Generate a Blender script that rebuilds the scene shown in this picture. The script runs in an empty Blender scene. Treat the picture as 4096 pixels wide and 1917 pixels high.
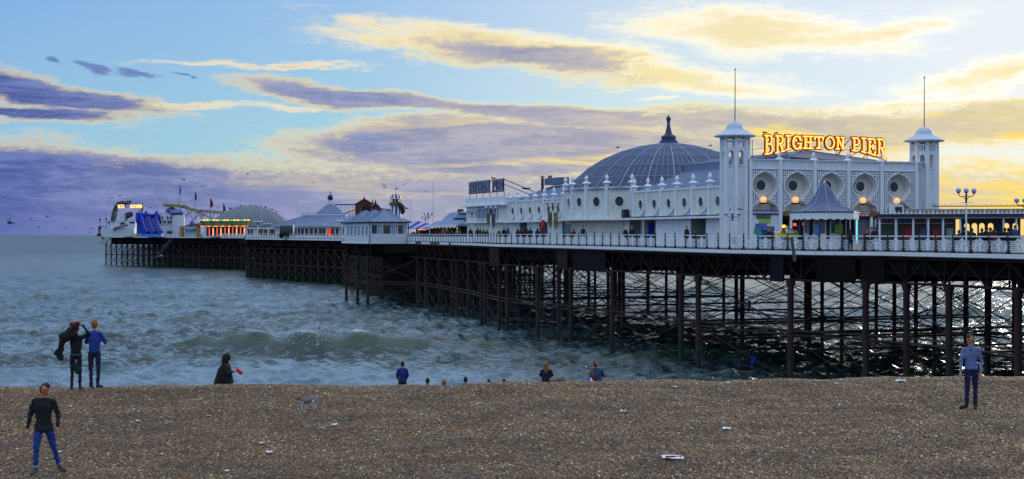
import bpy, bmesh, math, random
import numpy as np
from mathutils import Vector, Matrix
R = math.radians
random.seed(7); rng = np.random.default_rng(7)
S = bpy.context.scene
COL = S.collection
EYE = 10.3          # height of the camera above the sea (z = 0)
F = 6000.0          # focal length in photo pixels (photo 4096 wide)
# ---------------------------------------------------------------- camera
cam = bpy.data.cameras.new('camera'); co = bpy.data.objects.new('camera', cam); COL.objects.link(co)
co.location = (0, 0, EYE); co.rotation_euler = (R(90), 0, 0)
cam.sensor_width = 36; cam.lens = 36 * F / 4096; cam.shift_y = -18.5 / 4096
cam.clip_start = .5; cam.clip_end = 120000
S.camera = co
S.view_settings.view_transform = 'Standard'; S.view_settings.look = 'None'
S.view_settings.exposure = 0.66; S.view_settings.gamma = 1
S.render.engine = 'CYCLES'
S.cycles.max_bounces = 5; S.cycles.diffuse_bounces = 2; S.cycles.glossy_bounces = 3
S.cycles.sample_clamp_indirect = 4; S.cycles.caustics_reflective = False; S.cycles.caustics_refractive = False
# ---------------------------------------------------------------- world
SUN_AZ, SUN_EL = 27.0, 7.0     # degrees right of the view axis / above the horizon
def lin(c):
    return tuple(((x/255)/12.92 if x/255 <= .04045 else ((x/255+.055)/1.055)**2.4) for x in c)
class NT:
    def __init__(s, tree): s.t = tree; s.n = tree.nodes; s.l = tree.links
    def _in(s, sock, v):
        if v is None: return
        if isinstance(v, bpy.types.NodeSocket): s.l.new(v, sock)
        else:
            if sock.type == 'RGBA' and not hasattr(v, '__len__'): v = (v, v, v, 1)
            if sock.type == 'RGBA' and len(v) == 3: v = (*v, 1)
            sock.default_value = v
    def m(s, op, a, b=None, c=None, clamp=False):
        n = s.n.new('ShaderNodeMath'); n.operation = op; n.use_clamp = clamp
        s._in(n.inputs[0], a); s._in(n.inputs[1], b); s._in(n.inputs[2], c); return n.outputs[0]
    def v(s, op, a, b=None, sc=None):
        n = s.n.new('ShaderNodeVectorMath'); n.operation = op
        s._in(n.inputs[0], a); s._in(n.inputs[1], b)
        if sc is not None: s._in(n.inputs['Scale'], sc)
        return n.outputs['Value'] if op in ('LENGTH', 'DOT_PRODUCT') else n.outputs[0]
    def mix(s, f, a, b, typ='MIX'):
        n = s.n.new('ShaderNodeMix'); n.data_type = 'RGBA'; n.blend_type = typ; n.clamp_factor = True
        s._in(n.inputs[0], f); s._in(n.inputs[6], a); s._in(n.inputs[7], b); return n.outputs[2]
    def rng(s, x, a, b, c=0., d=1., smooth=True):
        n = s.n.new('ShaderNodeMapRange'); n.interpolation_type = 'SMOOTHSTEP' if smooth else 'LINEAR'
        s._in(n.inputs[0], x)
        for i, q in enumerate((a, b, c, d)): s._in(n.inputs[i+1], q)
        return n.outputs[0]
    def ramp(s, f, stops):
        n = s.n.new('ShaderNodeValToRGB'); s._in(n.inputs[0], f); e = n.color_ramp.elements
        while len(e) < len(stops): e.new(.5)
        for k, (p, c) in zip(e, stops): k.position = p; k.color = (*c[:3], 1)
        return n.outputs[0]
    def noise(s, vec, scale, detail=4, rough=.5, dist=0, col=False):
        n = s.n.new('ShaderNodeTexNoise'); s._in(n.inputs['Vector'], vec)
        n.inputs['Scale'].default_value = scale; n.inputs['Detail'].default_value = detail
        n.inputs['Roughness'].default_value = rough; n.inputs['Distortion'].default_value = dist
        return n.outputs['Color' if col else 'Fac']
    def mapping(s, vec, loc=(0,0,0), rot=(0,0,0), sc=(1,1,1), typ='POINT'):
        n = s.n.new('ShaderNodeMapping'); n.vector_type = typ; s._in(n.inputs[0], vec)
        n.inputs[1].default_value = loc; n.inputs[2].default_value = rot; n.inputs[3].default_value = sc
        return n.outputs[0]
    def xyz(s, x, y, z=0.):
        n = s.n.new('ShaderNodeCombineXYZ')
        for i, q in enumerate((x, y, z)): s._in(n.inputs[i], q)
        return n.outputs[0]
    def sep(s, v):
        n = s.n.new('ShaderNodeSeparateXYZ'); s._in(n.inputs[0], v); return n.outputs
W = bpy.data.worlds.new('World'); S.world = W; W.use_nodes = True
def build_world():
    t = W.node_tree
    for n in list(t.nodes): t.nodes.remove(n)
    N = NT(t)
    out = t.nodes.new('ShaderNodeOutputWorld'); bg = t.nodes.new('ShaderNodeBackground')
    sky = t.nodes.new('ShaderNodeTexSky'); sky.sky_type = 'NISHITA'; sky.sun_disc = False
    sky.sun_elevation = R(SUN_EL); sky.sun_rotation = R(SUN_AZ)
    sky.air_density = 1.0; sky.dust_density = 1.5; sky.ozone_density = 2.0
    tc = t.nodes.new('ShaderNodeTexCoord')
    dx, dy, dz = N.sep(tc.outputs['Generated'])
    az = N.m('MULTIPLY', N.m('ARCTAN2', dx, dy), 180/math.pi)
    el = N.m('MULTIPLY', N.m('ARCSINE', dz), 180/math.pi)
    # angular distance from the sun's azimuth, 0..180
    ds = N.m('ABSOLUTE', N.m('SUBTRACT', az, SUN_AZ))
    ds = N.m('MINIMUM', ds, N.m('SUBTRACT', 360, ds))
    P = N.xyz(az, el)
    low = N.rng(el, 0, 9.0, smooth=False)
    f = N.m('DIVIDE', ds, 60., clamp=True)
    L = lambda *c: lin(c)
    top = N.ramp(f, [(0,L(226,234,240)), (.17,L(220,230,240)), (.36,L(190,212,238)), (.56,L(142,186,234)), (.8,L(120,168,228)), (1,L(150,190,236))])  # last stop lifts the unseen sky behind the camera as added fill
    bot = N.ramp(f, [(0,L(246,238,205)), (.17,L(226,234,232)), (.36,L(190,222,232)), (.56,L(150,210,222)), (.8,L(152,205,222)), (1,L(150,185,222))])
    clear = N.mix(low, bot, top)
    high = N.rng(el, 10, 60)
    clear = N.mix(high, clear, (.84,1.0,1.25,1))  # sky overhead set brighter than the sky in view, added fill for the walls
    nish = N.v('MINIMUM', N.v('SCALE', sky.outputs[0], sc=.10), (.9, .9, .9))
    clear = N.mix(.16, clear, nish)
    # clouds -------------------------------------------------------------
    q1 = N.mapping(P, sc=(.13, .55, 1), rot=(0,0,R(-4)))
    n1 = N.noise(q1, 1.0, 6, .58, .3, col=True)
    w = N.v('SUBTRACT', n1, (.5,.5,.5))
    w = N.v('MULTIPLY', w, (6.5, 1.9, 0))
    Pw = N.v('ADD', P, w)
    def px(x, y): return (math.degrees(math.atan((x-2048)/F)), math.degrees(math.atan((940-y)/F)))
    def blob(x, y, a, b, rot=0, k=1.0):
        c = px(x, y); sa = a/F*57.3; sb = b/F*57.3
        m = N.mapping(Pw, loc=(c[0], c[1], 0), rot=(0,0,R(-rot)), sc=(sa, sb, 1e3), typ='TEXTURE')
        ln = N.v('LENGTH', m)
        return N.m('MULTIPLY_ADD', ln, -k, k)
    def union(items):
        r = items[0]
        for i in items[1:]:
            n = N.m('SMOOTH_MAX', r, i, .25); r = n
        return r
    grey = union([blob(150, 790, 1300, 250, 5, 1.7), blob(780, 745, 640, 75, 12, 1.2), blob(2100, 600, 1200, 140, 1, 1.9), blob(3250, 520, 950, 125, 4, 1.3),
                  blob(1550, 560, 420, 45, -6, 1.1),
                  blob(3950, 520, 500, 110, 0, 1.2), blob(200, 380, 660, 80, 8, 1.35), blob(120, 465, 560, 50, 4, 1.2),
                  blob(1450, 385, 620, 72, 7, 1.35), blob(2250, 460, 900, 66, 3, 1.25), blob(2150, 245, 700, 85, 6, .95),
                  blob(2500, 770, 900, 50, 0, 1.), blob(1500, 880, 900, 60, 0, .9)])
    bright = union([blob(2050, 205, 1000, 100, 7, 1.15), blob(2750, 300, 720, 66, 6, 1.05), blob(3000, 130, 680, 130, 4, 1.1), blob(3500, 130, 450, 60, -10, .9),
                    blob(1500, 110, 320, 28, 9, .8), blob(1050, 255, 480, 17, 0, .8), blob(800, 425, 420, 20, 0, .8), blob(3950, 330, 420, 120, -15, 1.),
                    blob(2600, 375, 140, 18, 0, .8), blob(1150, 430, 160, 14, 0, .7), blob(3550, 440, 500, 30, 0, .9)])
    q2 = N.mapping(P, sc=(.30, 2.1, 1), rot=(0,0,R(-5)))
    n2 = N.noise(q2, 1.0, 8, .62, .6)
    q3 = N.mapping(P, sc=(.9, 2.3, 1), loc=(3,7,0)); n3 = N.noise(q3, 2.3, 8, .68)
    det = N.m('MULTIPLY_ADD', n2, 1.25, -.625)
    det3 = N.m('MULTIPLY_ADD', n3, .75, -.375)
    lowband = N.rng(el, 5.2, 1.2, -.6, .75)           # low cloud bank all round the horizon
    # scattered clouds elsewhere in the sky
    q4 = N.mapping(P, sc=(.045, .11, 1), loc=(11,3,0)); n4 = N.noise(q4, 1.0, 5, .55)
    far = N.m('MULTIPLY', N.rng(n4, .52, .66, -.5, .5), N.rng(ds, 52, 75))
    far = N.m('SUBTRACT', far, N.rng(ds, 75, 52, 0, .6))
    G = N.m('MAXIMUM', N.m('MAXIMUM', grey, lowband), far)
    G = N.m('ADD', G, N.m('ADD', N.m('MULTIPLY', det, .75), det3))
    B = N.m('ADD', bright, N.m('ADD', N.m('MULTIPLY', det, .85), det3))
    dG = N.rng(G, 0, .55)
    dB = N.rng(B, -.05, .65)
    # cloud colours
    thick = N.ramp(f, [(0,L(222,205,150)), (.17,L(205,192,168)), (.36,L(168,164,176)), (.56,L(118,132,176)), (.8,L(54,74,146)), (1,L(80,98,166))])
    thick2 = N.ramp(f, [(0,L(240,222,150)), (.17,L(226,210,165)), (.36,L(200,192,184)), (.56,L(160,162,190)), (.8,L(98,120,182)), (1,L(116,130,190))])
    edge = N.ramp(f, [(0,L(255,244,198)), (.17,L(253,242,198)), (.36,L(250,232,158)), (.56,L(242,222,156)), (.8,L(226,206,160)), (1,L(190,190,205))])
    white = N.ramp(f, [(0,L(255,253,244)), (.17,L(254,251,240)), (.36,L(251,245,220)), (.56,L(238,226,190)), (.8,L(225,212,190)), (1,L(205,208,220))])
    yel = N.ramp(f, [(0,L(252,214,96)), (.17,L(250,218,110)), (.36,L(244,222,130)), (.56,L(226,206,150)), (.8,L(190,176,190)), (1,L(150,155,190))])
    body = N.mix(N.rng(N.m('MULTIPLY_ADD', n3, .3, N.m('MULTIPLY', n2, .7)), .37, .64), thick, thick2)
    # sunlit rim where the bank is thin, glowing gaps low near the sun
    q5 = N.mapping(P, sc=(.13, 1.25, 1), loc=(4.3,2.2,0)); n5 = N.noise(q5, 1.0, 6, .6, .5)
    gap = N.m('MULTIPLY', N.rng(n5, .52, .66), N.rng(el, 5.6, 3.8))
    gap = N.m('MULTIPLY', gap, N.rng(f, .75, .3))
    body = N.mix(gap, body, yel)
    rightglow = N.m('MULTIPLY', N.rng(f, .30, .12), N.m('MULTIPLY', N.rng(el, 4.0, 1.8), N.rng(n2, .3, .62)))
    body = N.mix(rightglow, body, yel)
    c1 = N.mix(dB, clear, N.mix(N.rng(B, .35, .95), white, N.mix(.62, yel, N.mix(.5, white, thick2))))
    cg = N.mix(N.rng(G, .12, .72), edge, body)
    c2 = N.mix(dG, c1, cg)
    # lilac haze near the horizon away from the sun
    hz = N.m('MULTIPLY', N.rng(el, 1.9, -.2), .8)
    hzc = N.ramp(f, [(0,L(250,215,120)), (.17,L(240,205,130)), (.36,L(200,186,180)), (.56,L(146,150,188)), (.8,L(84,102,168)), (1,L(100,112,172))])
    puff = union([blob(445, 275, 95, 20, 14, 1.), blob(610, 302, 90, 18, 14, 1.), blob(255, 262, 60, 15, 14, 1.), blob(760, 315, 40, 10, 14, 1.)])
    c2 = N.mix(N.m('MULTIPLY', N.rng(N.m('ADD', puff, N.m('MULTIPLY', det, .5)), .0, .7), .8), c2, L(96,112,172))
    c3 = N.mix(hz, c2, hzc)
    c3 = N.mix(N.rng(el, 0, -3), c3, L(70,90,110))
    N.l.new(c3, bg.inputs[0]); bg.inputs[1].default_value = .69
    N.l.new(bg.outputs[0], out.inputs[0])
build_world()
W.cycles.sampling_method = 'MANUAL'; W.cycles.sample_map_resolution = 512
sl = bpy.data.lights.new('sun', 'SUN'); sl.energy = .9; sl.angle = R(12); sl.color = (1, .90, .74)
so = bpy.data.objects.new('sun', sl); COL.objects.link(so)
so.rotation_euler = (R(90 - SUN_EL), 0, R(180 - SUN_AZ))
# ---------------------------------------------------------------- helpers
def tag(o, label=None, cat=None, group=None, kind=None):
    if label: o['label'] = label
    if cat: o['category'] = cat
    if group: o['group'] = group
    if kind: o['kind'] = kind
    return o
MATS = {}
def M(name, col, rough=.6, var=.12, scale=2.5, bump=.0, bscale=20, metal=0, emit=None, es=1, spec=.5, srgb=True, dirt=0):
    """plain surface material with procedural tone variation, grain and streaky dirt"""
    if name in MATS: return MATS[name]
    c = lin(col) if srgb else col
    m = bpy.data.materials.new(name); m.use_nodes = True; N = NT(m.node_tree)
    b = m.node_tree.nodes['Principled BSDF']
    tc = m.node_tree.nodes.new('ShaderNodeTexCoord').outputs['Object']
    n = N.noise(tc, scale, 5, .6)
    k = N.rng(n, .3, .7, 1-var, 1+var*.6, smooth=False)
    cc = N.v('SCALE', c, sc=k)
    if dirt:
        st = N.mapping(tc, sc=(5, 5, .45)); d = N.noise(st, 1.3, 5, .65)
        cc = N.mix(N.m('MULTIPLY', N.rng(d, .48, .74), dirt), cc, lin((92, 78, 62)))
    N.l.new(cc, b.inputs['Base Color'])
    b.inputs['Roughness'].default_value = rough; b.inputs['Metallic'].default_value = metal
    b.inputs['Specular IOR Level'].default_value = spec
    if emit:
        b.inputs['Emission Color'].default_value = (*lin(emit), 1); b.inputs['Emission Strength'].default_value = es
    if bump:
        bn = m.node_tree.nodes.new('ShaderNodeBump'); bn.inputs['Strength'].default_value = bump
        bn.inputs['Distance'].default_value = .02
        N.l.new(N.noise(tc, bscale, 4, .6), bn.inputs['Height']); N.l.new(bn.outputs[0], b.inputs['Normal'])
    MATS[name] = m; return m
UA = Vector((-math.sin(R(20)), math.cos(R(20)), 0)); NA = Vector((math.cos(R(20)), math.sin(R(20)), 0))
ROT = R(20)
def PF(s, t, z=0.):             # pier frame: s metres along the pier, t metres across it
    v = UA*s + NA*t; return Vector((v.x, v.y, z))
def at(px, py, Z):              # the point seen at a photo pixel, Z metres ahead
    return Vector(((px-2048)/F*Z, Z, EYE - (py-940)/F*Z))
def s_of(px, t):                # where a line parallel to the pier (fixed t) passes a given column
    q = (px-2048)/F; return (t*.9397 - q*t*.3420)/(.3420 + q*.9397)
def t_of(px, s):
    q = (px-2048)/F; return (.3420*s + q*.9397*s)/(.9397 - .3420*q)
def st(v): return (v.dot(UA), v.dot(NA))
def depth(s, t): return .9397*s + .3420*t
def zpx(py, s, t): return EYE - (py-940)/F*depth(s, t)
_D = ([0,70,100,115,135,210,300,360,546], [1.13,1.13,1.10,1.03,.99,.97,.90,.73,.55])
def deck_z(s): return EYE - float(np.interp(s, *_D))
def empty(name, loc, rz=0., **kw):
    o = bpy.data.objects.new(name, None); COL.objects.link(o); o.empty_display_size = .3
    o.location = loc; o.rotation_euler = (0, 0, rz); return tag(o, **kw)
class MB:
    """collects primitives of one mesh object"""
    def __init__(s): s.v = []; s.f = []; s.mi = []; s.cur = 0; s.T = None
    def add(s, vs, fs):
        b = len(s.v)
        if s.T is not None: vs = [s.T @ Vector(p) for p in vs]
        s.v += [tuple(p) for p in vs]; s.f += [tuple(i+b for i in f) for f in fs]; s.mi += [s.cur]*len(fs); return s
    def box(s, x0, y0, z0, x1, y1, z1):
        vs = [(x, y, z) for z in (z0, z1) for y in (y0, y1) for x in (x0, x1)]
        return s.add(vs, [(0,2,3,1),(4,5,7,6),(0,1,5,4),(2,6,7,3),(0,4,6,2),(1,3,7,5)])
    def cbox(s, c, d): return s.box(c[0]-d[0]/2, c[1]-d[1]/2, c[2]-d[2]/2, c[0]+d[0]/2, c[1]+d[1]/2, c[2]+d[2]/2)
    def tube(s, p, q, r, r2=None, n=6, cap=True):
        p = Vector(p); q = Vector(q); r2 = r if r2 is None else r2
        d = q-p
        if d.length < 1e-6: return s
        d.normalize(); a = d.orthogonal().normalized(); b = d.cross(a)
        vs = []
        for c, rr in ((p, r), (q, r2)):
            for k in range(n):
                w = 2*math.pi*k/n; vs.append(c + (a*math.cos(w) + b*math.sin(w))*rr)
        fs = [(k, (k+1)%n, n+(k+1)%n, n+k) for k in range(n)]
        if cap: fs += [tuple(range(n))[::-1], tuple(range(n, 2*n))]
        return s.add(vs, fs)
    def bar(s, p, q, w, h=None):    # rectangular bar, h measured along z (or nearest)
        h = w if h is None else h
        p = Vector(p); q = Vector(q); d = (q-p).normalized()
        up = Vector((0,0,1)) if abs(d.z) < .95 else Vector((0,1,0))
        a = d.cross(up).normalized(); b = a.cross(d)
        vs = [c + a*i*w/2 + b*j*h/2 for c in (p, q) for i, j in ((-1,-1),(1,-1),(1,1),(-1,1))]
        return s.add(vs, [(0,1,2,3),(7,6,5,4),(0,4,5,1),(1,5,6,2),(2,6,7,3),(3,7,4,0)])
    def path(s, pts, r, n=5):
        for a, b in zip(pts, pts[1:]): s.tube(a, b, r, n=n)
        return s
    def lathe(s, prof, c=(0,0,0), n=16, a0=0.):   # prof: (r, z) from bottom to top
        vs = []; fs = []
        for r, z in prof:
            for k in range(n):
                w = a0 + 2*math.pi*k/n; vs.append((c[0]+r*math.cos(w), c[1]+r*math.sin(w), c[2]+z))
        for i in range(len(prof)-1):
            for k in range(n):
                fs.append((i*n+k, i*n+(k+1)%n, (i+1)*n+(k+1)%n, (i+1)*n+k))
        fs.append(tuple(range(n))[::-1]); fs.append(tuple((len(prof)-1)*n+k for k in range(n)))
        return s.add(vs, fs)
    def ball(s, c, r, n=8, m=5, sz=1.):
        return s.lathe([(max(1e-3, r*math.sin(math.pi*i/m)), -r*sz*math.cos(math.pi*i/m)) for i in range(m+1)], c, n)
    def prism(s, pts, ax, d0, d1):      # 2-D outline extruded along x / y / z
        def p3(a, b, d): return {'x': (d, a, b), 'y': (a, d, b), 'z': (a, b, d)}[ax]
        n = len(pts); vs = [p3(a, b, d0) for a, b in pts] + [p3(a, b, d1) for a, b in pts]
        fs = [(k, (k+1)%n, n+(k+1)%n, n+k) for k in range(n)] + [tuple(range(n))[::-1], tuple(range(n, 2*n))]
        return s.add(vs, fs)
    def frustum(s, x0, y0, x1, y1, z0, X0, Y0, X1, Y1, z1):
        vs = [(x0,y0,z0),(x1,y0,z0),(x1,y1,z0),(x0,y1,z0),(X0,Y0,z1),(X1,Y0,z1),(X1,Y1,z1),(X0,Y1,z1)]
        return s.add(vs, [(3,2,1,0),(4,5,6,7),(0,1,5,4),(1,2,6,5),(2,3,7,6),(3,0,4,7)])
    def mesh(s, name, mats):
        me = bpy.data.meshes.new(name); me.from_pydata(s.v, [], s.f)
        for m in (mats if isinstance(mats, (list, tuple)) else [mats]): me.materials.append(m)
        if any(s.mi): me.polygons.foreach_set('material_index', s.mi)
        me.update(); return me
    def build(s, name, mats, parent=None, smooth=False, **kw):
        me = s.mesh(name, mats)
        bm = bmesh.new(); bm.from_mesh(me); bmesh.ops.recalc_face_normals(bm, faces=bm.faces); bm.to_mesh(me); bm.free()
        if smooth:
            me.polygons.foreach_set('use_smooth', [True]*len(me.polygons))
            me.set_sharp_from_angle(angle=R(40))
        return link(name, me, parent, **kw)
def link(name, me, parent=None, loc=None, rz=None, **kw):
    o = bpy.data.objects.new(name, me); COL.objects.link(o); o.parent = parent
    if loc is not None: o.location = loc
    if rz is not None: o.rotation_euler = (0, 0, rz)
    return tag(o, **kw)
def dup(root, loc=None, rz=None, label=None, group=None):
    r = root.copy(); COL.objects.link(r)
    if loc is not None: r.location = loc
    if rz is not None: r.rotation_euler = (0, 0, rz)
    if label: r['label'] = label
    if group: r['group'] = group
    def kids(a, b):
        for ch in list(a.children):
            c = ch.copy(); COL.objects.link(c); c.parent = b; kids(ch, c)
    kids(root, r); return r
# ---------------------------------------------------------------- sea
def beach_h(x, y):
    """shingle surface: gentle rise to a crest, then down to the water and on under it"""
    x = np.asarray(x, float); y = np.asarray(y, float)
    yc = 39.0 + .4*np.sin(x*.11) ; zc = 6.40 + .15*np.clip((x+4)/14, 0, 1) + .02*np.sin(x*.7) + .012*np.sin(x*1.9+1)
    up = zc - .0*(yc-y) - .094*np.maximum(yc-y-.6, 0) - .02*np.minimum(np.maximum(yc-y, 0), .6)
    dn = zc - .128*np.maximum(y-yc, 0) - .25*np.exp(-((y-yc-6)/4)**2)*0
    h = np.where(y < yc, up, dn)
    h = np.where(y < 20, zc - .094*(yc-20-.6) - .012 + 0*x, h)
    g = np.random.default_rng(5)
    for i in range(22):
        lam = .5*(9)**g.random(); th = g.random()*6.28
        h = h + .0030*lam**.7*np.sin(2*math.pi/lam*(x*math.cos(th)+y*math.sin(th))+g.random()*6)
    return h
def build_sea():
    rows = []
    # rows evenly spread in the picture, then out to the horizon
    py = np.concatenate([np.linspace(1640, 1001, 470), np.linspace(1000, 960, 80)[1:], np.linspace(959, 941.6, 55)])
    yy = F*EYE/(py-940)
    yy = np.concatenate([[40., 46, 50], yy, [60000., 110000.]])
    ang = np.tan(np.concatenate([R(np.linspace(-75, -24, 26)) if False else np.radians(np.linspace(-75, -24, 26)), np.radians(np.linspace(-23.9, 23.9, 860)), np.radians(np.linspace(24, 75, 26))]))
    A, Y = np.meshgrid(ang, yy); X = A*Y
    Z = np.zeros_like(X); DX = np.zeros_like(X); DY = np.zeros_like(X)
    dY = np.gradient(yy)[:, None]; dX = .00106*Y*1.0
    g = np.random.default_rng(3)
    for i in range(96):
        lam = 1.1*(22/1.1)**g.random(); k = 2*math.pi/lam
        th = R(-90 + 8) + g.normal()*.55
        kx, ky = k*math.cos(th), k*math.sin(th)
        a = .0125*lam**.8 * (1.75 if lam < 4.5 else (1.1 if lam < 8 else .5))
        fade = np.clip(1.5 - 1.5*(np.abs(dY*math.sin(th)) + dX*abs(math.cos(th)))/lam, 0, 1)
        ph = kx*X + ky*Y + g.random()*6.28
        mod = .6 + .55*np.sin(X*.013*g.normal() + Y*.011*g.normal() + g.random()*6)
        Z += a*mod*np.sin(ph)*fade; h = .8*a*mod*np.cos(ph)*fade
        DX += h*math.cos(th); DY += h*math.sin(th)
    # breaking swells running in to the shore: steep face towards the beach
    def swell(x0, y0, halfw, height, bow=.0, face=1.6, back=6.0, wob=.0):
        u = (X-x0)/halfw
        yc = y0 + bow*u*u + wob*np.sin(X*.35 + x0)
        d = Y-yc
        amp = height*np.clip(1-u*u, 0, 1)**.8*(1+.25*np.sin(X*.55+2)+.12*np.sin(X*1.3))
        return amp*np.where(d < 0, np.exp(-(d/face)**2), np.exp(-(d/back)**2)) - .35*amp*np.exp(-((d+3.2*face)/(2*face))**2)
    calm = np.exp(-((X+14)/13)**2 - ((Y-128.5)/4.5)**2); Z *= 1-.6*calm; DX *= 1-.6*calm; DY *= 1-.6*calm
    Z += swell(-15, 131, 17, 1.45, bow=4, face=2.0, back=3.0, wob=.5) + swell(-17.6, 131.0, 2.6, .75, face=1.2, back=1.5)
    Z += swell(-23, 119, 12, .38, bow=2, face=1.8, wob=.5) + swell(-2, 124, 12, .30, face=1.6, wob=.5)
    Z += swell(14, 122, 14, .45, bow=2, face=1.8, wob=.6) + swell(50, 190, 26, .95, bow=3, face=2.6, back=4, wob=.8)
    Z += swell(16, 205, 22, .6, face=2.5, wob=.8) + swell(42, 150, 16, .5, face=2, wob=.7) + swell(-40, 170, 16, .35, face=2, wob=.7)
    Z += swell(30, 260, 40, .7, face=3, wob=1) + swell(-60, 240, 26, .4, face=3, wob=1)
    near = np.clip((Y-84)/14, 0, 1); Z = Z*near; Z = np.where(Y > 1500, Z*np.clip((4000-Y)/2500, 0, 1), Z)
    X2 = X + DX*near; Y2 = Y + DY*near
    nr, nc = X.shape
    co_ = np.stack([X2, Y2, Z], -1).reshape(-1, 3)
    i = np.arange(nr*nc).reshape(nr, nc)
    q = np.stack([i[:-1,:-1], i[:-1,1:], i[1:,1:], i[1:,:-1]], -1).reshape(-1, 4)
    me = bpy.data.meshes.new('sea'); me.vertices.add(len(co_)); me.vertices.foreach_set('co', co_.ravel())
    me.loops.add(q.size); me.loops.foreach_set('vertex_index', q.ravel().astype(np.int32))
    me.polygons.add(len(q)); me.polygons.foreach_set('loop_start', np.arange(0, q.size, 4, dtype=np.int32))
    me.polygons.foreach_set('use_smooth', np.ones(len(q), bool))
    me.update(calc_edges=True)
    m = bpy.data.materials.new('sea_water'); m.use_nodes = True; N = NT(m.node_tree)
    b = m.node_tree.nodes['Principled BSDF']
    geo = m.node_tree.nodes.new('ShaderNodeNewGeometry'); pos = geo.outputs['Position']
    x, y, z = N.sep(pos)
    big = N.noise(N.mapping(pos, sc=(.02,.035,0)), 1, 4, .5)
    base = N.mix(N.rng(big, .35, .65), (.008,.026,.018,1), (.010,.034,.030,1))
    base = N.mix(N.m('MULTIPLY', N.rng(y, 122, 104), N.rng(x, 6, -6)), base, (.14,.22,.28,1))
    cr = N.rng(z, .25, .95)
    base = N.mix(N.m('MULTIPLY', cr, .7), base, (.030,.070,.036,1))
    # pale dashes on the short chop: sky glitter painted into the base colour
    ch = N.noise(N.mapping(pos, sc=(.48,.95,0)), 1.7, 8, .76, .15)
    chm = N.noise(N.mapping(pos, sc=(.03,.06,0)), 1.0, 3, .5)
    k = N.m('ADD', ch, N.m('MULTIPLY', N.m('SUBTRACT', chm, .5), .35))
    chop = N.m('MULTIPLY', N.rng(k, .465, .575), N.m('SUBTRACT', 1, N.m('MULTIPLY', N.rng(z, .22, .75), .95)))
    pier_shade = N.m('MULTIPLY', N.rng(N.m('ADD', x, N.m('MULTIPLY', N.m('SUBTRACT', y, 110), .25)), -9, 7), N.rng(y, 175, 140))  # pale dashes thinned under and beside the pier, painting its shade on the water
    chop = N.m('MULTIPLY', chop, N.m('SUBTRACT', 1, N.m('MULTIPLY', pier_shade, .6)))
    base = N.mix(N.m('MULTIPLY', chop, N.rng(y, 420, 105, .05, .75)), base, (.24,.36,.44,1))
    # foam on crests and in streaks
    f1 = N.noise(N.mapping(pos, sc=(1.1,.7,1)), 1.6, 8, .72, 1.2)
    crest = N.rng(N.m('ADD', z, N.m('MULTIPLY', f1, .9)), 2.2, 2.5)
    f2 = N.noise(N.mapping(pos, sc=(.5,1.5,1)), 1.1, 9, .78, .8)
    patch = N.noise(N.mapping(pos, sc=(.05,.08,1)), 1, 3, .5)
    shore = N.rng(y, 125, 98)
    streak = N.m('MULTIPLY', N.rng(f2, .58, .70), N.m('ADD', N.rng(patch, .52, .68), N.m('MULTIPLY', shore, .5)), clamp=True)
    foam = N.m('MAXIMUM', crest, N.m('MULTIPLY', streak, .55))
    base = N.mix(foam, base, (.55,.60,.64,1))
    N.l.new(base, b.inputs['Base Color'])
    b.inputs['IOR'].default_value = 1.5; b.inputs['Specular IOR Level'].default_value = .5
    N.l.new(N.m('MULTIPLY_ADD', foam, .5, .10), b.inputs['Roughness'])
    bu = m.node_tree.nodes.new('ShaderNodeBump'); bu.inputs['Distance'].default_value = 1.0
    h1 = N.noise(N.mapping(pos, sc=(.8,1.3,1)), 1.6, 6, .68, .5)
    h2 = N.noise(N.mapping(pos, sc=(.25,.5,1)), .8, 5, .6, .5)
    hh = N.m('ADD', N.m('MULTIPLY', h1, .17), N.m('MULTIPLY', h2, .16))
    N.l.new(hh, bu.inputs['Height']); bu.inputs['Strength'].default_value = 1.0
    ns = N.noise(N.mapping(pos, sc=(.9,1.6,1)), 2.3, 3, .6, col=True)
    ns = N.v('MULTIPLY', N.v('SUBTRACT', ns, (.5,.5,.5)), (.45, .6, 0))
    nn = N.v('NORMALIZE', N.v('ADD', bu.outputs[0], N.v('ADD', ns, N.xyz(0., N.m('MULTIPLY', N.rng(y, 160, 900, smooth=False), -.26), 0.))))
    N.l.new(nn, b.inputs['Normal'])
    me.materials.append(m)
    return link('sea', me, kind='structure')
build_sea()
def build_spray():
    g = random.Random(8); bm = bmesh.new()
    for i in range(900):
        u = g.gauss(0, 1); x = -17.4+u*1.05; h = 2.1*math.exp(-u*u/2.6)
        mt = Matrix.Translation((x, 130.6+g.gauss(0, .45), .9 + g.random()**1.4*(h*.75+.25))) @ Matrix.Scale(g.uniform(.012, .045), 4)
        bmesh.ops.create_icosphere(bm, subdivisions=1, radius=1, matrix=mt)
    me = bpy.data.meshes.new('spray'); bm.to_mesh(me); bm.free()
    m = bpy.data.materials.new('white_spray'); m.use_nodes = True; m.node_tree.nodes['Principled BSDF'].inputs['Base Color'].default_value = (.8,.85,.88,1); me.materials.append(m)
    link('spray', me, kind='stuff', label='white spray thrown up where the wave breaks', cat='spray')
build_spray()
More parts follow.
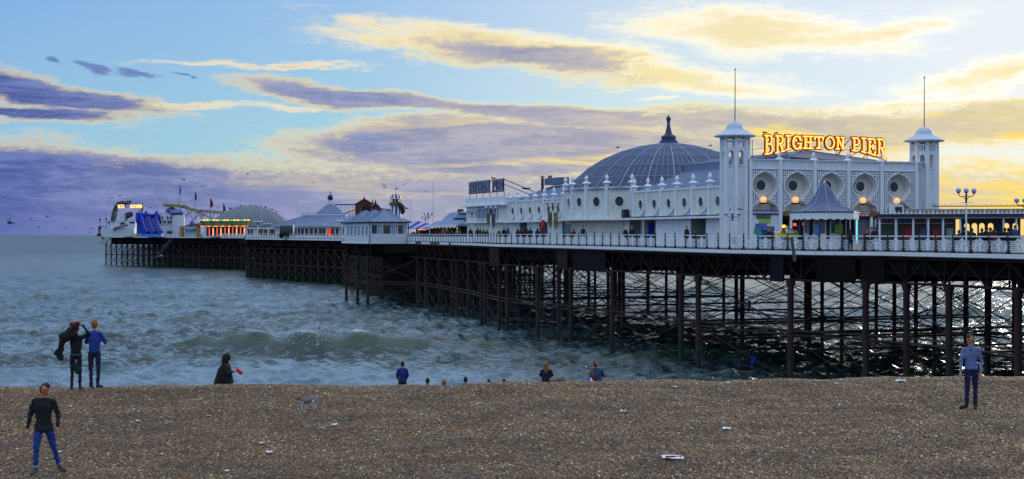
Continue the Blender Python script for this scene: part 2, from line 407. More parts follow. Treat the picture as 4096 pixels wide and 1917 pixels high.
# ---------------------------------------------------------------- beach
def build_beach():
    ys = np.concatenate([[-60,-30,-5,10,18,22,25], np.linspace(27, 39.0, 170), np.linspace(39.08, 42, 40), np.linspace(42.3, 60, 50), np.linspace(61, 130, 50)])
    xs = np.concatenate([np.linspace(-220, -20, 20), np.linspace(-19, 19, 420), np.linspace(20, 220, 20)])
    X, Y = np.meshgrid(xs, ys); Z = beach_h(X, Y)
    nr, nc = X.shape; i = np.arange(nr*nc).reshape(nr, nc)
    q = np.stack([i[:-1,:-1], i[:-1,1:], i[1:,1:], i[1:,:-1]], -1).reshape(-1, 4)
    me = bpy.data.meshes.new('shingle_beach'); me.vertices.add(nr*nc)
    me.vertices.foreach_set('co', np.stack([X, Y, Z], -1).ravel())
    me.loops.add(q.size); me.loops.foreach_set('vertex_index', q.ravel().astype(np.int32))
    me.polygons.add(len(q)); me.polygons.foreach_set('loop_start', np.arange(0, q.size, 4, dtype=np.int32))
    me.polygons.foreach_set('use_smooth', np.ones(len(q), bool)); me.update(calc_edges=True)
    m = bpy.data.materials.new('wet_shingle'); m.use_nodes = True; N = NT(m.node_tree); b = m.node_tree.nodes['Principled BSDF']
    pos = m.node_tree.nodes.new('ShaderNodeNewGeometry').outputs['Position']
    vo = m.node_tree.nodes.new('ShaderNodeTexVoronoi'); vo.inputs['Scale'].default_value = 22; N.l.new(pos, vo.inputs['Vector'])
    r_, g_, b_ = N.sep(vo.outputs['Color'])
    c = N.ramp(r_, [(0,lin((34,26,20))), (.3,lin((62,46,33))), (.55,lin((84,66,48))), (.8,lin((70,66,62))), (1,lin((120,108,92)))])
    N.l.new(c, b.inputs['Base Color']); b.inputs['Roughness'].default_value = .6
    bu = m.node_tree.nodes.new('ShaderNodeBump'); bu.inputs['Distance'].default_value = .03
    N.l.new(N.m('SUBTRACT', 1, vo.outputs['Distance']), bu.inputs['Height']); N.l.new(bu.outputs[0], b.inputs['Normal'])
    me.materials.append(m)
    return link('shingle_beach', me, kind='structure')
beach = build_beach()
def build_pebbles():
    protos = []
    pm = bpy.data.materials.new('pebble_stone'); pm.use_nodes = True; N = NT(pm.node_tree); b = pm.node_tree.nodes['Principled BSDF']
    at_ = pm.node_tree.nodes.new('ShaderNodeAttribute'); at_.attribute_type = 'INSTANCER'; at_.attribute_name = 'tone'
    tn = at_.outputs['Fac']
    c = N.ramp(tn, [(0,lin((48,34,24))), (.10,lin((116,72,38))), (.22,lin((150,104,58))), (.34,lin((88,72,58))), (.46,lin((164,126,80))), (.56,lin((132,78,42))), (.68,lin((104,98,96))),
                    (.78,lin((172,146,108))), (.88,lin((98,70,46))), (.95,lin((178,160,136))), (.99,lin((206,198,186))), (1,lin((235,235,235)))])
    c = N.mix(1.0, c, (1.04,.97,.74,1), 'MULTIPLY')
    pn = pm.node_tree.nodes.new('ShaderNodeNewGeometry').outputs['Position']
    band = N.noise(N.mapping(pn, sc=(.25,.9,0)), 1.2, 4, .6)
    c = N.mix(N.rng(band, .40, .66, 0, .45), c, lin((60,50,44)))
    N.l.new(c, b.inputs['Base Color']); b.inputs['Roughness'].default_value = .55
    bpy_col = bpy.data.collections.new('pebble_shapes')
    for k in range(5):
        bm = bmesh.new(); bmesh.ops.create_icosphere(bm, subdivisions=1, radius=1)
        g = random.Random(k)
        for v in bm.verts: v.co *= 1 + g.uniform(-.22, .18); v.co.z *= .62; v.co.x *= 1.25
        me = bpy.data.meshes.new('pebble'); bm.to_mesh(me); bm.free(); me.materials.append(pm)
        me.polygons.foreach_set('use_smooth', [True]*len(me.polygons))
        o = bpy.data.objects.new('pebble_shape', me); bpy_col.objects.link(o)
    # surface to scatter over: only the strip of beach in view
    v = []; f = []
    ys = np.linspace(25.5, 43, 180)
    for y in ys:
        for u in np.linspace(-.40, .40, 200): v.append((u*y, y, float(beach_h(u*y, y)) + .0))
    for i in range(179):
        for j in range(199): a = i*200+j; f.append((a, a+1, a+201, a+200))
    me = bpy.data.meshes.new('pebbles'); me.from_pydata(v, [], f)
    o = link('pebbles', me, kind='stuff', label='brown, grey and white pebbles covering the beach', cat='pebbles')
    ng = bpy.data.node_groups.new('scatter', 'GeometryNodeTree')
    ng.interface.new_socket('Geometry', in_out='INPUT', socket_type='NodeSocketGeometry')
    ng.interface.new_socket('Geometry', in_out='OUTPUT', socket_type='NodeSocketGeometry')
    n = ng.nodes; l = ng.links
    gi = n.new('NodeGroupInput'); go = n.new('NodeGroupOutput')
    ds = n.new('GeometryNodeDistributePointsOnFaces'); ds.inputs['Density'].default_value = 850
    l.new(gi.outputs[0], ds.inputs['Mesh'])
    ci = n.new('GeometryNodeCollectionInfo'); ci.inputs['Collection'].default_value = bpy_col
    ci.inputs['Separate Children'].default_value = True; ci.inputs['Reset Children'].default_value = True
    ip = n.new('GeometryNodeInstanceOnPoints'); ip.inputs['Pick Instance'].default_value = True
    l.new(ds.outputs['Points'], ip.inputs['Points']); l.new(ci.outputs[0], ip.inputs['Instance'])
    rr = n.new('FunctionNodeRandomValue'); rr.data_type = 'FLOAT_VECTOR'
    rr.inputs[0].default_value = (-.5,-.5,0); rr.inputs[1].default_value = (.5,.5,6.28)
    l.new(rr.outputs[0], ip.inputs['Rotation'])
    rs = n.new('FunctionNodeRandomValue'); rs.data_type = 'FLOAT'; rs.inputs['Seed'].default_value = 4
    rs.inputs[2].default_value = 0; rs.inputs[3].default_value = 1
    pw = n.new('ShaderNodeMath'); pw.operation = 'POWER'; l.new(rs.outputs[1], pw.inputs[0]); pw.inputs[1].default_value = 3.
    ma = n.new('ShaderNodeMath'); ma.operation = 'MULTIPLY_ADD'; l.new(pw.outputs[0], ma.inputs[0]); ma.inputs[1].default_value = .026; ma.inputs[2].default_value = .0125
    l.new(ma.outputs[0], ip.inputs['Scale'])
    rt = n.new('FunctionNodeRandomValue'); rt.data_type = 'FLOAT'; rt.inputs['Seed'].default_value = 9
    sa = n.new('GeometryNodeStoreNamedAttribute'); sa.data_type = 'FLOAT'; sa.domain = 'INSTANCE'; sa.inputs['Name'].default_value = 'tone'
    l.new(ip.outputs[0], sa.inputs[0]); l.new(rt.outputs[1], sa.inputs['Value'])
    l.new(sa.outputs[0], go.inputs[0])
    md = o.modifiers.new('scatter', 'NODES'); md.node_group = ng
    return o
build_pebbles()
# ---------------------------------------------------------------- materials of the pier
WHITE = M('white_paint', (232,236,240), .55, .10, 1.2, .15, 14, dirt=.42)
WHITE2 = M('cream_boards', (228,228,218), .6, .10, 1.0, .15, 14, dirt=.5)
TRIM = M('white_trim', (240,243,246), .45, .06, 3, dirt=.12)
IRON = M('dark_iron', (22,18,19), .85, .35, 1.5, .3, 25, spec=.15)
RUST = M('rusty_iron', (46,29,25), .85, .45, 1.4, .5, 30, spec=.2)
NAVY = M('navy_iron', (22,24,38), .45, .1, 5)
LEAD = M('lead_roof', (116,134,168), .50, .22, .8, .2, 9)
LEADD = M('dark_lead_roof', (50,66,100), .50, .40, 1.6, .3, 9)
SEAM = M('lead_seam', (140,156,186), .45, .15, 3)
GREYR = M('grey_felt_roof', (104,116,140), .7, .15, 1, .2, 9)
GLASS = M('dark_glass', (40,46,44), .12, .5, 2.2, spec=.7)
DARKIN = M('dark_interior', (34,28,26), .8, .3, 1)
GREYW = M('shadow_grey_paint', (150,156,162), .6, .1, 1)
LATT = M('lattice_white', (240,243,246), .5, .05, 4)
PLANK = M('deck_planks', (96,84,74), .7, .2, 3, .3, 20)
# iron of the legs: weed below, rust above
def leg_mat():
    m = bpy.data.materials.new('pile_iron'); m.use_nodes = True; N = NT(m.node_tree); b = m.node_tree.nodes['Principled BSDF']
    pos = m.node_tree.nodes.new('ShaderNodeNewGeometry').outputs['Position']
    n = N.noise(N.mapping(pos, sc=(1,1,.5)), 1.6, 5, .65); x, y, z = N.sep(pos)
    c = N.mix(N.rng(n, .35, .68), lin((32,25,28)), lin((66,36,28)))
    w = N.rng(N.m('ADD', z, N.m('MULTIPLY', n, 2.2)), 3.4, 2.0)
    c = N.mix(w, c, N.mix(N.rng(n, .4, .6), lin((24,28,20)), lin((38,48,26))))
    N.l.new(c, b.inputs['Base Color']); b.inputs['Roughness'].default_value = .7; return m
PILE = leg_mat()
# ---------------------------------------------------------------- pier
def on_head(px):                # eastern edge of the pier head runs from (975,Z440) to (400,Z528)
    a = Vector(((975-2048)/F*440, 440, 0)); b = Vector(((400-2048)/F*528, 528, 0))
    u = (px-2048)/F; k = (u*a.y - a.x)/((b.x-a.x) - u*(b.y-a.y)); return st(a + (b-a)*k)
H0, H1 = on_head(975), on_head(396)
EDGE = [(0,57),(84.6,57),(88.7,54.3),(99,53),(150,53),(168,56),(190,58.6),(209,59.8),(209,54.2),(225,54.2),(225,61),(302,73),(363,63.5),(H0[0]-9,H0[1]),H0,H1]
WEST = [(H1[0]+6,105),(H0[0],122),(363,112),(300,102),(224,90),(0,90)]
def edge_t(s):
    pts = [(0,57),(84.6,57),(88.7,54.3),(99,53),(150,53),(168,56),(190,58.6),(209,59.8),(225,61),(302,73),(363,63.5),(H0[0]-9,H0[1]),H0,H1]
    return float(np.interp(s, [p[0] for p in pts], [p[1] for p in pts]))
pier = empty('pier', PF(150, 62, 0), ROT, label='long iron and timber seaside pier on dark rusty legs', cat='pier')
PT = Matrix.Translation(Vector((-62, -150, 0)))
def pmb():
    m = MB(); m.T = PT; return m
def build_deck():
    poly = EDGE + WEST
    m = pmb(); n = len(poly)
    vs = [(t, s, deck_z(s)-.02) for s, t in poly] + [(t, s, deck_z(s)-.32) for s, t in poly]
    m.add(vs, [tuple(range(n)), tuple(range(n, 2*n))[::-1]] + [(k, (k+1)%n, n+(k+1)%n, n+k) for k in range(n)])
    me = m.mesh('deck', PLANK); bm = bmesh.new(); bm.from_mesh(me)
    bmesh.ops.triangulate(bm, faces=[f for f in bm.faces if len(f.verts) > 4]); bmesh.ops.recalc_face_normals(bm, faces=bm.faces)
    bm.to_mesh(me); bm.free(); link('deck', me, pier)
build_deck()
def seg_pts(a, b, step):
    L = math.dist(a, b); n = max(1, round(L/step)); return [(a[0]+(b[0]-a[0])*k/n, a[1]+(b[1]-a[1])*k/n) for k in range(n+1)]
def build_fascia():
    off = .06
    def piece(a, b, h=.24, dz=0):
        m = pmb(); d = Vector((b[1]-a[1], b[0]-a[0], 0)).normalized(); nrm = Vector((d.y, -d.x, 0))
        if nrm.x > 0 and abs(nrm.x) > .2: nrm = -nrm
        pa = Vector((a[1], a[0], deck_z(a[0])-h/2+dz)) + nrm*off; pb = Vector((b[1], b[0], deck_z(b[0])-h/2+dz)) + nrm*off
        m.bar(pa, pb, .10, h); m.build('fascia_board', TRIM, pier)
    for i, (a, b) in enumerate(zip(EDGE, EDGE[1:])):
        if i in (6, 7, 9, 10, 13): continue
        if i == 8: piece(a, b, .30); continue
        if i == 5: b = (180, a[1] + (b[1]-a[1])*(180-a[0])/(b[0]-a[0]))
        far = a[0] > 290
        pts = seg_pts(a, b, 60 if far else 9)
        for p, q in zip(pts, pts[1:]): piece(p, q, .32 if far else .25)
    for s0, s1 in ((181.2, 187.2), (193.5, 198.5), (202.5, 207.5)):
        piece((s0, edge_t(s0)-.1), (s1, edge_t(s1)-.1), .30, .02)
build_fascia()
# --- legs, beams, rods
NEAR_S = [57,64.5,71.7,78.2,82.7,86,92,104.3,107.3,120.8,130.4,133.4,139,148,151,160,162.5,171,178,181,190,198,203,211,217,224]
INNER = {57,71.7,86,92,104.3,107.3,120.8,133.4,148,151,162.5,171,181,190,198,203,211,217,224}
FAR_S = list(np.arange(231, 545, 4.5))
def rows_at(s):
    e = edge_t(s) + .35
    if s < 228:
        if 209 < s < 225: e = 54.6
        return [e] + ([t for t in (66.2, 73.2, 80.4) if t > e+2.4] if s in INNER else [])
    w = np.interp(s, [225, 300, 363, 433, 546], [90, 101, 111, 121, 105])
    return list(np.arange(e, w, 5.4))
def build_legs():
    def pile_mesh(r):
        m = MB(); m.lathe([(r, -2.6), (r, .2), (r*1.02, 3.4), (r*1.22, 3.42), (r*1.22, 3.62), (r, 3.64), (r, 6.6), (r*1.5, 6.95), (r*1.5, 7.12)], n=10)
        me = m.mesh('pile', PILE); me.polygons.foreach_set('use_smooth', [True]*len(me.polygons)); me.set_sharp_from_angle(angle=R(35)); return me
    fat, thin = pile_mesh(.225), pile_mesh(.165)
    cand = []
    for s in NEAR_S + FAR_S:
        rr = rows_at(s)
        for j, t in enumerate(rr): cand.append((j > 1 and s > 228, depth(s, t), s, t, j))
    cand.sort()
    rest = pmb(); g = random.Random(2)
    for k, (_, d, s, t, j) in enumerate(cand):
        if k < 292:
            o = link('pile', fat if (j == 0 or g.random() < .45) else thin, pier)
            o.location = (t-62, s-150, 0); o.rotation_euler = (g.uniform(-.004,.004), g.uniform(-.004,.004), g.random()*3)
        else: rest.tube((t, s, -1), (t, s, 7.1), .28, n=6, cap=False)
    if rest.v: rest.build('piles', PILE, pier, kind='stuff')
    # longitudinal and cross beams, rods
    rods = []; beams = []
    allS = NEAR_S + FAR_S
    for j in range(12):
        col = [s for s in allS if len(rows_at(s)) > j]
        for a, b in zip(col, col[1:]):
            ra, rb = rows_at(a), rows_at(b); gap = b-a
            if gap > 20: continue
            p, q = (ra[j], a), (rb[j], b); d = depth(a, ra[j])
            if j < 2 or (a > 150 and j != 2): 
                for z in (3.62, 3.30): beams.append((d, (p[0], p[1], z), (q[0], q[1], z), .11))
            if a < 135 and j == 1: beams.append((d, (p[0], p[1], 2.05), (q[0], q[1], 2.05), .15))
            if gap > 3.4:
                for z0, z1 in ((3.75, 6.85), (.1, 3.2)):
                    rods.append((d, (*p, z0), (*q, z1))); rods.append((d, (*p, z1), (*q, z0)))
    for s in allS:
        rr = rows_at(s)
        for a, b in zip(rr, rr[1:]):
            d = depth(s, a)
            beams.append((d, (a, s, 3.46), (b, s, 3.46), .16))
            if s < 130: beams.append((d, (a, s, 2.2), (b, s, 2.2), .14))
            for z0, z1 in ((3.6, 6.9), (.0, 3.3)):
                rods.append((d, (a, s, z0), (b, s, z1))); rods.append((d, (a, s, z1), (b, s, z0)))
    for name, items in (('beam', beams), ('brace_rod', rods)):
        items.sort(key=lambda i: i[0]); st_ = pmb()
        for k, it in enumerate(items):
            m = pmb() if k < 296 else st_
            if name == 'beam': m.bar(it[1], it[2], .12, it[3])
            else: m.tube(it[1], it[2], .036 if it[0] < 190 else .055 if it[0] < 300 else .085, n=4, cap=False)
            if k < 296: link(name, m.mesh(name, PILE), pier)
        if st_.v: link(name + 's', st_.mesh(name, PILE), pier, kind='stuff')
build_legs()
def build_girders():
    # lattice girder along the seaward-left edge: chords, verticals, diagonals
    members = []
    runs = [((60,57.2),(84.6,57.2)),((84.6,57.2),(88.7,54.6)),((88.7,54.6),(99,53.3)),((99,53.3),(150,53.3)),((150,53.3),(168,56.3)),((168,56.3),(209,60.1)),((209,54.5),(225,54.5)),((225,61.3),(302,73.3)),((302,73.3),(363,63.8)),((H0[0]-9,H0[1]+.3),(H0[0],H0[1]+.3)),((H0[0],H0[1]+.4),(H1[0],H1[1]+.4))]
    for a, b in runs:
        for zo in (.42, 'b'):
            m = pmb(); za = deck_z(a[0])-.42 if zo != 'b' else 7.16; zb = deck_z(b[0])-.42 if zo != 'b' else 7.16
            m.bar((a[1], a[0], za), (b[1], b[0], zb), .22, .16); m.build('girder_chord', RUST, pier)
        pts = seg_pts(a, b, 2.0 if a[0] < 225 else 3.0)
        for k, (p, q) in enumerate(zip(pts, pts[1:])):
            zt = deck_z(p[0])-.5
            members.append((p[0], (p[1], p[0], 7.2), (p[1], p[0], zt), .09))
            lo, hi = (p, q) if k % 2 else (q, p)
            members.append((p[0], (lo[1]-.03, lo[0], 7.22), (hi[1]-.03, hi[0], zt), .08))
    members.sort(key=lambda i: i[0]); rest = pmb()
    for k, (s, p, q, w) in enumerate(members):
        m = pmb() if k < 290 else rest
        m.bar(p, q, w, w if k < 290 else .14)
        if k < 290: link('girder_strut', m.mesh('girder_strut', RUST), pier)
    if rest.v: link('girder_struts', rest.mesh('girder_struts', RUST), pier, kind='stuff')
    # solid plate girders behind, one along each row of legs, and cross girders
    for k in range(6):
        prev = None
        for s in [58] + [x for x in NEAR_S[1:] if x in INNER] + FAR_S[::4]:
            rr = rows_at(s)
            if k < len(rr):
                cur = (rr[k] + (.9 if k == 0 else 0), s, deck_z(s)-.34)
                if prev:
                    m = pmb(); m.add([(prev[0]-.09, prev[1], 7.25 if k else 7.7), (prev[0]-.09, prev[1], prev[2]), (cur[0]-.09, cur[1], cur[2]), (cur[0]-.09, cur[1], 7.25 if k else 7.7),
                        (prev[0]+.09, prev[1], 7.25 if k else 7.7), (prev[0]+.09, prev[1], prev[2]), (cur[0]+.09, cur[1], cur[2]), (cur[0]+.09, cur[1], 7.25 if k else 7.7)],
                        [(0,1,2,3),(7,6,5,4),(0,4,5,1),(1,5,6,2),(2,6,7,3),(3,7,4,0)])
                    link('plate_girder', m.mesh('plate_girder', IRON), pier)
                prev = cur
    for s in NEAR_S + FAR_S[::2]:
        rr = rows_at(s); m = pmb(); m.box(rr[0], s-.12, 7.12, rr[-1], s+.12, deck_z(s)-.36); link('cross_girder', m.mesh('cross_girder', IRON), pier)
    # grey plated panels on the face
    for s0, s1, c in ((s_of(2420, 53.1), s_of(2290, 53.1), IRON), (s_of(2268, 53.1), s_of(2226, 53.1), RUST), (s_of(2012, 53.6), s_of(1985, 53.9), RUST)):
        m = pmb(); s0, s1 = sorted((s0, s1)); t = edge_t(s0)+.12
        m.box(t, s0, 7.0, t+.1, s1, deck_z(s0)-.4); m.build('face_plate', c, pier)
    m = pmb(); m.bar((54.35, 88.75, 8.05), (55.9, 86.4, 8.05), .12, 1.75); m.build('face_plate', IRON, pier)
    m = pmb(); m.bar((56.2, 86.2, 8.0), (57.05, 84.7, 8.0), .14, 1.9); m.build('face_plate', IRON, pier)
    for s0, s1 in ((92.4, 94.3),):
        m = pmb(); t = edge_t(s0)+.05; m.box(t, s0, 7.0, t+.1, s1, deck_z(s0)-.45); m.build('face_plate', M('bluish_plate', (22,23,32), .85, .4, 1, spec=.15), pier)
build_girders()
# hanging rags caught on the legs, debris under the pier
def rag(s, t, z, h, w, m, label):
    mb = MB(); g = random.Random(int(s*10)); pts = []
    n = 7
    vs = []; fs = []
    for i in range(n+1):
        k = i/n; ww = w*(1-.55*k)*(1+.2*g.uniform(-1, 1))
        for j in range(4):
            u = j/3-.5; vs.append((u*ww + .12*w*math.sin(k*5), .10*math.sin(u*7+k*4), -h*k + .06*g.uniform(-1,1)))
            
    for i in range(n):
        for j in range(3): a = i*4+j; fs.append((a, a+1, a+5, a+4))
    mb.add(vs, fs); o = mb.build('rag', m, None); o.location = PF(s, t, z); o.rotation_euler = (0, 0, .3)
    so_ = o.modifiers.new('thick', 'SOLIDIFY'); so_.thickness = .02
    tag(o, label, 'rag', 'rags caught on the pier legs')
def rag_px(px, py, t, h, w, m, label):
    s = s_of(px, t); rag(s, t, zpx(py, s, t), h, w, m, label)
ORR = M('orange_cloth', (196,70,34), .8); BLR = M('blue_cloth', (24,60,190), .7); DKR = M('dark_weed', (34,40,44), .9, .3)
rag_px(2380, 1300, 60.2, .55, .30, ORR, 'orange rag snagged beside a dark leg above two lower orange ones')
rag_px(2432, 1283, 66.6, .45, .42, ORR, 'small orange rag caught high on a bracing rod, right of the other orange rags')
rag_px(2393, 1362, 60.2, .4, .22, ORR, 'lowest orange rag hanging just above the water under the pier')
rag_px(2996, 1205, 66.6, 1.0, .30, M('rust_cloth', (150,66,40), .8), 'rust coloured strip hanging from the pier bracing between tall legs')
rag_px(3008, 1425, 53.4, .8, .30, BLR, 'bright blue rag dangling close to the water under the pier')
rag_px(2098, 1310, 56, .7, .7, DKR, 'dark blue bundle of netting tangled in the rods near the water')
rag_px(3366, 1325, 73, .8, .4, DKR, 'black clump of weed hanging from a beam under the right half of the pier')
rag_px(3752, 1400, 66.6, .9, .25, DKR, 'thin dark shred hanging beside the leg left of the man in blue sweater')
rag_px(2822, 1285, 60.2, .5, .5, DKR, 'ragged dark tuft stuck on the beam near the middle of the pier legs')
# ---------------------------------------------------------------- railings
def post_mesh():
    m = MB(); m.box(-.10, -.10, 0, .10, .10, .16)
    m.lathe([(.055,.16),(.075,.22),(.05,.30),(.045,.62),(.07,.66),(.07,.72),(.045,.76),(.045,.98),(.08,1.0),(.08,1.10),(.04,1.13),(.06,1.19),(.02,1.26)], n=8)
    m.path([(0,.05,.30),(0,.20,.12),(0,.30,.02)], .02, 4); m.path([(0,-.05,.30),(0,-.20,.12),(0,-.30,.02)], .02, 4)
    me = m.mesh('railing_post', NAVY); return me
POST = post_mesh()
def lattice_panel(L, detail=2):
    """cast white panel: honeycomb filling with a scrolled hump in the middle"""
    m = MB(); h0, h1 = .16, .74
    if detail == 2:
        nx = 11; dx = (L-.22)/nx; nz = 5; dz = (h1-h0)/nz; x0 = -L/2+.11
        for i in range(nz+1):
            z = h0+i*dz
            for k in range(nx):
                xo = x0 + k*dx + (dx/2 if i % 2 else 0)
                if xo > L/2-.13: continue
                m.bar((xo, 0, z), (xo+dx*.5, 0, z + .022), .025, .020); m.bar((xo+dx*.5, 0, z+.022), (xo+dx*.98, 0, z), .025, .020)
                if i < nz: m.bar((xo, 0, z), (xo, 0, z+dz), .022, .022)
        for k in range(18):
            a0, a1 = 2*math.pi*k/18, 2*math.pi*(k+1)/18
            for cx, cz, r in ((-.15, .66, .10), (.15, .66, .10), (0, .50, .20), (0, .26, .12)):
                if r != .10 and r != .20 and k % 2: continue
                a1_ = a1 if r in (.10, .20) else 2*math.pi*(k+2)/18
                m.bar((cx+r*math.cos(a0), -.012, cz+r*math.sin(a0)), (cx+r*math.cos(a1_), -.012, cz+r*math.sin(a1_)), .03, .026)
        m.ball((0, 0, .90), .055, 6, 4); m.bar((0, 0, .72), (0, 0, .87), .05); m.bar((-.14, 0, .80), (.14, 0, .80), .03, .04)
        for sx in (-1, 1):
            pts = [(sx*.12, 0, .86), (sx*.2, 0, .78), (sx*.24, 0, .74), (sx*.42, 0, .70)]
            for a, b in zip(pts, pts[1:]): m.bar(a, b, .03, .03)
        m.cbox((0, .008, .50), (.20, .012, .34)); m.cbox((0, .008, .26), (.14, .012, .16))
        for sx in (-.45, 0, .45): m.bar((sx*L*.6, 0, .02), (sx*L*.6, 0, h0), .03)
    else:
        nx = 7; dx = (L-.2)/nx
        for k in range(nx):
            xa = -L/2+.1+k*dx
            m.bar((xa, 0, .1), (xa+dx, 0, .74), .03, .04); m.bar((xa+dx, 0, .1), (xa, 0, .74), .03, .04)
        m.bar((-L/2+.08, 0, .12), (L/2-.08, 0, .12), .03, .05); m.bar((-L/2+.08, 0, .74), (L/2-.08, 0, .74), .03, .05)
        pts = [(L*.46*math.sin(w), 0, .96-.24*math.cos(w)*1.0) for w in np.linspace(-1.5, 1.5, 7)]
        for a, b in zip(pts, pts[1:]): m.bar(a, b, .03, .04)
        m.cbox((0, 0, .42), (.42, .015, .55))
    return m.mesh('railing_panel', LATT)
def railing(name_label, runs, step, detail, group=None, height=1.0):
    s0, t0 = runs[0][0]; z0 = deck_z(s0)
    E = empty('railing', PF(s0, t0, z0), ROT, label=name_label, cat='railing')
    cache = {}
    done = set()
    for a, b in runs:
        pts = seg_pts(a, b, step); L = math.dist(pts[0], pts[1]); d = (pts[1][1]-pts[0][1], pts[1][0]-pts[0][0]); ang = math.atan2(d[1], d[0])
        key = round(L, 2)
        if key not in cache: cache[key] = lattice_panel(L, detail)
        for p in pts:
            if (round(p[0],1), round(p[1],1)) in done: continue
            done.add((round(p[0],1), round(p[1],1)))
            o = link('railing_post', POST, E); o.location = (p[1]-t0, p[0]-s0, deck_z(p[0])-z0-.02); o.rotation_euler = (0, 0, ang+math.pi/2)
            if detail == 1 and p[0] > 290: o.scale = (1.3, 1.3, 1)
        for p, q in zip(pts, pts[1:]):
            c = ((p[1]+q[1])/2-t0, (p[0]+q[0])/2-s0)
            o = link('railing_panel', cache[key], E); o.location = (*c, deck_z((p[0]+q[0])/2)-z0); o.rotation_euler = (0, 0, ang)
            m = MB(); zp, zq = deck_z(p[0])-z0, deck_z(q[0])-z0
            if detail == 2:
                m.bar((p[1]-t0, p[0]-s0, zp+1.03), (q[1]-t0, q[0]-s0, zq+1.03), .07, .07)
                link('top_rail', m.mesh('top_rail', TRIM), E)
        m = MB(); p, q = pts[0], pts[-1]
        m.bar((p[1]-t0, p[0]-s0, deck_z(p[0])-z0+.05), (q[1]-t0, q[0]-s0, deck_z(q[0])-z0+.05), .09, .07); link('bottom_rail', m.mesh('bottom_rail', NAVY), E)
        if detail == 1:
            m = MB(); m.bar((p[1]-t0, p[0]-s0, deck_z(p[0])-z0+1.03), (q[1]-t0, q[0]-s0, deck_z(q[0])-z0+1.03), .08, .09); link('top_rail', m.mesh('top_rail', TRIM), E)
I_ = .22
railing('ornate white lattice railing with navy posts in front of the backlit shelter', [((62,57+I_),(84.6,57+I_)), ((84.6,57+I_),(88.7,54.3+I_))], 1.78, 2)
railing('ornate white lattice railing with navy posts in front of the kiosk and white arcade', [((88.7,54.3+I_),(99,53+I_)), ((99,53+I_),(150,53+I_)), ((150,53+I_),(168,56+I_))], 1.8, 2)
railing('plain white railing beside the crowd, left of the white arcade', [((168,56+I_),(190,58.6+I_)), ((190,58.6+I_),(209,59.8+I_))], 1.8, 1)
railing('distant white railing in front of the pale blue pavilion with the globe', [((302,73+I_),(363,63.5+I_))], 1.8, 1)
railing('farthest white railing along the pier head below the slide and carousel', [((H0[0]-9,H0[1]+I_),(H0[0],H0[1]+I_)), ((H0[0],H0[1]+I_),(H1[0],H1[1]+I_))], 2.2, 1)
# ---------------------------------------------------------------- generic pier-frame thing
class Thing:
    """an Empty at (s,t) on the deck; parts are drawn in absolute (t, s, z) coordinates"""
    def __init__(s, name, sc, tc, z0=None, **kw):
        s.sc, s.tc, s.z0 = sc, tc, deck_z(sc) if z0 is None else z0
        s.e = empty(name, PF(sc, tc, s.z0), ROT, **kw)
        s.T = Matrix.Translation(Vector((-tc, -sc, -s.z0)))
    def mb(s, extra=None):
        m = MB(); m.T = s.T if extra is None else s.T @ extra; return m
    def part(s, name, mats, fn, parent=None, smooth=False, extra=None, **kw):
        m = s.mb(extra); fn(m); return m.build(name, mats, parent or s.e, smooth, **kw)
    def put(s, me, name, t, sc, z, rz=0, scale=None, parent=None, **kw):
        o = link(name, me, parent or s.e, **kw); o.location = (t-s.tc, sc-s.sc, z-s.z0); o.rotation_euler = (0, 0, rz)
        if scale: o.scale = scale
        return o
def rect_hole(m, axis, u0, u1, z0, z1, cu, cz, r, d0, d1, n=24):
    """slab with a round hole, spanning u0..u1, z0..z1, from depth d0 to d1. axis 's': wall runs along s (u=s, depth=t); 't': the other way"""
    A = [2*math.pi*k/n for k in range(n)] + [math.atan2(z-cz, u-cu) % (2*math.pi) for u in (u0, u1) for z in (z0, z1)]
    A = sorted(set(A)); inn = []; out = []
    for a in A:
        c, s_ = math.cos(a), math.sin(a)
        k = min([x for x in ((u1-cu)/c if c > 1e-9 else 1e9, (u0-cu)/c if c < -1e-9 else 1e9, (z1-cz)/s_ if s_ > 1e-9 else 1e9, (z0-cz)/s_ if s_ < -1e-9 else 1e9)])
        inn.append((cu+r*c, cz+r*s_)); out.append((cu+k*c, cz+k*s_))
    P3 = (lambda u, z, d: (d, u, z)) if axis == 's' else (lambda u, z, d: (u, d, z))
    n = len(A); vs = [P3(*p, d) for d in (d0, d1) for p in inn] + [P3(*p, d) for d in (d0, d1) for p in out]
    fs = []
    for k in range(n):
        j = (k+1) % n
        fs += [(k, j, 2*n+j, 2*n+k), (n+k, 3*n+k, 3*n+j, n+j), (k, n+k, n+j, j), (2*n+k, 2*n+j, 3*n+j, 3*n+k)]
    m.add(vs, fs)
def disc(m, axis, cu, cz, r, d0, d1, n=20, squash=1):
    pts = [(cu+r*math.cos(2*math.pi*k/n), cz+squash*r*math.sin(2*math.pi*k/n)) for k in range(n)]
    m.prism([(a, b) for a, b in pts], 'x' if axis == 's' else 'y', d0, d1)
def siding(m, axis, u0, u1, z0, z1, d, board=.14, thick=.10, lap=.022, sgn=-1):
    """lapped boards; the outer face is at depth d (facing sgn)"""
    n = max(1, round((z1-z0)/board)); h = (z1-z0)/n; prof = []
    for k in range(n): prof += [(d + sgn*lap, z0+k*h), (d, z0+(k+1)*h)]
    prof = [(d - sgn*thick, z0)] + prof + [(d - sgn*thick, z1)]
    if axis == 's': m.prism([(a, b) for a, b in prof], 'y', u0, u1)
    else:
        nn = len(prof); vs = [(u0, a, b) for a, b in prof] + [(u1, a, b) for a, b in prof]
        m.add(vs, [(k, (k+1)%nn, nn+(k+1)%nn, nn+k) for k in range(nn)] + [tuple(range(nn))[::-1], tuple(range(nn, 2*nn))])
E_ = EYE
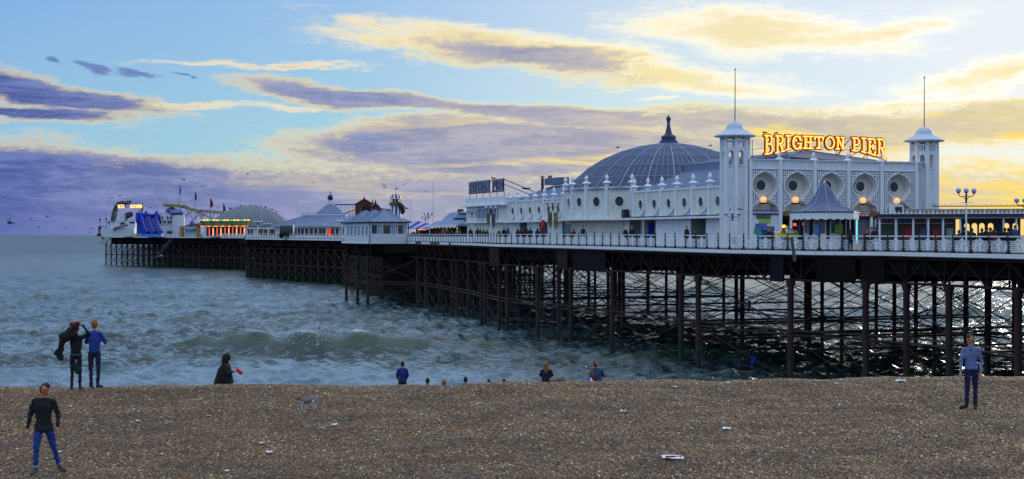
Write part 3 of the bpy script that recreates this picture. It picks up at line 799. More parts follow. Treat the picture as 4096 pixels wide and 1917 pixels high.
# ---------------------------------------------------------------- the arcade
PAL = Thing('arcade_building', 140, 66, label='long white Victorian arcade with blue dome, twin towers and latticed entrance front', cat='arcade')
def pinnacle_mesh():
    m = MB(); m.box(-.17,-.17,0,.17,.17,.30)
    m.box(-.33,-.33,.301,.33,.33,.36); m.frustum(-.33,-.33,.33,.33,.361,-.10,-.10,.10,.10,.56)
    m.lathe([(.07,.56),(.09,.60),(.15,.66),(.20,.78),(.19,.90),(.12,1.04),(.03,1.16),(.01,1.22)], n=8)
    return m.mesh('pinnacle', TRIM)
PIN = pinnacle_mesh()
LZ = 1.63   # ledge height above the eye
def ledge(m, t, s0, s1):
    m.box(t-.75, s0, E_+LZ-.10, t, s1, E_+LZ+.03); m.box(t-.80, s0, E_+LZ-.16, t-.752, s1, E_+LZ+.01)
def scallop(m, t, sl, sr, zb, h):
    """quarter-arch bracket: corner at the near (small s) end"""
    n = 7; pts = [(sl, zb)]
    for k in range(n+1):
        a = math.pi/2*k/n; pts.append((sr - (sr-sl)*math.sin(a)*1.0, zb + h*(1-math.cos(math.pi/2-a))*1.0))
    arc = [(sl + (sr-sl)*(1-math.cos(a)), zb + h*(1-math.sin(a))) for a in [math.pi/2*k/n for k in range(n+1)]]
    m.prism([(sl, zb)] + arc[::-1], 'x', t-.05, t-.012)
    for a, b in zip(arc, arc[1:]): m.bar((t-.06, *a), (t-.06, *b), .10, .06)
def side_section(bounds, t, ztop, zr, nolast=False):
    for i, (a, b) in enumerate(zip(bounds, bounds[1:])):
        c = (a+b)/2; zc = E_ + zr
        PAL.part('wall_panel', WHITE2, lambda m: rect_hole(m, 's', a+.001, b-.001, E_+LZ+.03, E_+ztop, c, zc, .47, t, t+.18))
        louv = (i == 0 and t < 63 and a < 120) or (a > 160 and 1.9 < (b-160)/3 < 2.9)
        w = PAL.part('round_window', GREYW if louv else GLASS, lambda m: disc(m, 's', c, zc, .49, t+.07, t+.10))
        PAL.part('window_frame', TRIM, lambda m: [m.bar((t-.02, c+.5*math.cos(x0), zc+.5*math.sin(x0)), (t-.02, c+.5*math.cos(x1), zc+.5*math.sin(x1)), .07, .07) for x0, x1 in [(2*math.pi*k/16, 2*math.pi*(k+1)/16) for k in range(16)]], parent=w, extra=None)
        if louv: PAL.part('louvre', M('louvre_dark', (60,64,70), .6), lambda m: [m.box(t+.04, c-math.sqrt(.2-z*z), zc+z-.03, t+.068, c+math.sqrt(.2-z*z), zc+z+.03) for z in (-.34, -.2, -.07, .07, .2, .34)], parent=w)
        PAL.part('scallop_bracket', M('bracket_blue_grey', (170,184,204), .5, .1, 3), lambda m: scallop(m, t, a+.16, b-.35, E_+LZ+.04, 1.25))
        PAL.part('cornice', TRIM, lambda m: (m.box(t-.10, a+.15, E_+ztop-.10, t-.002, b-.15, E_+ztop+.06)))
    for s in bounds[:-1] if nolast else bounds:
        PAL.part('pilaster', TRIM, lambda m: (m.box(t-.14, s-.14, E_+LZ+.031, t-.003, s+.14, E_+ztop+.12)))
        PAL.put(PIN, 'pinnacle', t+.06, s, E_+ztop+.12)
B1 = [115.9, 119.1, 122.4, 125.7, 128.9, 132.0, 135.1]
side_section(B1, 62, 4.26, 2.95)
B3 = [153.8, 156.7, 159.7, 162.7, 165.5, 168.6, 171.5]
side_section(B3, 62, 4.06, 2.85)
PAL.part('ledge', TRIM, lambda m: ledge(m, 61.99, 115.6, 136.6)); PAL.part('ledge', TRIM, lambda m: ledge(m, 61.99, 151.2, 171.5))
PAL.part('gutter', RUST, lambda m: (m.box(61.2, 116, E_+LZ+.05, 61.24, 136.3, E_+LZ+.14)))
# lower storey: boarded boxes and recesses
def lower(s0, s1, kind, z1=LZ-.11):
    zb = deck_z((s0+s1)/2); c = (s0+s1)/2
    if kind == 'box': PAL.part('boarded_wall', WHITE, lambda m: siding(m, 's', s0, s1, zb, E_+z1, 61.9, .17))
    elif kind == 'plain': PAL.part('plain_wall', WHITE2, lambda m: (m.box(62.2, s0, zb, 62.3, s1, E_+z1), [m.box(62.15, x, zb, 62.198, x+.05, E_+z1) for x in np.arange(s0+.02, s1-.05, 1.2)]))
    else:
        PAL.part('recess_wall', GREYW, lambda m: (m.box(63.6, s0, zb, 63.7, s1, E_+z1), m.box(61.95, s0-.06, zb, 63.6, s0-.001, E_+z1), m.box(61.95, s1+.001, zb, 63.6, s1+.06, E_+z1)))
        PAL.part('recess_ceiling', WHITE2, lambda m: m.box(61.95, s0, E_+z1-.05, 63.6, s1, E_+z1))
bx = [(s_of(2883,62), s_of(2828,62), 'box'), (s_of(2828,62), s_of(2766,62), 'recess'), (s_of(2766,62), s_of(2627,62), 'box'), (s_of(2627,62), s_of(2520,62), 'recess'),
      (s_of(2520,62), s_of(2462,62), 'box'), (s_of(2462,62), s_of(2252,62), 'plain'), (s_of(2252,62), s_of(2195,62), 'box'), (s_of(2195,62), s_of(2160,62), 'recess'), (s_of(2160,62), s_of(2112,62), 'box'),
      (s_of(2112,62), s_of(2082,62), 'recess'), (s_of(2082,62), s_of(2034,62), 'box')]
for a, b, k in bx:
    a, b = sorted((a, b)); lower(a, b, k)
for px_ in (2577, 2398, 2236, 2196):
    s = s_of(px_, 61.6); PAL.part('column', TRIM, lambda m: (m.tube((61.5, s, deck_z(s)), (61.5, s, E_+LZ-.17), .07, n=8), m.tube((61.5, s, E_+1.2), (61.5, s, E_+1.3), .13, n=8)), smooth=False)
s = s_of(2606, 63.5); PAL.part('door', M('blue_door', (36,84,214), .4), lambda m: m.box(62.95, s-.45, deck_z(s), 63.5, s-.38, E_+1.2), label='bright blue open door')
PAL.part('door_frame', M('orange_frame', (206,92,40), .5), lambda m: (m.box(63.5, s-.3, deck_z(s), 63.59, s-.2, E_+1.2), m.box(63.5, s+.75, deck_z(s), 63.59, s+.85, E_+1.2), m.box(63.5, s-.3, E_+1.201, 63.59, s+.85, E_+1.3)), label='orange door frame')
s = s_of(2272, 62.1); PAL.part('shop_window', M('teal_glass', (86,120,128), .2, .3), lambda m: m.box(62.05, s-1.6, E_-.3, 62.14, s+1.6, E_+1.2))
s = s_of(2492, 61.3); PAL.part('roof_box', NAVY, lambda m: m.box(61.3, s-.35, E_+LZ+.15, 61.8, s+.35, E_+LZ+.9))
# rotunda: 24-sided drum and dome
RC_S, RC_T, RR = 143.8, 70.0, 11.0
ROTX = lambda phi: Matrix.Translation(Vector((RC_T, RC_S, 0))) @ Matrix.Rotation(phi, 4, 'Z')   # local -x faces the camera side at phi=0
CH = RR*math.sin(R(7.5)); AP = RR*math.cos(R(7.5))
for k in range(-4, 9):
    phi = -R(15*k + 7.5)      # bay centre
    if 15*k < -60 or 15*k > 60: continue
    X = ROTX(phi); zt = 4.78; zc = E_+3.35
    PAL.part('rotunda_panel', WHITE2, lambda m: rect_hole(m, 's', -CH, CH, E_+LZ, E_+zt, 0, zc, .50, -AP, -AP+.2), extra=X)
    w = PAL.part('round_window', GLASS, lambda m: disc(m, 's', 0, zc, .52, -AP+.06, -AP+.1), extra=X)
    PAL.part('window_frame', TRIM, lambda m: [m.bar((-AP-.03, .55*math.cos(x0), zc+.55*math.sin(x0)), (-AP-.03, .55*math.cos(x1), zc+.55*math.sin(x1)), .07, .09) for x0, x1 in [(2*math.pi*k_/16, 2*math.pi*(k_+1)/16) for k_ in range(16)]], parent=w, extra=X)
    PAL.part('panel_moulding', TRIM, lambda m: (m.box(-AP-.05, -CH+.22, E_+zt-.1, -AP-.004, CH-.22, E_+zt+.06), m.box(-AP-.04, -CH+.25, E_+LZ+.25, -AP-.004, -CH+.31, E_+zt-.5), m.box(-AP-.04, CH-.31, E_+LZ+.25, -AP-.004, CH-.25, E_+zt-.5)), extra=X)
    PAL.part('rotunda_ledge', TRIM, lambda m: (m.box(-AP-.6, -CH-.05, E_+LZ-.12, -AP, CH+.05, E_+LZ-.004), m.box(-AP-.66, -CH-.05, E_+LZ-.16, -AP-.61, CH+.05, E_+LZ+.06)), extra=X)
    PAL.part('rotunda_base', WHITE2, lambda m: m.box(-AP+.6, -CH, deck_z(145), -AP+.7, CH, E_+LZ-.12), extra=X)
for k in range(-4, 7):
    phi = -R(15*k)
    if not -50 < 15*k < 70: continue
    X = ROTX(phi)
    PAL.part('rotunda_pilaster', TRIM, lambda m: (m.box(-RR-.14, -.17, E_+LZ, -RR+.1, .17, E_+4.9), m.box(-RR-.19, -.06, E_+1.9, -RR-.141, .06, E_+4.6)), extra=X)
    p = X @ Vector((-RR+.0, 0, 0)); PAL.put(PIN, 'pinnacle', p.x, p.y, E_+4.9, rz=phi)
# dome
DP = [(11.0, 4.6), (9.7, 5.85), (8.35, 7.02), (6.7, 8.0), (4.9, 8.75), (3.0, 9.28), (.9, 9.62)]
NSEG = 24
for i in range(len(DP)-1):
    (r0, z0), (r1, z1) = DP[i], DP[i+1]
    half = math.tan(math.pi/NSEG); m = MB(); e = .03
    nx = (z1-z0); nz = (r0-r1); ln = math.hypot(nx, nz); nx /= ln; nz /= ln
    a0, a1 = r0*half-e, max(.03, r1*half-e); th = .07
    vs = [(-r0, -a0, z0), (-r0, a0, z0), (-r1, a1, z1), (-r1, -a1, z1)]
    vs += [(x - nx*th*-1*-1, y, z + nz*th) for x, y, z in vs]
    m.add(vs, [(0,1,2,3),(7,6,5,4),(0,4,5,1),(1,5,6,2),(2,6,7,3),(3,7,4,0)])
    me = m.mesh('dome_panel', LEADD)
    rb = MB(); rb.bar((-r0-.02, r0*half, z0+.06), (-r1-.02, r1*half, z1+.06), .10, .12); rb.bar((-r0-.02, -r0*half, z0+.06), (-r0-.02, r0*half, z0+.06), .13, .12)
    sm = MB()
    for q in (-.5, 0, .5): sm.bar((-r0-.03, r0*half*q*1., z0+.07), (-r1-.03, r1*half*q, z1+.07), .035, .05)
    rme = rb.mesh('dome_rib', SEAM); sme = sm.mesh('dome_seam', SEAM)
    for k in range(NSEG):
        a = -math.pi*2*k/NSEG
        if 8 < k < 16 and i < 3: pass
        PAL.put(me, 'dome_panel', RC_T, RC_S, E_, rz=a); PAL.put(rme, 'dome_rib', RC_T, RC_S, E_, rz=a)
    allm = MB()
    for k in range(NSEG):
        T_ = Matrix.Rotation(-math.pi*2*k/NSEG, 4, 'Z'); allm.T = T_; allm.add(sm.v, sm.f)
    PAL.put(allm.mesh('dome_seams', SEAM), 'dome_seams', RC_T, RC_S, E_, kind='stuff')
lan = PAL.part('lantern', LEADD, lambda m: m.lathe([(1.05,9.75),(1.0,9.95),(.82,10.0),(.80,10.35),(.88,10.38),(.70,10.5),(.40,10.72),(.30,11.1),(.20,11.5),(.14,11.9),(.20,12.0),(.20,12.12),(.26,12.2),(.26,12.42),(.1,12.55),(.02,12.75)], (RC_T, RC_S, E_), n=8))
# inner core so no light passes under the dome
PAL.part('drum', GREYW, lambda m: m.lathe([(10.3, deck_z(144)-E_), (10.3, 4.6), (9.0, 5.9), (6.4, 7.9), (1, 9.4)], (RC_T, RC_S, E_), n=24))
# roofs
def roof_plane(name, pts, mat, seam_n=0, seams=None):
    """pts: quad (t,s,z above eye) eave0, eave1, ridge1, ridge0"""
    def fn(m):
        up = [(t, s, E_+z) for t, s, z in pts]; dn = [(t, s, E_+z-.10) for t, s, z in pts]
        m.add(up+dn, [(0,1,2,3),(7,6,5,4),(0,4,5,1),(1,5,6,2),(2,6,7,3),(3,7,4,0)])
    PAL.part(name, mat, fn)
    a, b, c, d = [Vector((t, s, E_+z)) for t, s, z in pts]
    for k in range(seam_n+1):
        f = k/max(1, seam_n); p = a.lerp(b, f); q = d.lerp(c, f); o = Vector((0,0,.04))
        PAL.part('roof_roll', SEAM, lambda m: m.bar(p+o, q+o, .07, .07))
roof_plane('roof', [(62.1,114.6,4.2),(62.1,136,4.2),(67.4,136,6.3),(67.4,114.6,6.3)], LEAD, 22)
roof_plane('roof', [(67.45,114.8,6.3),(67.45,137,6.3),(67.6,137,6.95),(67.6,114.8,6.95)], GREYR)
roof_plane('roof', [(67.6,114.8,6.9),(67.6,138,6.9),(71.2,138,7.65),(71.2,118.6,7.65)], GREYR, 0)
roof_plane('roof', [(79.6,114.8,6.3),(67.6,114.8,6.85),(71.2,118.6,7.65),(71.3,118.6,7.65)], GREYR, 0)
roof_plane('roof', [(80.4,138,6.2),(80.4,114.8,6.2),(71.3,118.6,7.64),(71.3,138,7.64)], GREYR, 0)
roof_plane('roof', [(62.1,152,4.0),(62.1,171.5,4.0),(67.2,171.5,5.75),(67.2,152,6.2)], LEAD, 18)
roof_plane('roof', [(67.25,150,6.2),(67.25,171.5,5.75),(80,171.5,4.2),(80,150,4.2)], GREYR, 0)
PAL.part('ridge_cresting', SEAM, lambda m: (m.bar((67.6,115,E_+7.0),(67.6,137,E_+7.0),.10,.10), [m.box(67.56, s, E_+7.05, 67.64, s+.12, E_+7.17) for s in np.arange(115.2, 137, .5)]))
PAL.part('ridge_cresting', SEAM, lambda m: (m.bar((67.25,152.5,E_+6.24),(67.25,171.5,E_+5.8),.12,.12), [m.box(67.2, s, E_+5.85+(171.5-s)*.023, 67.3, s+.12, E_+6.0+(171.5-s)*.023) for s in np.arange(153, 171, .6)]))
PAL.part('back_wall', WHITE2, lambda m: (m.box(62.3,115,deck_z(120),80.2,137,E_+4.1) if False else (m.box(63.8,116.5,deck_z(120),80,137,E_+4.1), m.box(63.8,150,deck_z(160),80,187,E_+3.9))))
s = s_of(2170, 66); PAL.part('chimney_pipe', M('brown_pipe', (62,44,40), .6), lambda m: (m.tube((66, s, E_+5.3), (66, s, E_+7.0), .18, n=8), m.lathe([(.22,0),(.36,.05),(.1,.14)], (66, s, E_+7.05), 8)))
s = s_of(2120, 66); PAL.part('satellite_dish', IRON, lambda m: (m.tube((65.5, s, E_+5.0), (65.5, s, E_+5.7), .05), m.lathe([(.04,-.12),(.35,-.06),(.62,.08),(.64,.10)], (65.5, s, E_+5.75), 14)), extra=None)
s = s_of(2232, 67); PAL.part('roof_vent', GREYR, lambda m: (m.box(66.6, s-1.6, E_+6.1, 67.8, s+3.5, E_+6.9), m.box(66.9, s+2.7, E_+6.9, 67.3, s+3.1, E_+7.25)))
# --- block at the seaward end
bk0, bk1 = 171.6, 187.0
PAL.part('block_wall', WHITE2, lambda m: (m.box(61.7, bk0, E_+LZ+.01, 80, bk1, E_+3.62)))
PAL.part('block_wall', WHITE2, lambda m: (m.box(61.8, bk0, deck_z(180), 80, bk1, E_+LZ)))
PAL.part('parapet', WHITE, lambda m: (m.box(61.5, bk0-.2, E_+3.78, 79, bk1-.1, E_+4.72), [m.box(61.44, s, E_+3.8, 61.498, s+.06, E_+4.7) for s in np.arange(bk0, bk1-.5, 2.4)]))
PAL.part('canopy', TRIM, lambda m: m.box(61.0, bk0-.2, E_+3.621, 79.5, bk1+.3, E_+3.779))
PAL.part('canopy', TRIM, lambda m: m.box(61.2, bk0, E_+LZ-.12, 61.79, bk1+.2, E_+LZ-.002))
ws = sorted(s_of(p, 61.6) for p in (1902, 1918, 1934, 1950, 1966, 1990))
for a, b in zip(ws, ws[1:]):
    w = PAL.part('window', M('bluish_glass', (96,118,150), .25, .3), lambda m: m.box(61.6, a+.12, E_+2.05, 61.69, b-.12, E_+3.3))
    PAL.part('window_frame', TRIM, lambda m: (m.box(61.52, a+.04, E_+1.95, 61.598, a+.16, E_+3.4), m.box(61.52, (a+b)/2-.05, E_+2.0, 61.598, (a+b)/2+.05, E_+3.3), m.box(61.52, a+.16, E_+3.3, 61.598, b-.12, E_+3.4), m.box(61.52, a+.16, E_+1.95, 61.598, b-.12, E_+2.05)), parent=w)
PAL.part('hanging_lamp', TRIM, lambda m: m.ball((60.6, 187.5, E_+2.4), .3)) if False else None
# ---------------------------------------------------------------- entrance front
FS = 113.4
def fz(py, t=70): return E_ + (940-py)/F*depth(FS, t)
BT = [62.9, 65.8, 69.2, 72.6, 76.0, 79.6]
LIT = M('lamp_glass_warm', (255,214,150), .4, emit=(255,196,130), es=.45)
BACKG = M('trellis_painted_shade', (96,108,124), .7, .1)  # squares behind the trellis bars, the shade of the gaps put into their colour
ZT, ZL, ZB = E_+6.42, E_+5.62, E_+2.05
PAL.part('facade_wall', WHITE2, lambda m: siding(m, 't', 62.6, 80.3, E_+1.7, ZT-.05, FS+.82, .20, .15, .02))
for i, (a, b) in enumerate(zip(BT, BT[1:])):
    c = (a+b)/2; cz = E_+4.28; rr = 1.12; hw = 1.28
    # horseshoe outline, right half then mirrored: (dx, z)
    half = [(.60, ZB+1.02), (.70, ZB+1.12)]
    ang = np.linspace(-math.asin(.80), math.pi/2*.86, 12)
    half += [(rr*1.14*math.cos(x), cz+rr*math.sin(x)) for x in ang] + [(0, cz+rr*1.12)]
    foot = [(1.32, ZB-.02), (1.28, ZB+.34), (1.06, ZB+.56), (.86, ZB+.62), (.66, ZB+.84)]
    right = foot + half
    out = [(c+x, z) for x, z in right] + [(c-x, z) for x, z in right[::-1][1:]]
    def inside(u, z):
        x = abs(u-c)
        if ((x/1.14)**2 + (z-cz)**2) < rr*rr: return True
        if z > cz: return x < .28 and z < cz+rr*1.12-x*.5
        for (x0, z0), (x1, z1) in zip(right, right[1:]):
            if z0 <= z <= z1: return x < x0 + (x1-x0)*(z-z0)/max(1e-6, z1-z0)
        return False
    def reveal(m):
        n = len(out)
        vs = [(u, FS, z) for u, z in out] + [(u, FS+.8, z) for u, z in out]
        m.add(vs, [(k, k+1, n+k+1, n+k) for k in range(n-1)])
        # backing sheet behind the trellis, leaving the niche open: thin moulding along the outline
        for k in range(n-1): m.bar((out[k][0], FS-.03, out[k][1]), (out[k+1][0], FS-.03, out[k+1][1]), .07, .09)
    PAL.part('niche_surround', TRIM, reveal)
    def trellis(m):
        step = .205; w = .075
        us = np.arange(a+.22, b-.15, step); zs = np.arange(ZB+.1, ZL, step)
        for u in us:
            z = ZB+.05
            while z < ZL:
                z2 = z+step
                if not inside(u, z) and not inside(u, z2): m.box(u-w/2, FS-.015, z, u+w/2, FS+.03, z2)
                z = z2
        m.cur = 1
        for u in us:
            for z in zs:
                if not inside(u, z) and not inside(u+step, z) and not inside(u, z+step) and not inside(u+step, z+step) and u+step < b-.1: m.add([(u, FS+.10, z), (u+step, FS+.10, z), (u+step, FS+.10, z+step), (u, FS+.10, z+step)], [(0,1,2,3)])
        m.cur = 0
        for z in zs:
            u = a+.15
            while u < b-.16:
                u2 = min(u+step, b-.15)
                if not inside(u, z) and not inside(u2, z): m.box(u, FS-.022, z-w/2, u2, FS+.022, z+w/2)
                u = u2
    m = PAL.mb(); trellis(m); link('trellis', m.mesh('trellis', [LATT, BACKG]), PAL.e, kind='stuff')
    PAL.part('parapet_panel', WHITE, lambda m: (m.box(a+.15, FS-.02, ZL, b-.15, FS+.2, ZT), m.box(a+.15, FS-.10, ZT-.10, b-.15, FS-.021, ZT), m.box(a+.15, FS-.07, ZL, b-.15, FS-.021, ZL+.07)))
    PAL.part('parapet_fan', TRIM, lambda m: [m.bar((a+.5+j*(b-a-1)/4-.12*math.cos(x), FS-.035, ZL+.42+.12*math.sin(x)), (a+.5+j*(b-a-1)/4-.12*math.cos(x+.6), FS-.035, ZL+.42+.12*math.sin(x+.6)), .03, .03) for j in range(5) for x in (.0,.6,1.2,1.8,2.4)], kind='stuff')
    cw = c-.02
    w = PAL.part('round_window', GLASS, lambda m: disc(m, 't', cw, E_+4.28, .47, FS+.70, FS+.74))
    PAL.part('window_frame', TRIM, lambda m: [m.bar((cw+.5*math.cos(x0), FS+.69, E_+4.28+.5*math.sin(x0)), (cw+.5*math.cos(x1), FS+.69, E_+4.28+.5*math.sin(x1)), .08, .08) for x0, x1 in [(2*math.pi*k/20, 2*math.pi*(k+1)/20) for k in range(20)]], parent=w)
    lp = PAL.part('wall_lamp', IRON, lambda m: (m.tube((cw, FS+.8, E_+2.75), (cw, FS+.3, E_+2.75), .03), m.lathe([(.05,0),(.34,.06),(.38,.10),(.36,.14)], (cw, FS+.25, E_+2.62), 12)))
    PAL.part('lamp_globe', LIT, lambda m: m.ball((cw, FS+.25, E_+3.02), .30, 12, 7), parent=lp, smooth=True)
for i, t in enumerate(BT):
    PAL.part('facade_pilaster', TRIM, lambda m: (m.box(t-.15, FS-.16, deck_z(FS), t+.15, FS+.8, ZT+.02), m.box(t-.04, FS-.2, ZB, t+.04, FS-.161, ZT-.3)))
    if 0 < i < 5: PAL.put(PIN, 'pinnacle', t, FS+.1, ZT-.2, scale=(.85,.85,.85))
PAL.part('facade_coping', TRIM, lambda m: m.box(62.4, FS-.18, ZT+.02, 80.4, FS+.4, ZT+.09))
# ground floor of the front
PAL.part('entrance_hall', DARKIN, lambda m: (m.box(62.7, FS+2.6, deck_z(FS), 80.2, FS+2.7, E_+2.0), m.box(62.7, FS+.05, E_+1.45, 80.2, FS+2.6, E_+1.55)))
def txt(parent, string, size, mat, loc, rot, name='lettering', extr=.006, align='CENTER', sx=1.0, bold=0):
    cu = bpy.data.curves.new('t', 'FONT'); cu.body = string; cu.size = size; cu.extrude = extr; cu.align_x = align; cu.align_y = 'CENTER'; cu.offset = bold; cu.resolution_u = 3
    o = bpy.data.objects.new('t', cu); COL.objects.link(o)
    dg = bpy.context.evaluated_depsgraph_get(); me = bpy.data.meshes.new_from_object(o.evaluated_get(dg)); bpy.data.objects.remove(o); bpy.data.curves.remove(cu)
    me.name = name; me.materials.clear(); me.materials.append(mat)
    q = bpy.data.objects.new(name, me); COL.objects.link(q); q.parent = parent; q.location = loc; q.rotation_euler = rot; q.scale = (sx, 1, 1); return q
PURP = M('purple_sign', (74,42,120), .5); WTXT = M('white_lettering', (235,235,240), .5, 0); ORSG = M('brown_orange_sign', (150,74,36), .5, .3, 3); GRSG = M('green_star', (60,150,50), .5)
sg = PAL.part('fascia_sign', PURP, lambda m: m.box(63.06, FS-.08, E_+1.72, 65.64, FS-.02, E_+2.12), label='purple sign reading CASH MACHINE INSIDE ARCADE')
txt(sg, 'CASH MACHINE INSIDE ARCADE', .225, WTXT, (64.35-PAL.tc, FS-.09-PAL.sc, E_+1.92-PAL.z0), (R(90),0,0), bold=.006, sx=.80)
for a, b, l1, l2, sh in ((65.98, 69.04, 'THIS', 'END', 66.9), (72.8, 75.85, 'WAY TO THE', 'OF THE PIER', 74.1)):
    def arch(m):
        w = b-a; pts = [(a, E_+1.62)] + [(a+w/2-w/2*math.cos(x), E_+1.62+.46*min(1, math.sin(x)*1.6)) for x in np.linspace(0.05, math.pi-.05, 12)] + [(b, E_+1.62)]
        nn = len(pts); m.add([(u, FS-.08, z) for u, z in pts] + [(u, FS-.03, z) for u, z in pts], [(k, (k+1)%nn, nn+(k+1)%nn, nn+k) for k in range(nn)] + [tuple(range(nn))[::-1], tuple(range(nn, 2*nn))])
    sg = PAL.part('arched_sign', ORSG, arch, label='orange and brown arched sign reading %s %s' % (l1, l2))
    txt(sg, l1, .20, WTXT, (sh-PAL.tc, FS-.09-PAL.sc, E_+1.93-PAL.z0), (R(90),0,0), bold=.006)
    txt(sg, l2, .20, WTXT, (sh-PAL.tc, FS-.09-PAL.sc, E_+1.72-PAL.z0), (R(90),0,0), bold=.006)
    for u in (a+.5, b-.4): PAL.part('star', GRSG, lambda m: m.box(u-.12, FS-.1, E_+1.66, u+.12, FS-.081, E_+2.0), parent=sg)
PAL.part('column', TRIM, lambda m: [m.box(t-.1, FS-.02, deck_z(FS), t+.1, FS+.15, E_+1.6) for t in (66.9, 70.2, 71.5, 73.5, 75.0)])
PAL.part('glazed_door', M('grey_door_glass', (104,110,112), .3, .3), lambda m: m.box(73.6, FS+.4, deck_z(FS), 75.6, FS+.5, E_+1.5))
pc = [((66,120,60),(63.5,1.35,64.9,1.72)), ((180,190,60),(63.75,1.0,64.9,1.30)), ((70,110,190),(63.4,.62,64.5,.97)), ((60,150,110),(63.3,.1,64.8,.58)), ((200,90,110),(64.0,.68,64.6,.80))]
for j, (c, (x0, z0, x1, z1)) in enumerate(pc):
    PAL.part('poster', M('poster%d' % j, c, .5, .5, 6), lambda m: m.box(x0, FS-.03-.004*j, E_+z0, x1, FS-.02-.004*j+.002, E_+z1))
PAL.part('poster_wall', WHITE, lambda m: m.box(63.05, FS, deck_z(FS), 65.65, FS+.1, E_+1.71))
for t, z, c in ((66.9, .75, (240,220,70)), (68.0, .9, (230,70,60)), (70.6, 1.0, (255,140,60)), (73.0, .9, (255,170,70)), (73.2, 1.15, (255,190,90)), (72.9, .2, (230,80,30)), (68.9,.95,(220,60,60)), (77.0,.8,(240,190,90)), (78.4,.6,(230,90,60))):
    PAL.part('arcade_light', M('arc%d' % int(t*10), c, .5, emit=c, es=1.2), lambda m: m.box(t-.14, FS+1.2, E_+z-.12, t+.14, FS+1.3, E_+z+.12))
for t, c in ((67.6,(120,40,30)), (68.6,(60,60,110)), (71.9,(140,110,60)), (73.0,(150,90,50)), (76.8,(90,60,110)), (78.3,(50,90,130)), (79.2,(130,60,40))):
    PAL.part('game_cabinet', M('cab%d' % int(t*10), c, .4, .4, 4), lambda m: m.box(t-.3, FS+1.5, deck_z(FS), t+.3, FS+2.2, E_+.8))
# --- towers
def tower(t, s, label, hide_lamp=False):
    tw = PAL.part('tower', WHITE, lambda m: m.lathe([(1.14, deck_z(s)-E_), (1.14, 5.75), (1.16, 5.78), (1.16, 5.9), (1.10, 5.95), (.2, 5.96)], (t, s, E_), 8, R(22.5)), label=label)
    R8 = 1.16
    def bands(m):
        for z in np.arange(deck_z(s)-E_+.3, 5.6, .22): m.lathe([(1.155, z), (1.165, z+.03), (1.155, z+.035)], (t, s, E_), 8, R(22.5))
    PAL.part('boarding', WHITE, bands, parent=tw)
    for k in range(8):
        a = R(22.5+45*k); x, y = t+R8*math.cos(a), s+R8*math.sin(a)
        PAL.part('corner_pier', TRIM, lambda m: (m.box(-.13, -.13, deck_z(s), .13, .13, E_+8.05), m.box(-.05, -.05+.12, deck_z(s)+1, .05, .155, E_+5.5)), parent=tw, extra=Matrix.Translation(Vector((x, y, 0))) @ Matrix.Rotation(a-math.pi/2, 4, 'Z'))
        PAL.part('eave_ball', TRIM, lambda m: m.ball((x, y, E_+8.2), .17, 8, 5), parent=tw)
        a2 = R(45*k); X = Matrix.Translation(Vector((t, s, 0))) @ Matrix.Rotation(a2, 4, 'Z'); ap = 1.09; hw = .36
        def face(m):
            # arched opening (width .44, springing at 6.95) and slots above
            m.box(ap-.05, -hw, E_+5.95, ap+.03, -.22, E_+7.5); m.box(ap-.05, .22, E_+5.95, ap+.03, hw, E_+7.5)
            n = 6
            for q in range(n):
                x0, x1 = math.pi*q/n, math.pi*(q+1)/n
                y0, y1 = -.22*math.cos(x0), -.22*math.cos(x1); z0, z1 = E_+6.98+.22*math.sin(x0), E_+6.98+.22*math.sin(x1)
                m.add([(ap-.05, y0, z0), (ap-.05, y1, z1), (ap-.05, y1, E_+7.5), (ap-.05, y0, E_+7.5), (ap+.03, y0, z0), (ap+.03, y1, z1), (ap+.03, y1, E_+7.5), (ap+.03, y0, E_+7.5)], [(0,1,2,3),(7,6,5,4),(0,4,5,1),(2,3,7,6)])
            for y in (-.30, -.10, .10, .30): m.box(ap-.05, y-.05, E_+7.5, ap+.02, y+.05, E_+8.0)
            m.box(ap-.06, -hw, E_+8.0, ap+.04, hw, E_+8.12); m.box(ap+.031, -.26, E_+5.9, ap+.06, .26, E_+5.98)
        PAL.part('arched_face', TRIM, face, parent=tw, extra=X)
    PAL.part('tower_roof', M('roof_white', (196,208,224), .5, .1, 2), lambda m: m.lathe([(1.0,8.30),(1.78,8.42),(1.80,8.50),(1.72,8.54),(1.22,8.80),(.84,9.02),(.78,9.12),(.70,9.34),(.50,9.56),(.25,9.70),(.06,9.76)], (t, s, E_), 16, R(11.25)), parent=tw)
    PAL.part('roof_soffit', GREYW, lambda m: m.lathe([(1.0, 8.28), (1.0, 8.31), (.2, 8.33)], (t, s, E_), 8, R(22.5)), parent=tw)
    PAL.part('tower_core', GREYW, lambda m: (m.tube((t, s, E_+5.9), (t, s, E_+8.3), .12, n=6)), parent=tw)
    PAL.part('flagpole', M('pole_weathered', (120,112,104), .5, .2), lambda m: (m.tube((t, s, E_+9.7), (t+.02, s, E_+14.1), .055, .03, n=6), m.ball((t+.02, s, E_+14.2), .09, 6, 4)), parent=tw)
tower(62.0, 114.4, 'left tower with eight-sided hat roof and flagpole')
tower(81.2, 114.4, 'right tower with eight-sided hat roof and flagpole')
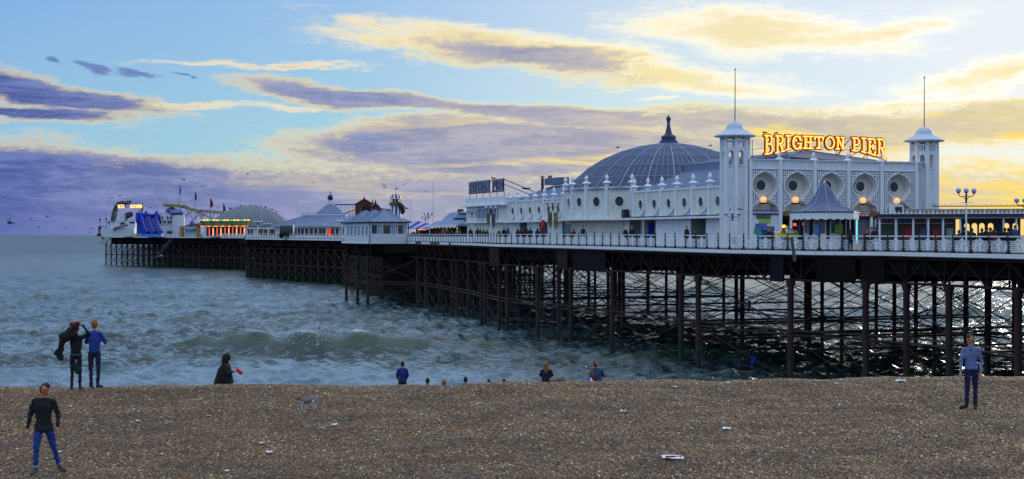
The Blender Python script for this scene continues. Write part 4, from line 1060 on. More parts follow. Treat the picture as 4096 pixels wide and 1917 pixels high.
# ---------------------------------------------------------------- letter signs
# stroke glyphs on a 1 x 1 box, slab serifs included
def arcp(cx, cy, rx, ry, a0, a1, n=10): return [(cx+rx*math.cos(R(a)), cy+ry*math.sin(R(a))) for a in np.linspace(a0, a1, n)]
def sf(x, y, w=.20): return [(x-w, y), (x+w, y)]
GL = {
 'B': [[(.26,.06),(.26,.94)], [(.08,.93),(.55,.93)]+arcp(.55,.73,.25,.20,90,-90,8)+[(.30,.53)], [(.30,.53),(.58,.53)]+arcp(.58,.30,.30,.23,90,-90,8)+[(.08,.07)]],
 'R': [[(.26,.06),(.26,.94)], [(.08,.93),(.55,.93)]+arcp(.55,.72,.26,.21,90,-90,8)+[(.30,.51)], [(.52,.50),(.80,.07)], sf(.26,.06), [(.70,.06),(.98,.06)]],
 'I': [[(.5,.06),(.5,.94)], sf(.5,.06,.36), sf(.5,.94,.36)],
 'G': [arcp(.5,.5,.38,.43,48,330,18), [(.86,.08),(.86,.44)], [(.58,.44),(.97,.44)], [(.82,.66),(.82,.92)]],
 'H': [[(.24,.06),(.24,.94)], [(.76,.06),(.76,.94)], [(.24,.5),(.76,.5)], sf(.24,.06), sf(.24,.94), sf(.76,.06), sf(.76,.94)],
 'T': [[(.5,.06),(.5,.94)], [(.06,.93),(.94,.93)], [(.09,.72),(.09,.93)], [(.91,.72),(.91,.93)], sf(.5,.06,.22)],
 'O': [arcp(.5,.5,.38,.43,0,360,22)],
 'N': [[(.22,.06),(.22,.94)], [(.78,.06),(.78,.94)], [(.22,.92),(.78,.08)], sf(.22,.06,.18), [(.04,.94),(.30,.94)], sf(.78,.94,.18)],
 'P': [[(.28,.06),(.28,.94)], [(.08,.93),(.56,.93)]+arcp(.56,.70,.27,.23,90,-90,8)+[(.32,.47)], sf(.28,.06,.22)],
 'E': [[(.26,.06),(.26,.94)], [(.08,.93),(.86,.93)], [(.86,.72),(.86,.93)], [(.26,.5),(.66,.5)], [(.66,.38),(.66,.62)], [(.08,.07),(.88,.07)], [(.88,.07),(.88,.28)]],
 'W': [[(.06,.94),(.28,.06)], [(.28,.06),(.5,.8)], [(.5,.8),(.72,.06)], [(.72,.06),(.94,.94)]],
 'L': [[(.25,.94),(.25,.06)], [(.25,.06),(.85,.06)]],
 'D': [[(.22,.06),(.22,.94)], [(.22,.94),(.45,.94)]+arcp(.45,.5,.38,.44,90,-90,10)+[(.22,.06)]],
 'V': [[(.08,.94),(.5,.06)], [(.5,.06),(.92,.94)]],
 'S': [arcp(.5,.72,.32,.22,30,270,9)+arcp(.5,.28,.34,.22,90,-150,9)],
 'A': [[(.08,.06),(.5,.94)], [(.5,.94),(.92,.06)], [(.24,.36),(.76,.36)]],
}
def glyph(m, ch, P, wid, d0, d1, jit=.002):
    """P(u,v)->(x,z); strokes become slabs between depths d0<d1 (local y), each a hair proud of the last"""
    k = 0
    for stc in GL[ch]:
        for a, b in zip(stc, stc[1:]):
            A = Vector((*P(*a),)); B = Vector((*P(*b),)); d = (B-A)
            if d.length < 1e-6: continue
            d.normalize(); nn = Vector((-d.y, d.x))*wid/2; A2 = A-d*wid*.42; B2 = B+d*wid*.42
            q = [A2+nn, B2+nn, B2-nn, A2-nn]; k += 1; e = d0-jit*k
            m.add([(p.x, e, p.y) for p in q] + [(p.x, d1, p.y) for p in q], [(0,1,2,3),(7,6,5,4),(0,4,5,1),(1,5,6,2),(2,6,7,3),(3,7,4,0)])
def bulbs(m, ch, P, r, step, y):
    for stc in GL[ch]:
        acc = 0
        for a, b in zip(stc, stc[1:]):
            A = Vector(P(*a)); B = Vector(P(*b)); L = (B-A).length; x = acc
            while x < L:
                p = A.lerp(B, x/max(L, 1e-6)); m.ball((p.x, y, p.y), r, 5, 3); x += step
            acc = x-L
SIGN_S = 117.0
RED = M('sign_outline_red', (170,30,14), .5, .2); GOLD = M('sign_letter_face', (255,190,80), .5, emit=(255,150,44), es=.9)
BULB = M('sign_bulb', (255,230,150), .4, emit=(255,216,110), es=1.5)
def lit_sign():
    T_ = Thing('rooftop_sign', SIGN_S, 71.5, ZT-.1, label='large lit red and yellow bulb sign reading BRIGHTON PIER on the arcade roof', cat='sign')
    L = [('B',3053,3094,537,621),('R',3097,3137,539,613),('I',3139,3162,540,602),('G',3164,3206,541,601),('H',3208,3250,543,597),('T',3252,3294,545,596),('O',3296,3340,545,598),('N',3340,3378,547,600),
         ('P',3404,3440,549,608),('I',3441,3464,550,613),('E',3466,3502,552,622),('R',3503,3543,552,635)]
    def zt(py, t): return E_ + (940-py)/F*depth(SIGN_S, t)
    for i, (ch, x0, x1, y0, y1) in enumerate(L):
        t0, t1 = t_of(x0, SIGN_S), t_of(x1, SIGN_S); z1 = zt(y0, t0); z0 = zt(y1, (t0+t1)/2)
        slant = 0
        if i < 3: slant = (.12, 0)[0]*(3-i)/3
        sl = {0:.10,1:.16,2:.10,10:-.20,11:-.25,9:-.1,8:-.06}.get(i, 0)
        def P(u, v):
            zb = z0 + sl*(u-.5)*1.6
            return (t0+(t1-t0)*(.03+.94*u)-T_.tc, zb + (z1-zb)*v - T_.z0)
        m = MB(); glyph(m, ch, P, .31, -.06, .10); o = m.build('letter', RED, T_.e)
        m = MB(); glyph(m, ch, P, .13, -.14, -.05); m.build('letter_face', GOLD, o)
        m = MB(); bulbs(m, ch, P, .032, .12, -.20); link('bulbs', m.mesh('bulbs', BULB), o, kind='stuff')
    fr = [((64.3,6.4,9.1),(64.3,6.4,6.4)), ((65.2,0,8.4),(65.2,0,6.4)), ((66.6,0,8.3),(66.6,0,6.5)), ((69,0,8.2),(68.6,1,6.9)), ((72.1,0,8.2),(71.4,2,7.3)), ((73.8,0,8.2),(73.8,0,6.5)),((74.6,0,8.2),(74.0,2,6.6)),
          ((75.2,0,8.1),(75.2,0,6.4)),((76.2,0,7.6),(74.0,3,6.4)),((75.1,0,8.6),(73.6,3,6.4)),((77.0,0,7.3),(77.0,0,6.4)),((76.9,0,7.3),(76.2,2,6.4))]
    for a, b in fr:
        T_.part('strut', IRON, lambda m: m.tube((a[0]+.0, SIGN_S+.14, E_+a[2]), (b[0]+.0, SIGN_S+.14+b[1]*.4, E_+b[2]-.25), .035, n=5))
    T_.part('frame_bar', IRON, lambda m: m.path([(t, SIGN_S+.13, E_+z) for t, z in ((64.3,8.72),(68,8.75),(72,8.75),(75,8.78),(77.2,8.72))], .025, 4))
    T_.part('frame_bar', IRON, lambda m: m.path([(t, SIGN_S+.13, E_+z) for t, z in ((64.3,7.4),(66.5,7.7),(69,7.85),(72,7.85),(74,7.8),(75.8,7.55),(77.2,7.2))], .025, 4))
lit_sign()
SLATE = M('unlit_letter', (52,58,86), .5, .2); PALE = M('unlit_letter_face', (150,160,180), .5, .2)
def dark_sign():
    s0, s1 = s_of(2014, 61.8), s_of(1877, 61.8)
    T_ = Thing('rooftop_sign', (s0+s1)/2, 61.8, E_+4.72, label='unlit grey blue sign reading BRIGHTON PIER above the white block, seen side on', cat='sign')
    word = 'BRIGHTON PIER'; n = len(word); w = (s1-s0)/n; k = 0
    rot = Matrix.Rotation(-math.pi/2, 4, 'Z')
    for i, ch in enumerate(word):
        if ch == ' ': continue
        u0 = -(s1-s0)/2 + i*w; top = 2.14; bot = .66
        def P(u, v): return (u0+w*(.04+.92*u), bot+(top-bot)*v)
        m = MB(); m.T = rot; glyph(m, ch, P, .27, -.05, .10); o = m.build('letter', SLATE, T_.e)
        m = MB(); m.T = rot; glyph(m, ch, P, .10, -.13, -.04); m.build('letter_face', PALE, o)
    T_.part('frame_bar', SLATE, lambda m: (m.box(61.84, s0, E_+6.86, 61.9, s1, E_+6.92), m.box(61.84, s0, E_+5.30, 61.9, s1, E_+5.36), m.box(61.84, s1-.1, E_+5.3, 61.92, s1, E_+6.9), m.box(61.84, s0, E_+5.3, 61.92, s0+.1, E_+6.9)))
    for f in (0, .2, .4, .6, .8, 1): 
        s = s0 + (s1-s0)*f; T_.part('strut', IRON, lambda m: m.tube((61.9, s, E_+5.3), (61.9, s, E_+4.7), .04, n=5))
    T_.part('strut', IRON, lambda m: (m.tube((61.9, s0, E_+6.8), (66, s0-2, E_+4.9), .05, n=5), m.tube((61.9, s0, E_+6.2), (65, s0-1.5, E_+4.8), .04, n=5)))
dark_sign()
# ---------------------------------------------------------------- kiosk and shelter by the front
def kiosk():
    s, t = 96.9, 60.0; K = Thing('kiosk', s, t, label='eight-sided kiosk with slate bell roof and scalloped white valance before the arcade entrance', cat='kiosk')
    SL = M('slate_blue', (96,110,140), .55, .35, 5, .4, 14)
    prof = [(2.55,1.66),(2.5,1.74),(1.95,1.88),(1.5,2.06),(1.12,2.32),(.84,2.68),(.62,3.05),(.42,3.42),(.18,3.72),(.05,3.86)]
    n = 8
    for k in range(8):
        a0, a1 = 2*math.pi*k/n+R(22.5), 2*math.pi*(k+1)/n+R(22.5)
        K.part('roof_face', SL, lambda m: [m.add([(t+r0*math.cos(a0), s+r0*math.sin(a0), E_+z0), (t+r0*math.cos(a1), s+r0*math.sin(a1), E_+z0), (t+r1*math.cos(a1), s+r1*math.sin(a1), E_+z1), (t+r1*math.cos(a0), s+r1*math.sin(a0), E_+z1)], [(0,1,2,3)]) for (r0, z0), (r1, z1) in zip(prof, prof[1:])])
        K.part('hip_roll', SEAM, lambda m: m.path([(t+(r+.02)*math.cos(a0), s+(r+.02)*math.sin(a0), E_+z+.02) for r, z in prof], .035, 5))
        def val(m):
            w = 2.5; P0 = Vector((t+w*math.cos(a0), s+w*math.sin(a0), 0)); P1 = Vector((t+w*math.cos(a1), s+w*math.sin(a1), 0)); N_ = 18
            nr = Vector((math.cos((a0+a1)/2), math.sin((a0+a1)/2), 0))*.04
            for j in range(N_):
                f0, f1 = j/N_, (j+1)/N_; A, B = P0.lerp(P1, f0), P0.lerp(P1, f1)
                za, zb = [E_+1.20 - .09*abs(math.sin(f*math.pi*3)) for f in (f0, f1)]
                m.add([(*(A+o).xy, z) for o in (nr*0, nr) for z in (za, E_+1.62)] + [(*(B+o).xy, z) for o in (nr*0, nr) for z in (zb, E_+1.62)], [(0,1,5,4),(2,6,7,3),(0,4,6,2),(1,3,7,5),(0,2,3,1),(4,5,7,6)])
        K.part('valance', TRIM, val)
        x, y = t+1.75*math.cos(a0), s+1.75*math.sin(a0)
        K.part('post', NAVY, lambda m: m.box(x-.09, y-.09, deck_z(s), x+.09, y+.09, E_+1.3))
        b0, b1 = [(t+1.55*math.cos(a), s+1.55*math.sin(a)) for a in (a0, a1)]
        K.part('counter_panel', WHITE, lambda m: m.bar((*b0, deck_z(s)+.55), (*b1, deck_z(s)+.55), .08, 1.0))
        w = K.part('window', M('kiosk_glass', (110,112,108), .2, .5, 2), lambda m: m.bar((*b0, E_+.62), (*b1, E_+.62), .05, 1.1))
        mx, my = (b0[0]+b1[0])/2, (b0[1]+b1[1])/2
        K.part('window_frame', TRIM, lambda m: (m.bar((*b0, E_+.05), (*b1, E_+.05), .12, .08), [m.bar((b0[0]+(b1[0]-b0[0])*f, b0[1]+(b1[1]-b0[1])*f, E_+.0), (b0[0]+(b1[0]-b0[0])*f, b0[1]+(b1[1]-b0[1])*f, E_+1.2), .10) for f in (.14, .86)]), parent=w)
    K.part('eave', NAVY, lambda m: m.lathe([(2.4,1.62),(2.6,1.64),(2.58,1.70),(2.3,1.72)], (t, s, E_), 8, R(22.5)))
    K.part('finial', TRIM, lambda m: m.lathe([(.04,3.84),(.09,3.92),(.03,4.0),(.01,4.12)], (t, s, E_), 6))
    K.part('poster', M('green_yellow_poster', (120,150,60), .5, .6, 8), lambda m: m.box(t-.15, s-1.66, E_+.15, t+.55, s-1.62, E_+.75))
    K.part('poster', M('sky_blue_poster', (90,150,220), .5, .3, 8), lambda m: m.box(t-1.5, s-1.15, E_-.1, t-1.15, s-1.12, E_+.75))
kiosk()
def shelter():
    # long roof nearly square-on to the beach: left half shops, right half an open arcade
    A = at(3526, 940, 107); B = at(4260, 940, 104); A.z = B.z = deck_z(90)
    L = (B-A).length; ang = math.atan2(B.y-A.y, B.x-A.x)
    e = empty('shelter', A, ang, label='long low shelter with black eaves, white cresting and round arches facing the sunset', cat='shelter')
    zE = E_ - A.z; X = lambda px_: (px_-2048)/F*105.5*1.0 - A.x + (0)
    def part(n, mt, fn, parent=None, **kw):
        m = MB(); fn(m); return m.build(n, mt, parent or e, **kw)
    part('roof', M('black_eave', (34,34,44), .6, .2), lambda m: (m.box(-.4, -1.0, zE+1.28, L, 5.8, zE+1.46), m.frustum(-.2,-.8,L,5.6,zE+1.461,.8,1.2,L,4.2,zE+1.85)))
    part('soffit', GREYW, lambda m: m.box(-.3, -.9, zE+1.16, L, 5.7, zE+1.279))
    part('roof_rail', IRON, lambda m: (m.box(X(3760), 2.0, zE+2.02, L, 2.08, zE+2.08), [m.box(x, 2.02, zE+2.081, x+.03, 2.06, zE+2.2) for x in np.arange(X(3760), L, .16)]))
    def crest(m):
        x = -.1
        k = 0
        while x < L-.3:
            h = .34 if k % 3 == 0 else .18
            m.add([(x,-.93,zE+1.47),(x+.26,-.93,zE+1.47),(x+.13,-.93,zE+1.47+h),(x,-.87,zE+1.47),(x+.26,-.87,zE+1.47),(x+.13,-.87,zE+1.47+h)], [(0,1,2),(5,4,3),(0,2,5,3),(1,4,5,2),(0,3,4,1)])
            m.bar((x+.13,-.9,zE+1.45+h),(x+.13,-.9,zE+1.62+h*.6),.04); x += .29; k += 1
    part('cresting', TRIM, crest, kind='stuff')
    for px_ in (3540, 3603, 3671, 3729, 3786, 3852, 4016, 4064):
        x = X(px_); part('post', TRIM, lambda m: (m.tube((x, -.7, 0), (x, -.7, zE+1.16), .07, n=8), m.tube((x,-.7,0),(x,-.7,.5),.12,n=8)))
    # shops
    x1 = X(3838)
    part('shop_wall', M('panel_brown', (120,100,84), .6, .4, 2), lambda m: m.box(.1, .9, 0, x1, 1.0, zE+1.16))
    for px0, px1, c in ((3526,3604,(70,84,66)), (3612,3666,(92,60,42)), (3672,3722,(84,66,44)), (3728,3782,(84,52,50)), (3788,3828,(76,84,88))):
        part('shop_front', M('shop_front%d' % px0, c, .5, .6, 3.5), lambda m: m.box(X(px0), .84, 0.1, X(px1), .896, zE+.80))
        part('shop_sign', M('shop_sign%d' % px0, {3526:(130,90,120), 3612:(56,110,160), 3672:(120,106,92), 3728:(120,88,76), 3788:(110,104,104)}[px0], .5, .4, 5), lambda m: m.box(X(px0), .80, zE+.84, X(px1), .84, zE+1.12))
        part('shop_frame', TRIM, lambda m: (m.box(X(px0)-.09, .78, .1, X(px0)-.01, .9, zE+1.15), m.box(X(px0), .79, zE+.80, X(px1), .836, zE+.835)))
    for px0, c in ((3640,(210,50,40)),(3748,(200,60,60)),(3802,(200,210,215)),(3700,(90,110,160))):
        part('hanging_goods', M('goods%d' % px0, c, .6, .5, 6), lambda m: m.box(X(px0), .74, .6, X(px0)+.45, .83, zE+.45))
    # open right half: piers with round arches, sunset showing through
    cen = [3886, 3916, 3945, 3979, 4041, 4075]; wy = 2.6
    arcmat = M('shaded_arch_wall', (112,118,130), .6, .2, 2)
    xs = [X(3862)] + [X((a+b)/2) for a, b in zip(cen, cen[1:])] + [X(4095)]
    for c, a, b in zip(cen, xs, xs[1:]):
        cx = X(c)+.0; r = .19; zc = zE+.66
        def arch(m):
            m.box(a+.001, wy, 0, cx-r, wy+.15, zc); m.box(cx+r, wy, 0, b-.001, wy+.15, zc)
            for q in range(8):
                p0, p1 = math.pi*q/8, math.pi*(q+1)/8
                y0, y1 = cx-r*math.cos(p0), cx-r*math.cos(p1); z0, z1 = zc+r*math.sin(p0), zc+r*math.sin(p1)
                m.add([(y0,wy,z0),(y1,wy,z1),(y1,wy,zE+1.0),(y0,wy,zE+1.0),(y0,wy+.15,z0),(y1,wy+.15,z1),(y1,wy+.15,zE+1.0),(y0,wy+.15,zE+1.0)], [(0,1,2,3),(7,6,5,4),(0,4,5,1),(2,3,7,6)])
            m.box(a+.001, wy, zc, cx-r, wy+.15, zE+1.0); m.box(cx+r, wy, zc, b-.001, wy+.15, zE+1.0); m.box(a+.001, wy, zE+1.001, b-.001, wy+.15, zE+1.16)
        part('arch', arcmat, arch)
    x = X(4002); part('notice_board', M('blue_notice', (50,70,130), .5, .7, 5), lambda m: m.box(x-.22, 1.6, .3, x+.26, 1.7, zE+.85))
    g = part('gable', WHITE, lambda m: (m.prism([(X(3577),zE+1.47),(X(3577),zE+2.05),(X(3590),zE+2.15),(X(3607),zE+2.22),(X(3624),zE+2.15),(X(3634),zE+2.05),(X(3634),zE+1.47)], 'y', -.75, -.55)))
    part('gable_opening', GLASS, lambda m: m.box(X(3600), -.80, zE+1.6, X(3627), -.751, zE+1.98), parent=g)
shelter()
# ---------------------------------------------------------------- lamps and poles
GLOBE = M('opal_globe', (176,180,232), .25, .05, 3)
def lamp_proto(tall, globes, wall=False):
    e = empty('lamp_post', (0,0,0))
    m = MB(); m.lathe([(.10,0),(.10,.3),(.06,.4),(.05,tall-.75)], n=8); m.build('pole', TRIM, e)
    m = MB(); z = tall-.75
    m.lathe([(.06,z),(.10,z+.03),(.06,z+.1),(.09,z+.25),(.05,z+.4),(.07,z+.5),(.02,z+.62)], n=8)
    for x in globes:
        if abs(x) > .1: m.path([(0,0,z+.42),(x*.5,0,z+.36),(x*.9,0,z+.42),(x,0,z+.55)], .028, 5); m.path([(0,0,z+.2),(x*.35,0,z+.30),(x*.5,0,z+.38)], .02, 4)
    m.bar((-.45,0,z-.02),(.45,0,z-.02),.025)
    m.build('bracket', NAVY, e)
    for i, x in enumerate(globes):
        zz = z+.76 if abs(x) < .1 or (x < 0 and len(globes) == 3) else z+.74
        m = MB(); m.ball((x, 0, zz), .17, 12, 8); g = m.build('globe', GLOBE, e, smooth=True)
        m = MB(); m.lathe([(.03,-.20),(.10,-.17),(.11,-.12)], (x, 0, zz), 8); m.build('globe_cup', NAVY, g)
    return e
LP3 = lamp_proto(3.9, [-.52, 0, .52]); LP3['category'] = 'lamp post'; used = {}
def lamp(px_, pyg, t=None, s=None, label='', sc=1.0, s0=None):
    s = s_of(px_, t); z0 = deck_z(s); top = zpx(pyg, s, t)     # globes' centre height
    o = LP3 if not used.get('l') else dup(LP3); used['l'] = 1
    o.location = PF(s, t, z0); o.rotation_euler = (0, 0, R(4)); k = (top-z0)/3.9; o.scale = (sc, sc, k)
    tag(o, label, 'lamp post', 'globe lamps along the pier'); return o, s, t
lamp(3865, 763, 61.5, label='tall white lamp post with three lilac globes in front of the low shelter')
lamp(4100, 802, 61, label='lamp with lilac globes cut off at the far right edge of the pier')
lamp(2930, 855, 57.5, label='three-globe lamp in front of the left tower, gull on top')
lamp(2211, 812, 57.5, label='three-globe lamp carrying banners near the red float, below the rotunda', sc=1.1)
lamp(1963, 832, 58.5, label='three-globe lamp with banners in front of the white block', sc=1.1)
lamp(1888, 843, 60, label='three-globe lamp at the left corner of the white block')
lamp(1713, 853, 64, label='lamp with raised globes beside the tall pole and striped awning', sc=1.1)
lamp(1702, 868, 67, label='lower lamp just left of the tall pole by the striped awning', sc=.9)
for px_, py_, t_, l_ in ((1032, 887, 71, 'largest white globe lamp by the far pavilion railing'), (1072, 896, 76, 'white globe lamp just left of the green wagon'), (984, 889, 80, 'white globe lamp at the right end of the lit carousel'), (1016, 901, 86, 'smallest white globe lamp, between carousel and pavilion'), (1368, 884, 74, 'white globe lamp before the pavilion, touching the hut')):
    s = s_of(px_, t_); o = dup(LP3); o.location = PF(s, t_, deck_z(s)); o.rotation_euler = (0,0,R(0)); k = (zpx(py_, s, t_)-deck_z(s))/3.9; o.scale = (1.8, 1.8, k)
    for c in o.children:
        if c.name.startswith('globe'): 
            for sl_ in c.material_slots: sl_.link = 'OBJECT'; sl_.material = M('pale_globe', (225,235,245), .3)
    tag(o, l_, 'lamp post', 'globe lamps along the pier')
POLEM = M('white_pole', (200,202,206), .5, .1)
def pole(px_, y0, t, label, r=.07, flag=None, mat_=None, s=None):
    s = s_of(px_, t) if s is None else s; z0 = deck_z(s); z1 = zpx(y0, s, t)
    e = empty('flagpole', PF(s, t, z0), ROT, label=label, cat='flagpole')
    m = MB(); m.tube((0,0,0), (0,0,z1-z0), r, r*.6, 6); m.ball((0,0,z1-z0+.05), r*1.6, 6, 4); m.build('pole', mat_ or POLEM, e)
    if flag:
        m = MB(); c, h, w = flag; n = 5; vs = []; fs = []
        for i in range(n+1):
            f = i/n; vs += [(w*(.35+.65*math.sin(f*2.6))*1.0, .1*math.sin(f*6), z1-z0-.2-h*f), (0, 0, z1-z0-.2-h*f)]
        for i in range(n): fs.append((2*i, 2*i+1, 2*i+3, 2*i+2))
        m.add(vs, fs); f_ = m.build('flag', c, e); md = f_.modifiers.new('t', 'SOLIDIFY'); md.thickness = .03
pole(1733, 737, 66, 'tallest bare flagpole, rising behind the striped awning')
pole(1644, 801, 70, 'thin bare pole right of the three-roofed hut', .05)
pole(1189, 795, 68, 'white flagpole beside the green wagon, before the blue pavilion')
pole(1045, 818, 84, 'white pole in front of the big grey dome, left part', .09)
pole(1086, 846, 92, 'short thin pole in front of the right slope of the grey dome', .07)
DFL = M('dark_flag', (40,40,60), .8); RFL = M('maroon_flag', (110,44,50), .8)
pole(719, 742, 78, 'tall dark pole behind the bar, its flag furled', .10, (DFL, 3.2, .5), IRON)
pole(780, 767, 80, 'dark feather flag on the coaster, second from the left', .09, (DFL, 3.0, .7), IRON)
pole(841, 794, 82, 'maroon feather flag in the middle of the coaster', .09, (RFL, 3.0, 1.1), IRON)
pole(893, 816, 84, 'shortest dark feather flag, near the grey dome', .09, (DFL, 2.4, .8), IRON)
pole(772, 811, 76, 'thin bare grey pole among the coaster supports', .06)
# banners on the two lamp posts, red float, notices
def banner(px0, px1, y0, y1, t, label, c):
    s = s_of((px0+px1)/2, t); a = depth(s, t); w = abs(px1-px0)/F*a; z0, z1 = zpx(y1, s, t), zpx(y0, s, t)
    m = MB(); h = z1-z0; m.prism([(-w/2,h),(w/2,h),(w*.5,h*.25),(w*.1,0),(-w*.18,h*.18),(-w*.42,h*.35)], 'y', -.02, .02)
    o = m.build('banner', M('banner_'+str(px0), c, .7, .8, 1.6)); o.location = PF(s, t, z0); o.rotation_euler = (0,0,R(-3)); tag(o, label, 'banner', 'pictorial banners hung on lamp posts')
banner(1946, 1960, 855, 905, 58.3, 'left banner of the pair in front of the white block', (120,110,90))
banner(1966, 1981, 855, 915, 58.3, 'right banner of the pair in front of the white block', (90,84,80))
banner(2191, 2209, 850, 912, 57.3, 'left banner of the pair beside the red float', (110,100,74))
banner(2214, 2232, 850, 925, 57.3, 'right banner of the pair beside the red float', (140,124,80))
def red_float():
    s = s_of(2172, 56.8); Z = depth(s, 56.8); e = empty('life_ring_holder', PF(s, 56.8, deck_z(s)), ROT, label='red life saving float on a short post beside the arcade', cat='lifebuoy')
    m = MB(); m.tube((0,0,0),(0,0,1.6),.05,n=6); m.build('post', RUST, e)
    z0, z1 = zpx(921, s, 56.8)-deck_z(s), zpx(879, s, 56.8)-deck_z(s)
    m = MB(); m.lathe([(.05,z0),(.18,z0+.05),(.22,z0+.2),(.22,z1-.2),(.18,z1-.05),(.05,z1)], n=12); m.build('float', M('red_plastic', (200,30,26), .4), e, smooth=True)
red_float()
def box_thing(name, px_, y0, y1, w, d, t, mt, label, cat, z_base=None, rz=ROT):
    s = s_of(px_, t); zb = deck_z(s) if z_base is None else zpx(y1, s, t); zt = zpx(y0, s, t)
    m = MB(); h = zt-zb; m.box(-w/2,-d/2,0,w/2,d/2,h*.92); m.box(-w/2+.02,-d/2+.02,h*.921,w/2-.02,d/2-.02,h)
    o = m.build(name, mt); o.location = PF(s, t, zb); o.rotation_euler = (0,0,rz); return tag(o, label, cat)
box_thing('notice_board', 2937, 946, 976, .34, .04, 53.05, M('white_red_notice', (222,196,200), .5, .4, 7), 'small white and red notice fixed on the railing by the left tower', 'notice', 1)
box_thing('utility_cabinet', 3228, 963, 1004, .45, .25, 54.9, M('grey_cabinet', (120,128,130), .5), 'plain grey metal cabinet behind the railing left of the kiosk', 'cabinet')
box_thing('yellow_bin', 3264, 966, 1006, .42, .4, 55.6, M('yellow_plastic', (206,190,70), .5), 'yellow bin seen through the railing, just right of the grey cabinet', 'bin')
box_thing('yellow_bin', 3430, 975, 1008, .4, .4, 58.6, M('yellow_plastic', (206,190,70), .5), 'yellow bin behind the railing right of the kiosk', 'bin')
box_thing('round_sign', 3538, 922, 943, .38, .06, 63, M('white_round_sign', (220,214,220), .5, .5, 7), 'white advertising board near the striped-shirt person', 'sign')
def neon():
    s, t = 98.5, 62.85; s = s_of(3427, t); m = MB()
    m.path([(0,0,0.1),(0,0,zpx(874, s, t)-deck_z(s)),(-.45,0,zpx(874, s, t)-deck_z(s))], .035, 6)
    o = m.build('neon_tube', M('blue_neon', (60,200,255), .3, emit=(60,190,255), es=1.6)); o.location = PF(s, t, deck_z(s)); o.rotation_euler = (0,0,ROT); tag(o, 'bright blue neon tube upright at the right side of the kiosk', 'neon light')
neon()
def leaning_post():
    a = at(3168, 958, 100.5); b = at(3180, 1048, 99.8); m = MB(); v = b-a; m.tube((0,0,0), tuple(v), .10, .13, 8); m.ball((0,0,.03), .12, 8, 4)
    o = m.build('leaning_pole', NAVY); o.location = a; tag(o, 'dark leaning mooring pole crossing the white railing and fascia', 'pole')
leaning_post()
# children's rides
def car_ride():
    t = 58.2; s = s_of(3152, t); e = empty('ride_car', PF(s, t, deck_z(s)), R(8), label='bright yellow coin-operated toy car with white face windscreen', cat='ride')
    Y_ = M('yellow_gloss', (240,214,30), .3, .08); O_ = M('orange_gloss', (232,120,30), .3)
    z = E_-deck_z(s)
    m = MB(); m.frustum(-.85,-.4,.85,.4,z-.25,-.80,-.38,.82,.38,z-.02); m.frustum(-.8,-.36,.8,.36,z-.019,-.62,-.30,.66,.30,z+.16); m.ball((.55,-.1,z+.14),.20,10,6); m.ball((-.68,-.05,z+.10),.20,10,6); m.build('body', Y_, e, smooth=False)
    m = MB(); m.frustum(-.28,-.42,.44,.30,z+.14,-.14,-.30,.32,.20,z+.42); m.build('windscreen', M('white_windscreen', (215,235,245), .2, .3, 5), e)
    m = MB(); m.path([(-.70,-.40,z+.12),(-.56,-.40,z+.42),(-.14,-.40,z+.46),(.30,-.40,z+.44),(.48,-.42,z+.14)], .035, 6); m.build('roll_bar', M('red_gloss', (190,36,30), .3), e)
    m = MB(); m.lathe([(.08,-.05),(.16,-.02),(.16,.04),(.05,.06)], n=10); o = m.build('seat_hoop', O_, e); o.location = (-.42,-.30,z+.25); o.rotation_euler = (R(80),0,0)
    for x in (-.5, .55):
        m = MB(); m.tube((x,-.46,z-.2),(x,-.38,z-.2),.17,n=12); w = m.build('wheel', NAVY, e); m = MB(); m.tube((x,-.48,z-.2),(x,-.461,z-.2),.08,n=8); m.build('hub', TRIM, w)
    m = MB(); m.box(-.6,-.3,0,.6,.3,z-.26); m.build('base', M('dark_red_base', (120,30,30), .5), e)
    m = MB(); m.ball((-.02,.3,z+.55),.14,8,5); m.build('eye_ball', M('pale_yellow', (240,230,120), .4), e)
car_ride()
def booth():
    t = 59.5; s = s_of(3070, t); e = empty('photo_booth', PF(s, t, deck_z(s)), ROT, label='blue arcade booth with arched blue header left of the yellow car', cat='booth')
    z = E_-deck_z(s); B_ = M('booth_blue', (36,90,200), .4); T2 = M('booth_teal', (40,150,180), .4, .3)
    m = MB(); m.box(-.55,0,0,.55,.6,z+.30); m.build('cabinet', T2, e)
    m = MB(); m.prism([(-.6,z+.30),(-.6,z+.62),(-.5,z+.68),(.5,z+.68),(.6,z+.62),(.6,z+.30)], 'y', -.08, .0); h = m.build('header', B_, e)
    txt(h, 'BRIGHTON PIER', .11, WTXT, (0,-.085,z+.50), (R(90),0,0))
    m = MB(); m.box(-.42,-.04,.3,.42,-.001,z+.26); m.build('screen', M('booth_screen', (90,110,100), .3, .6, 5), e)
booth()
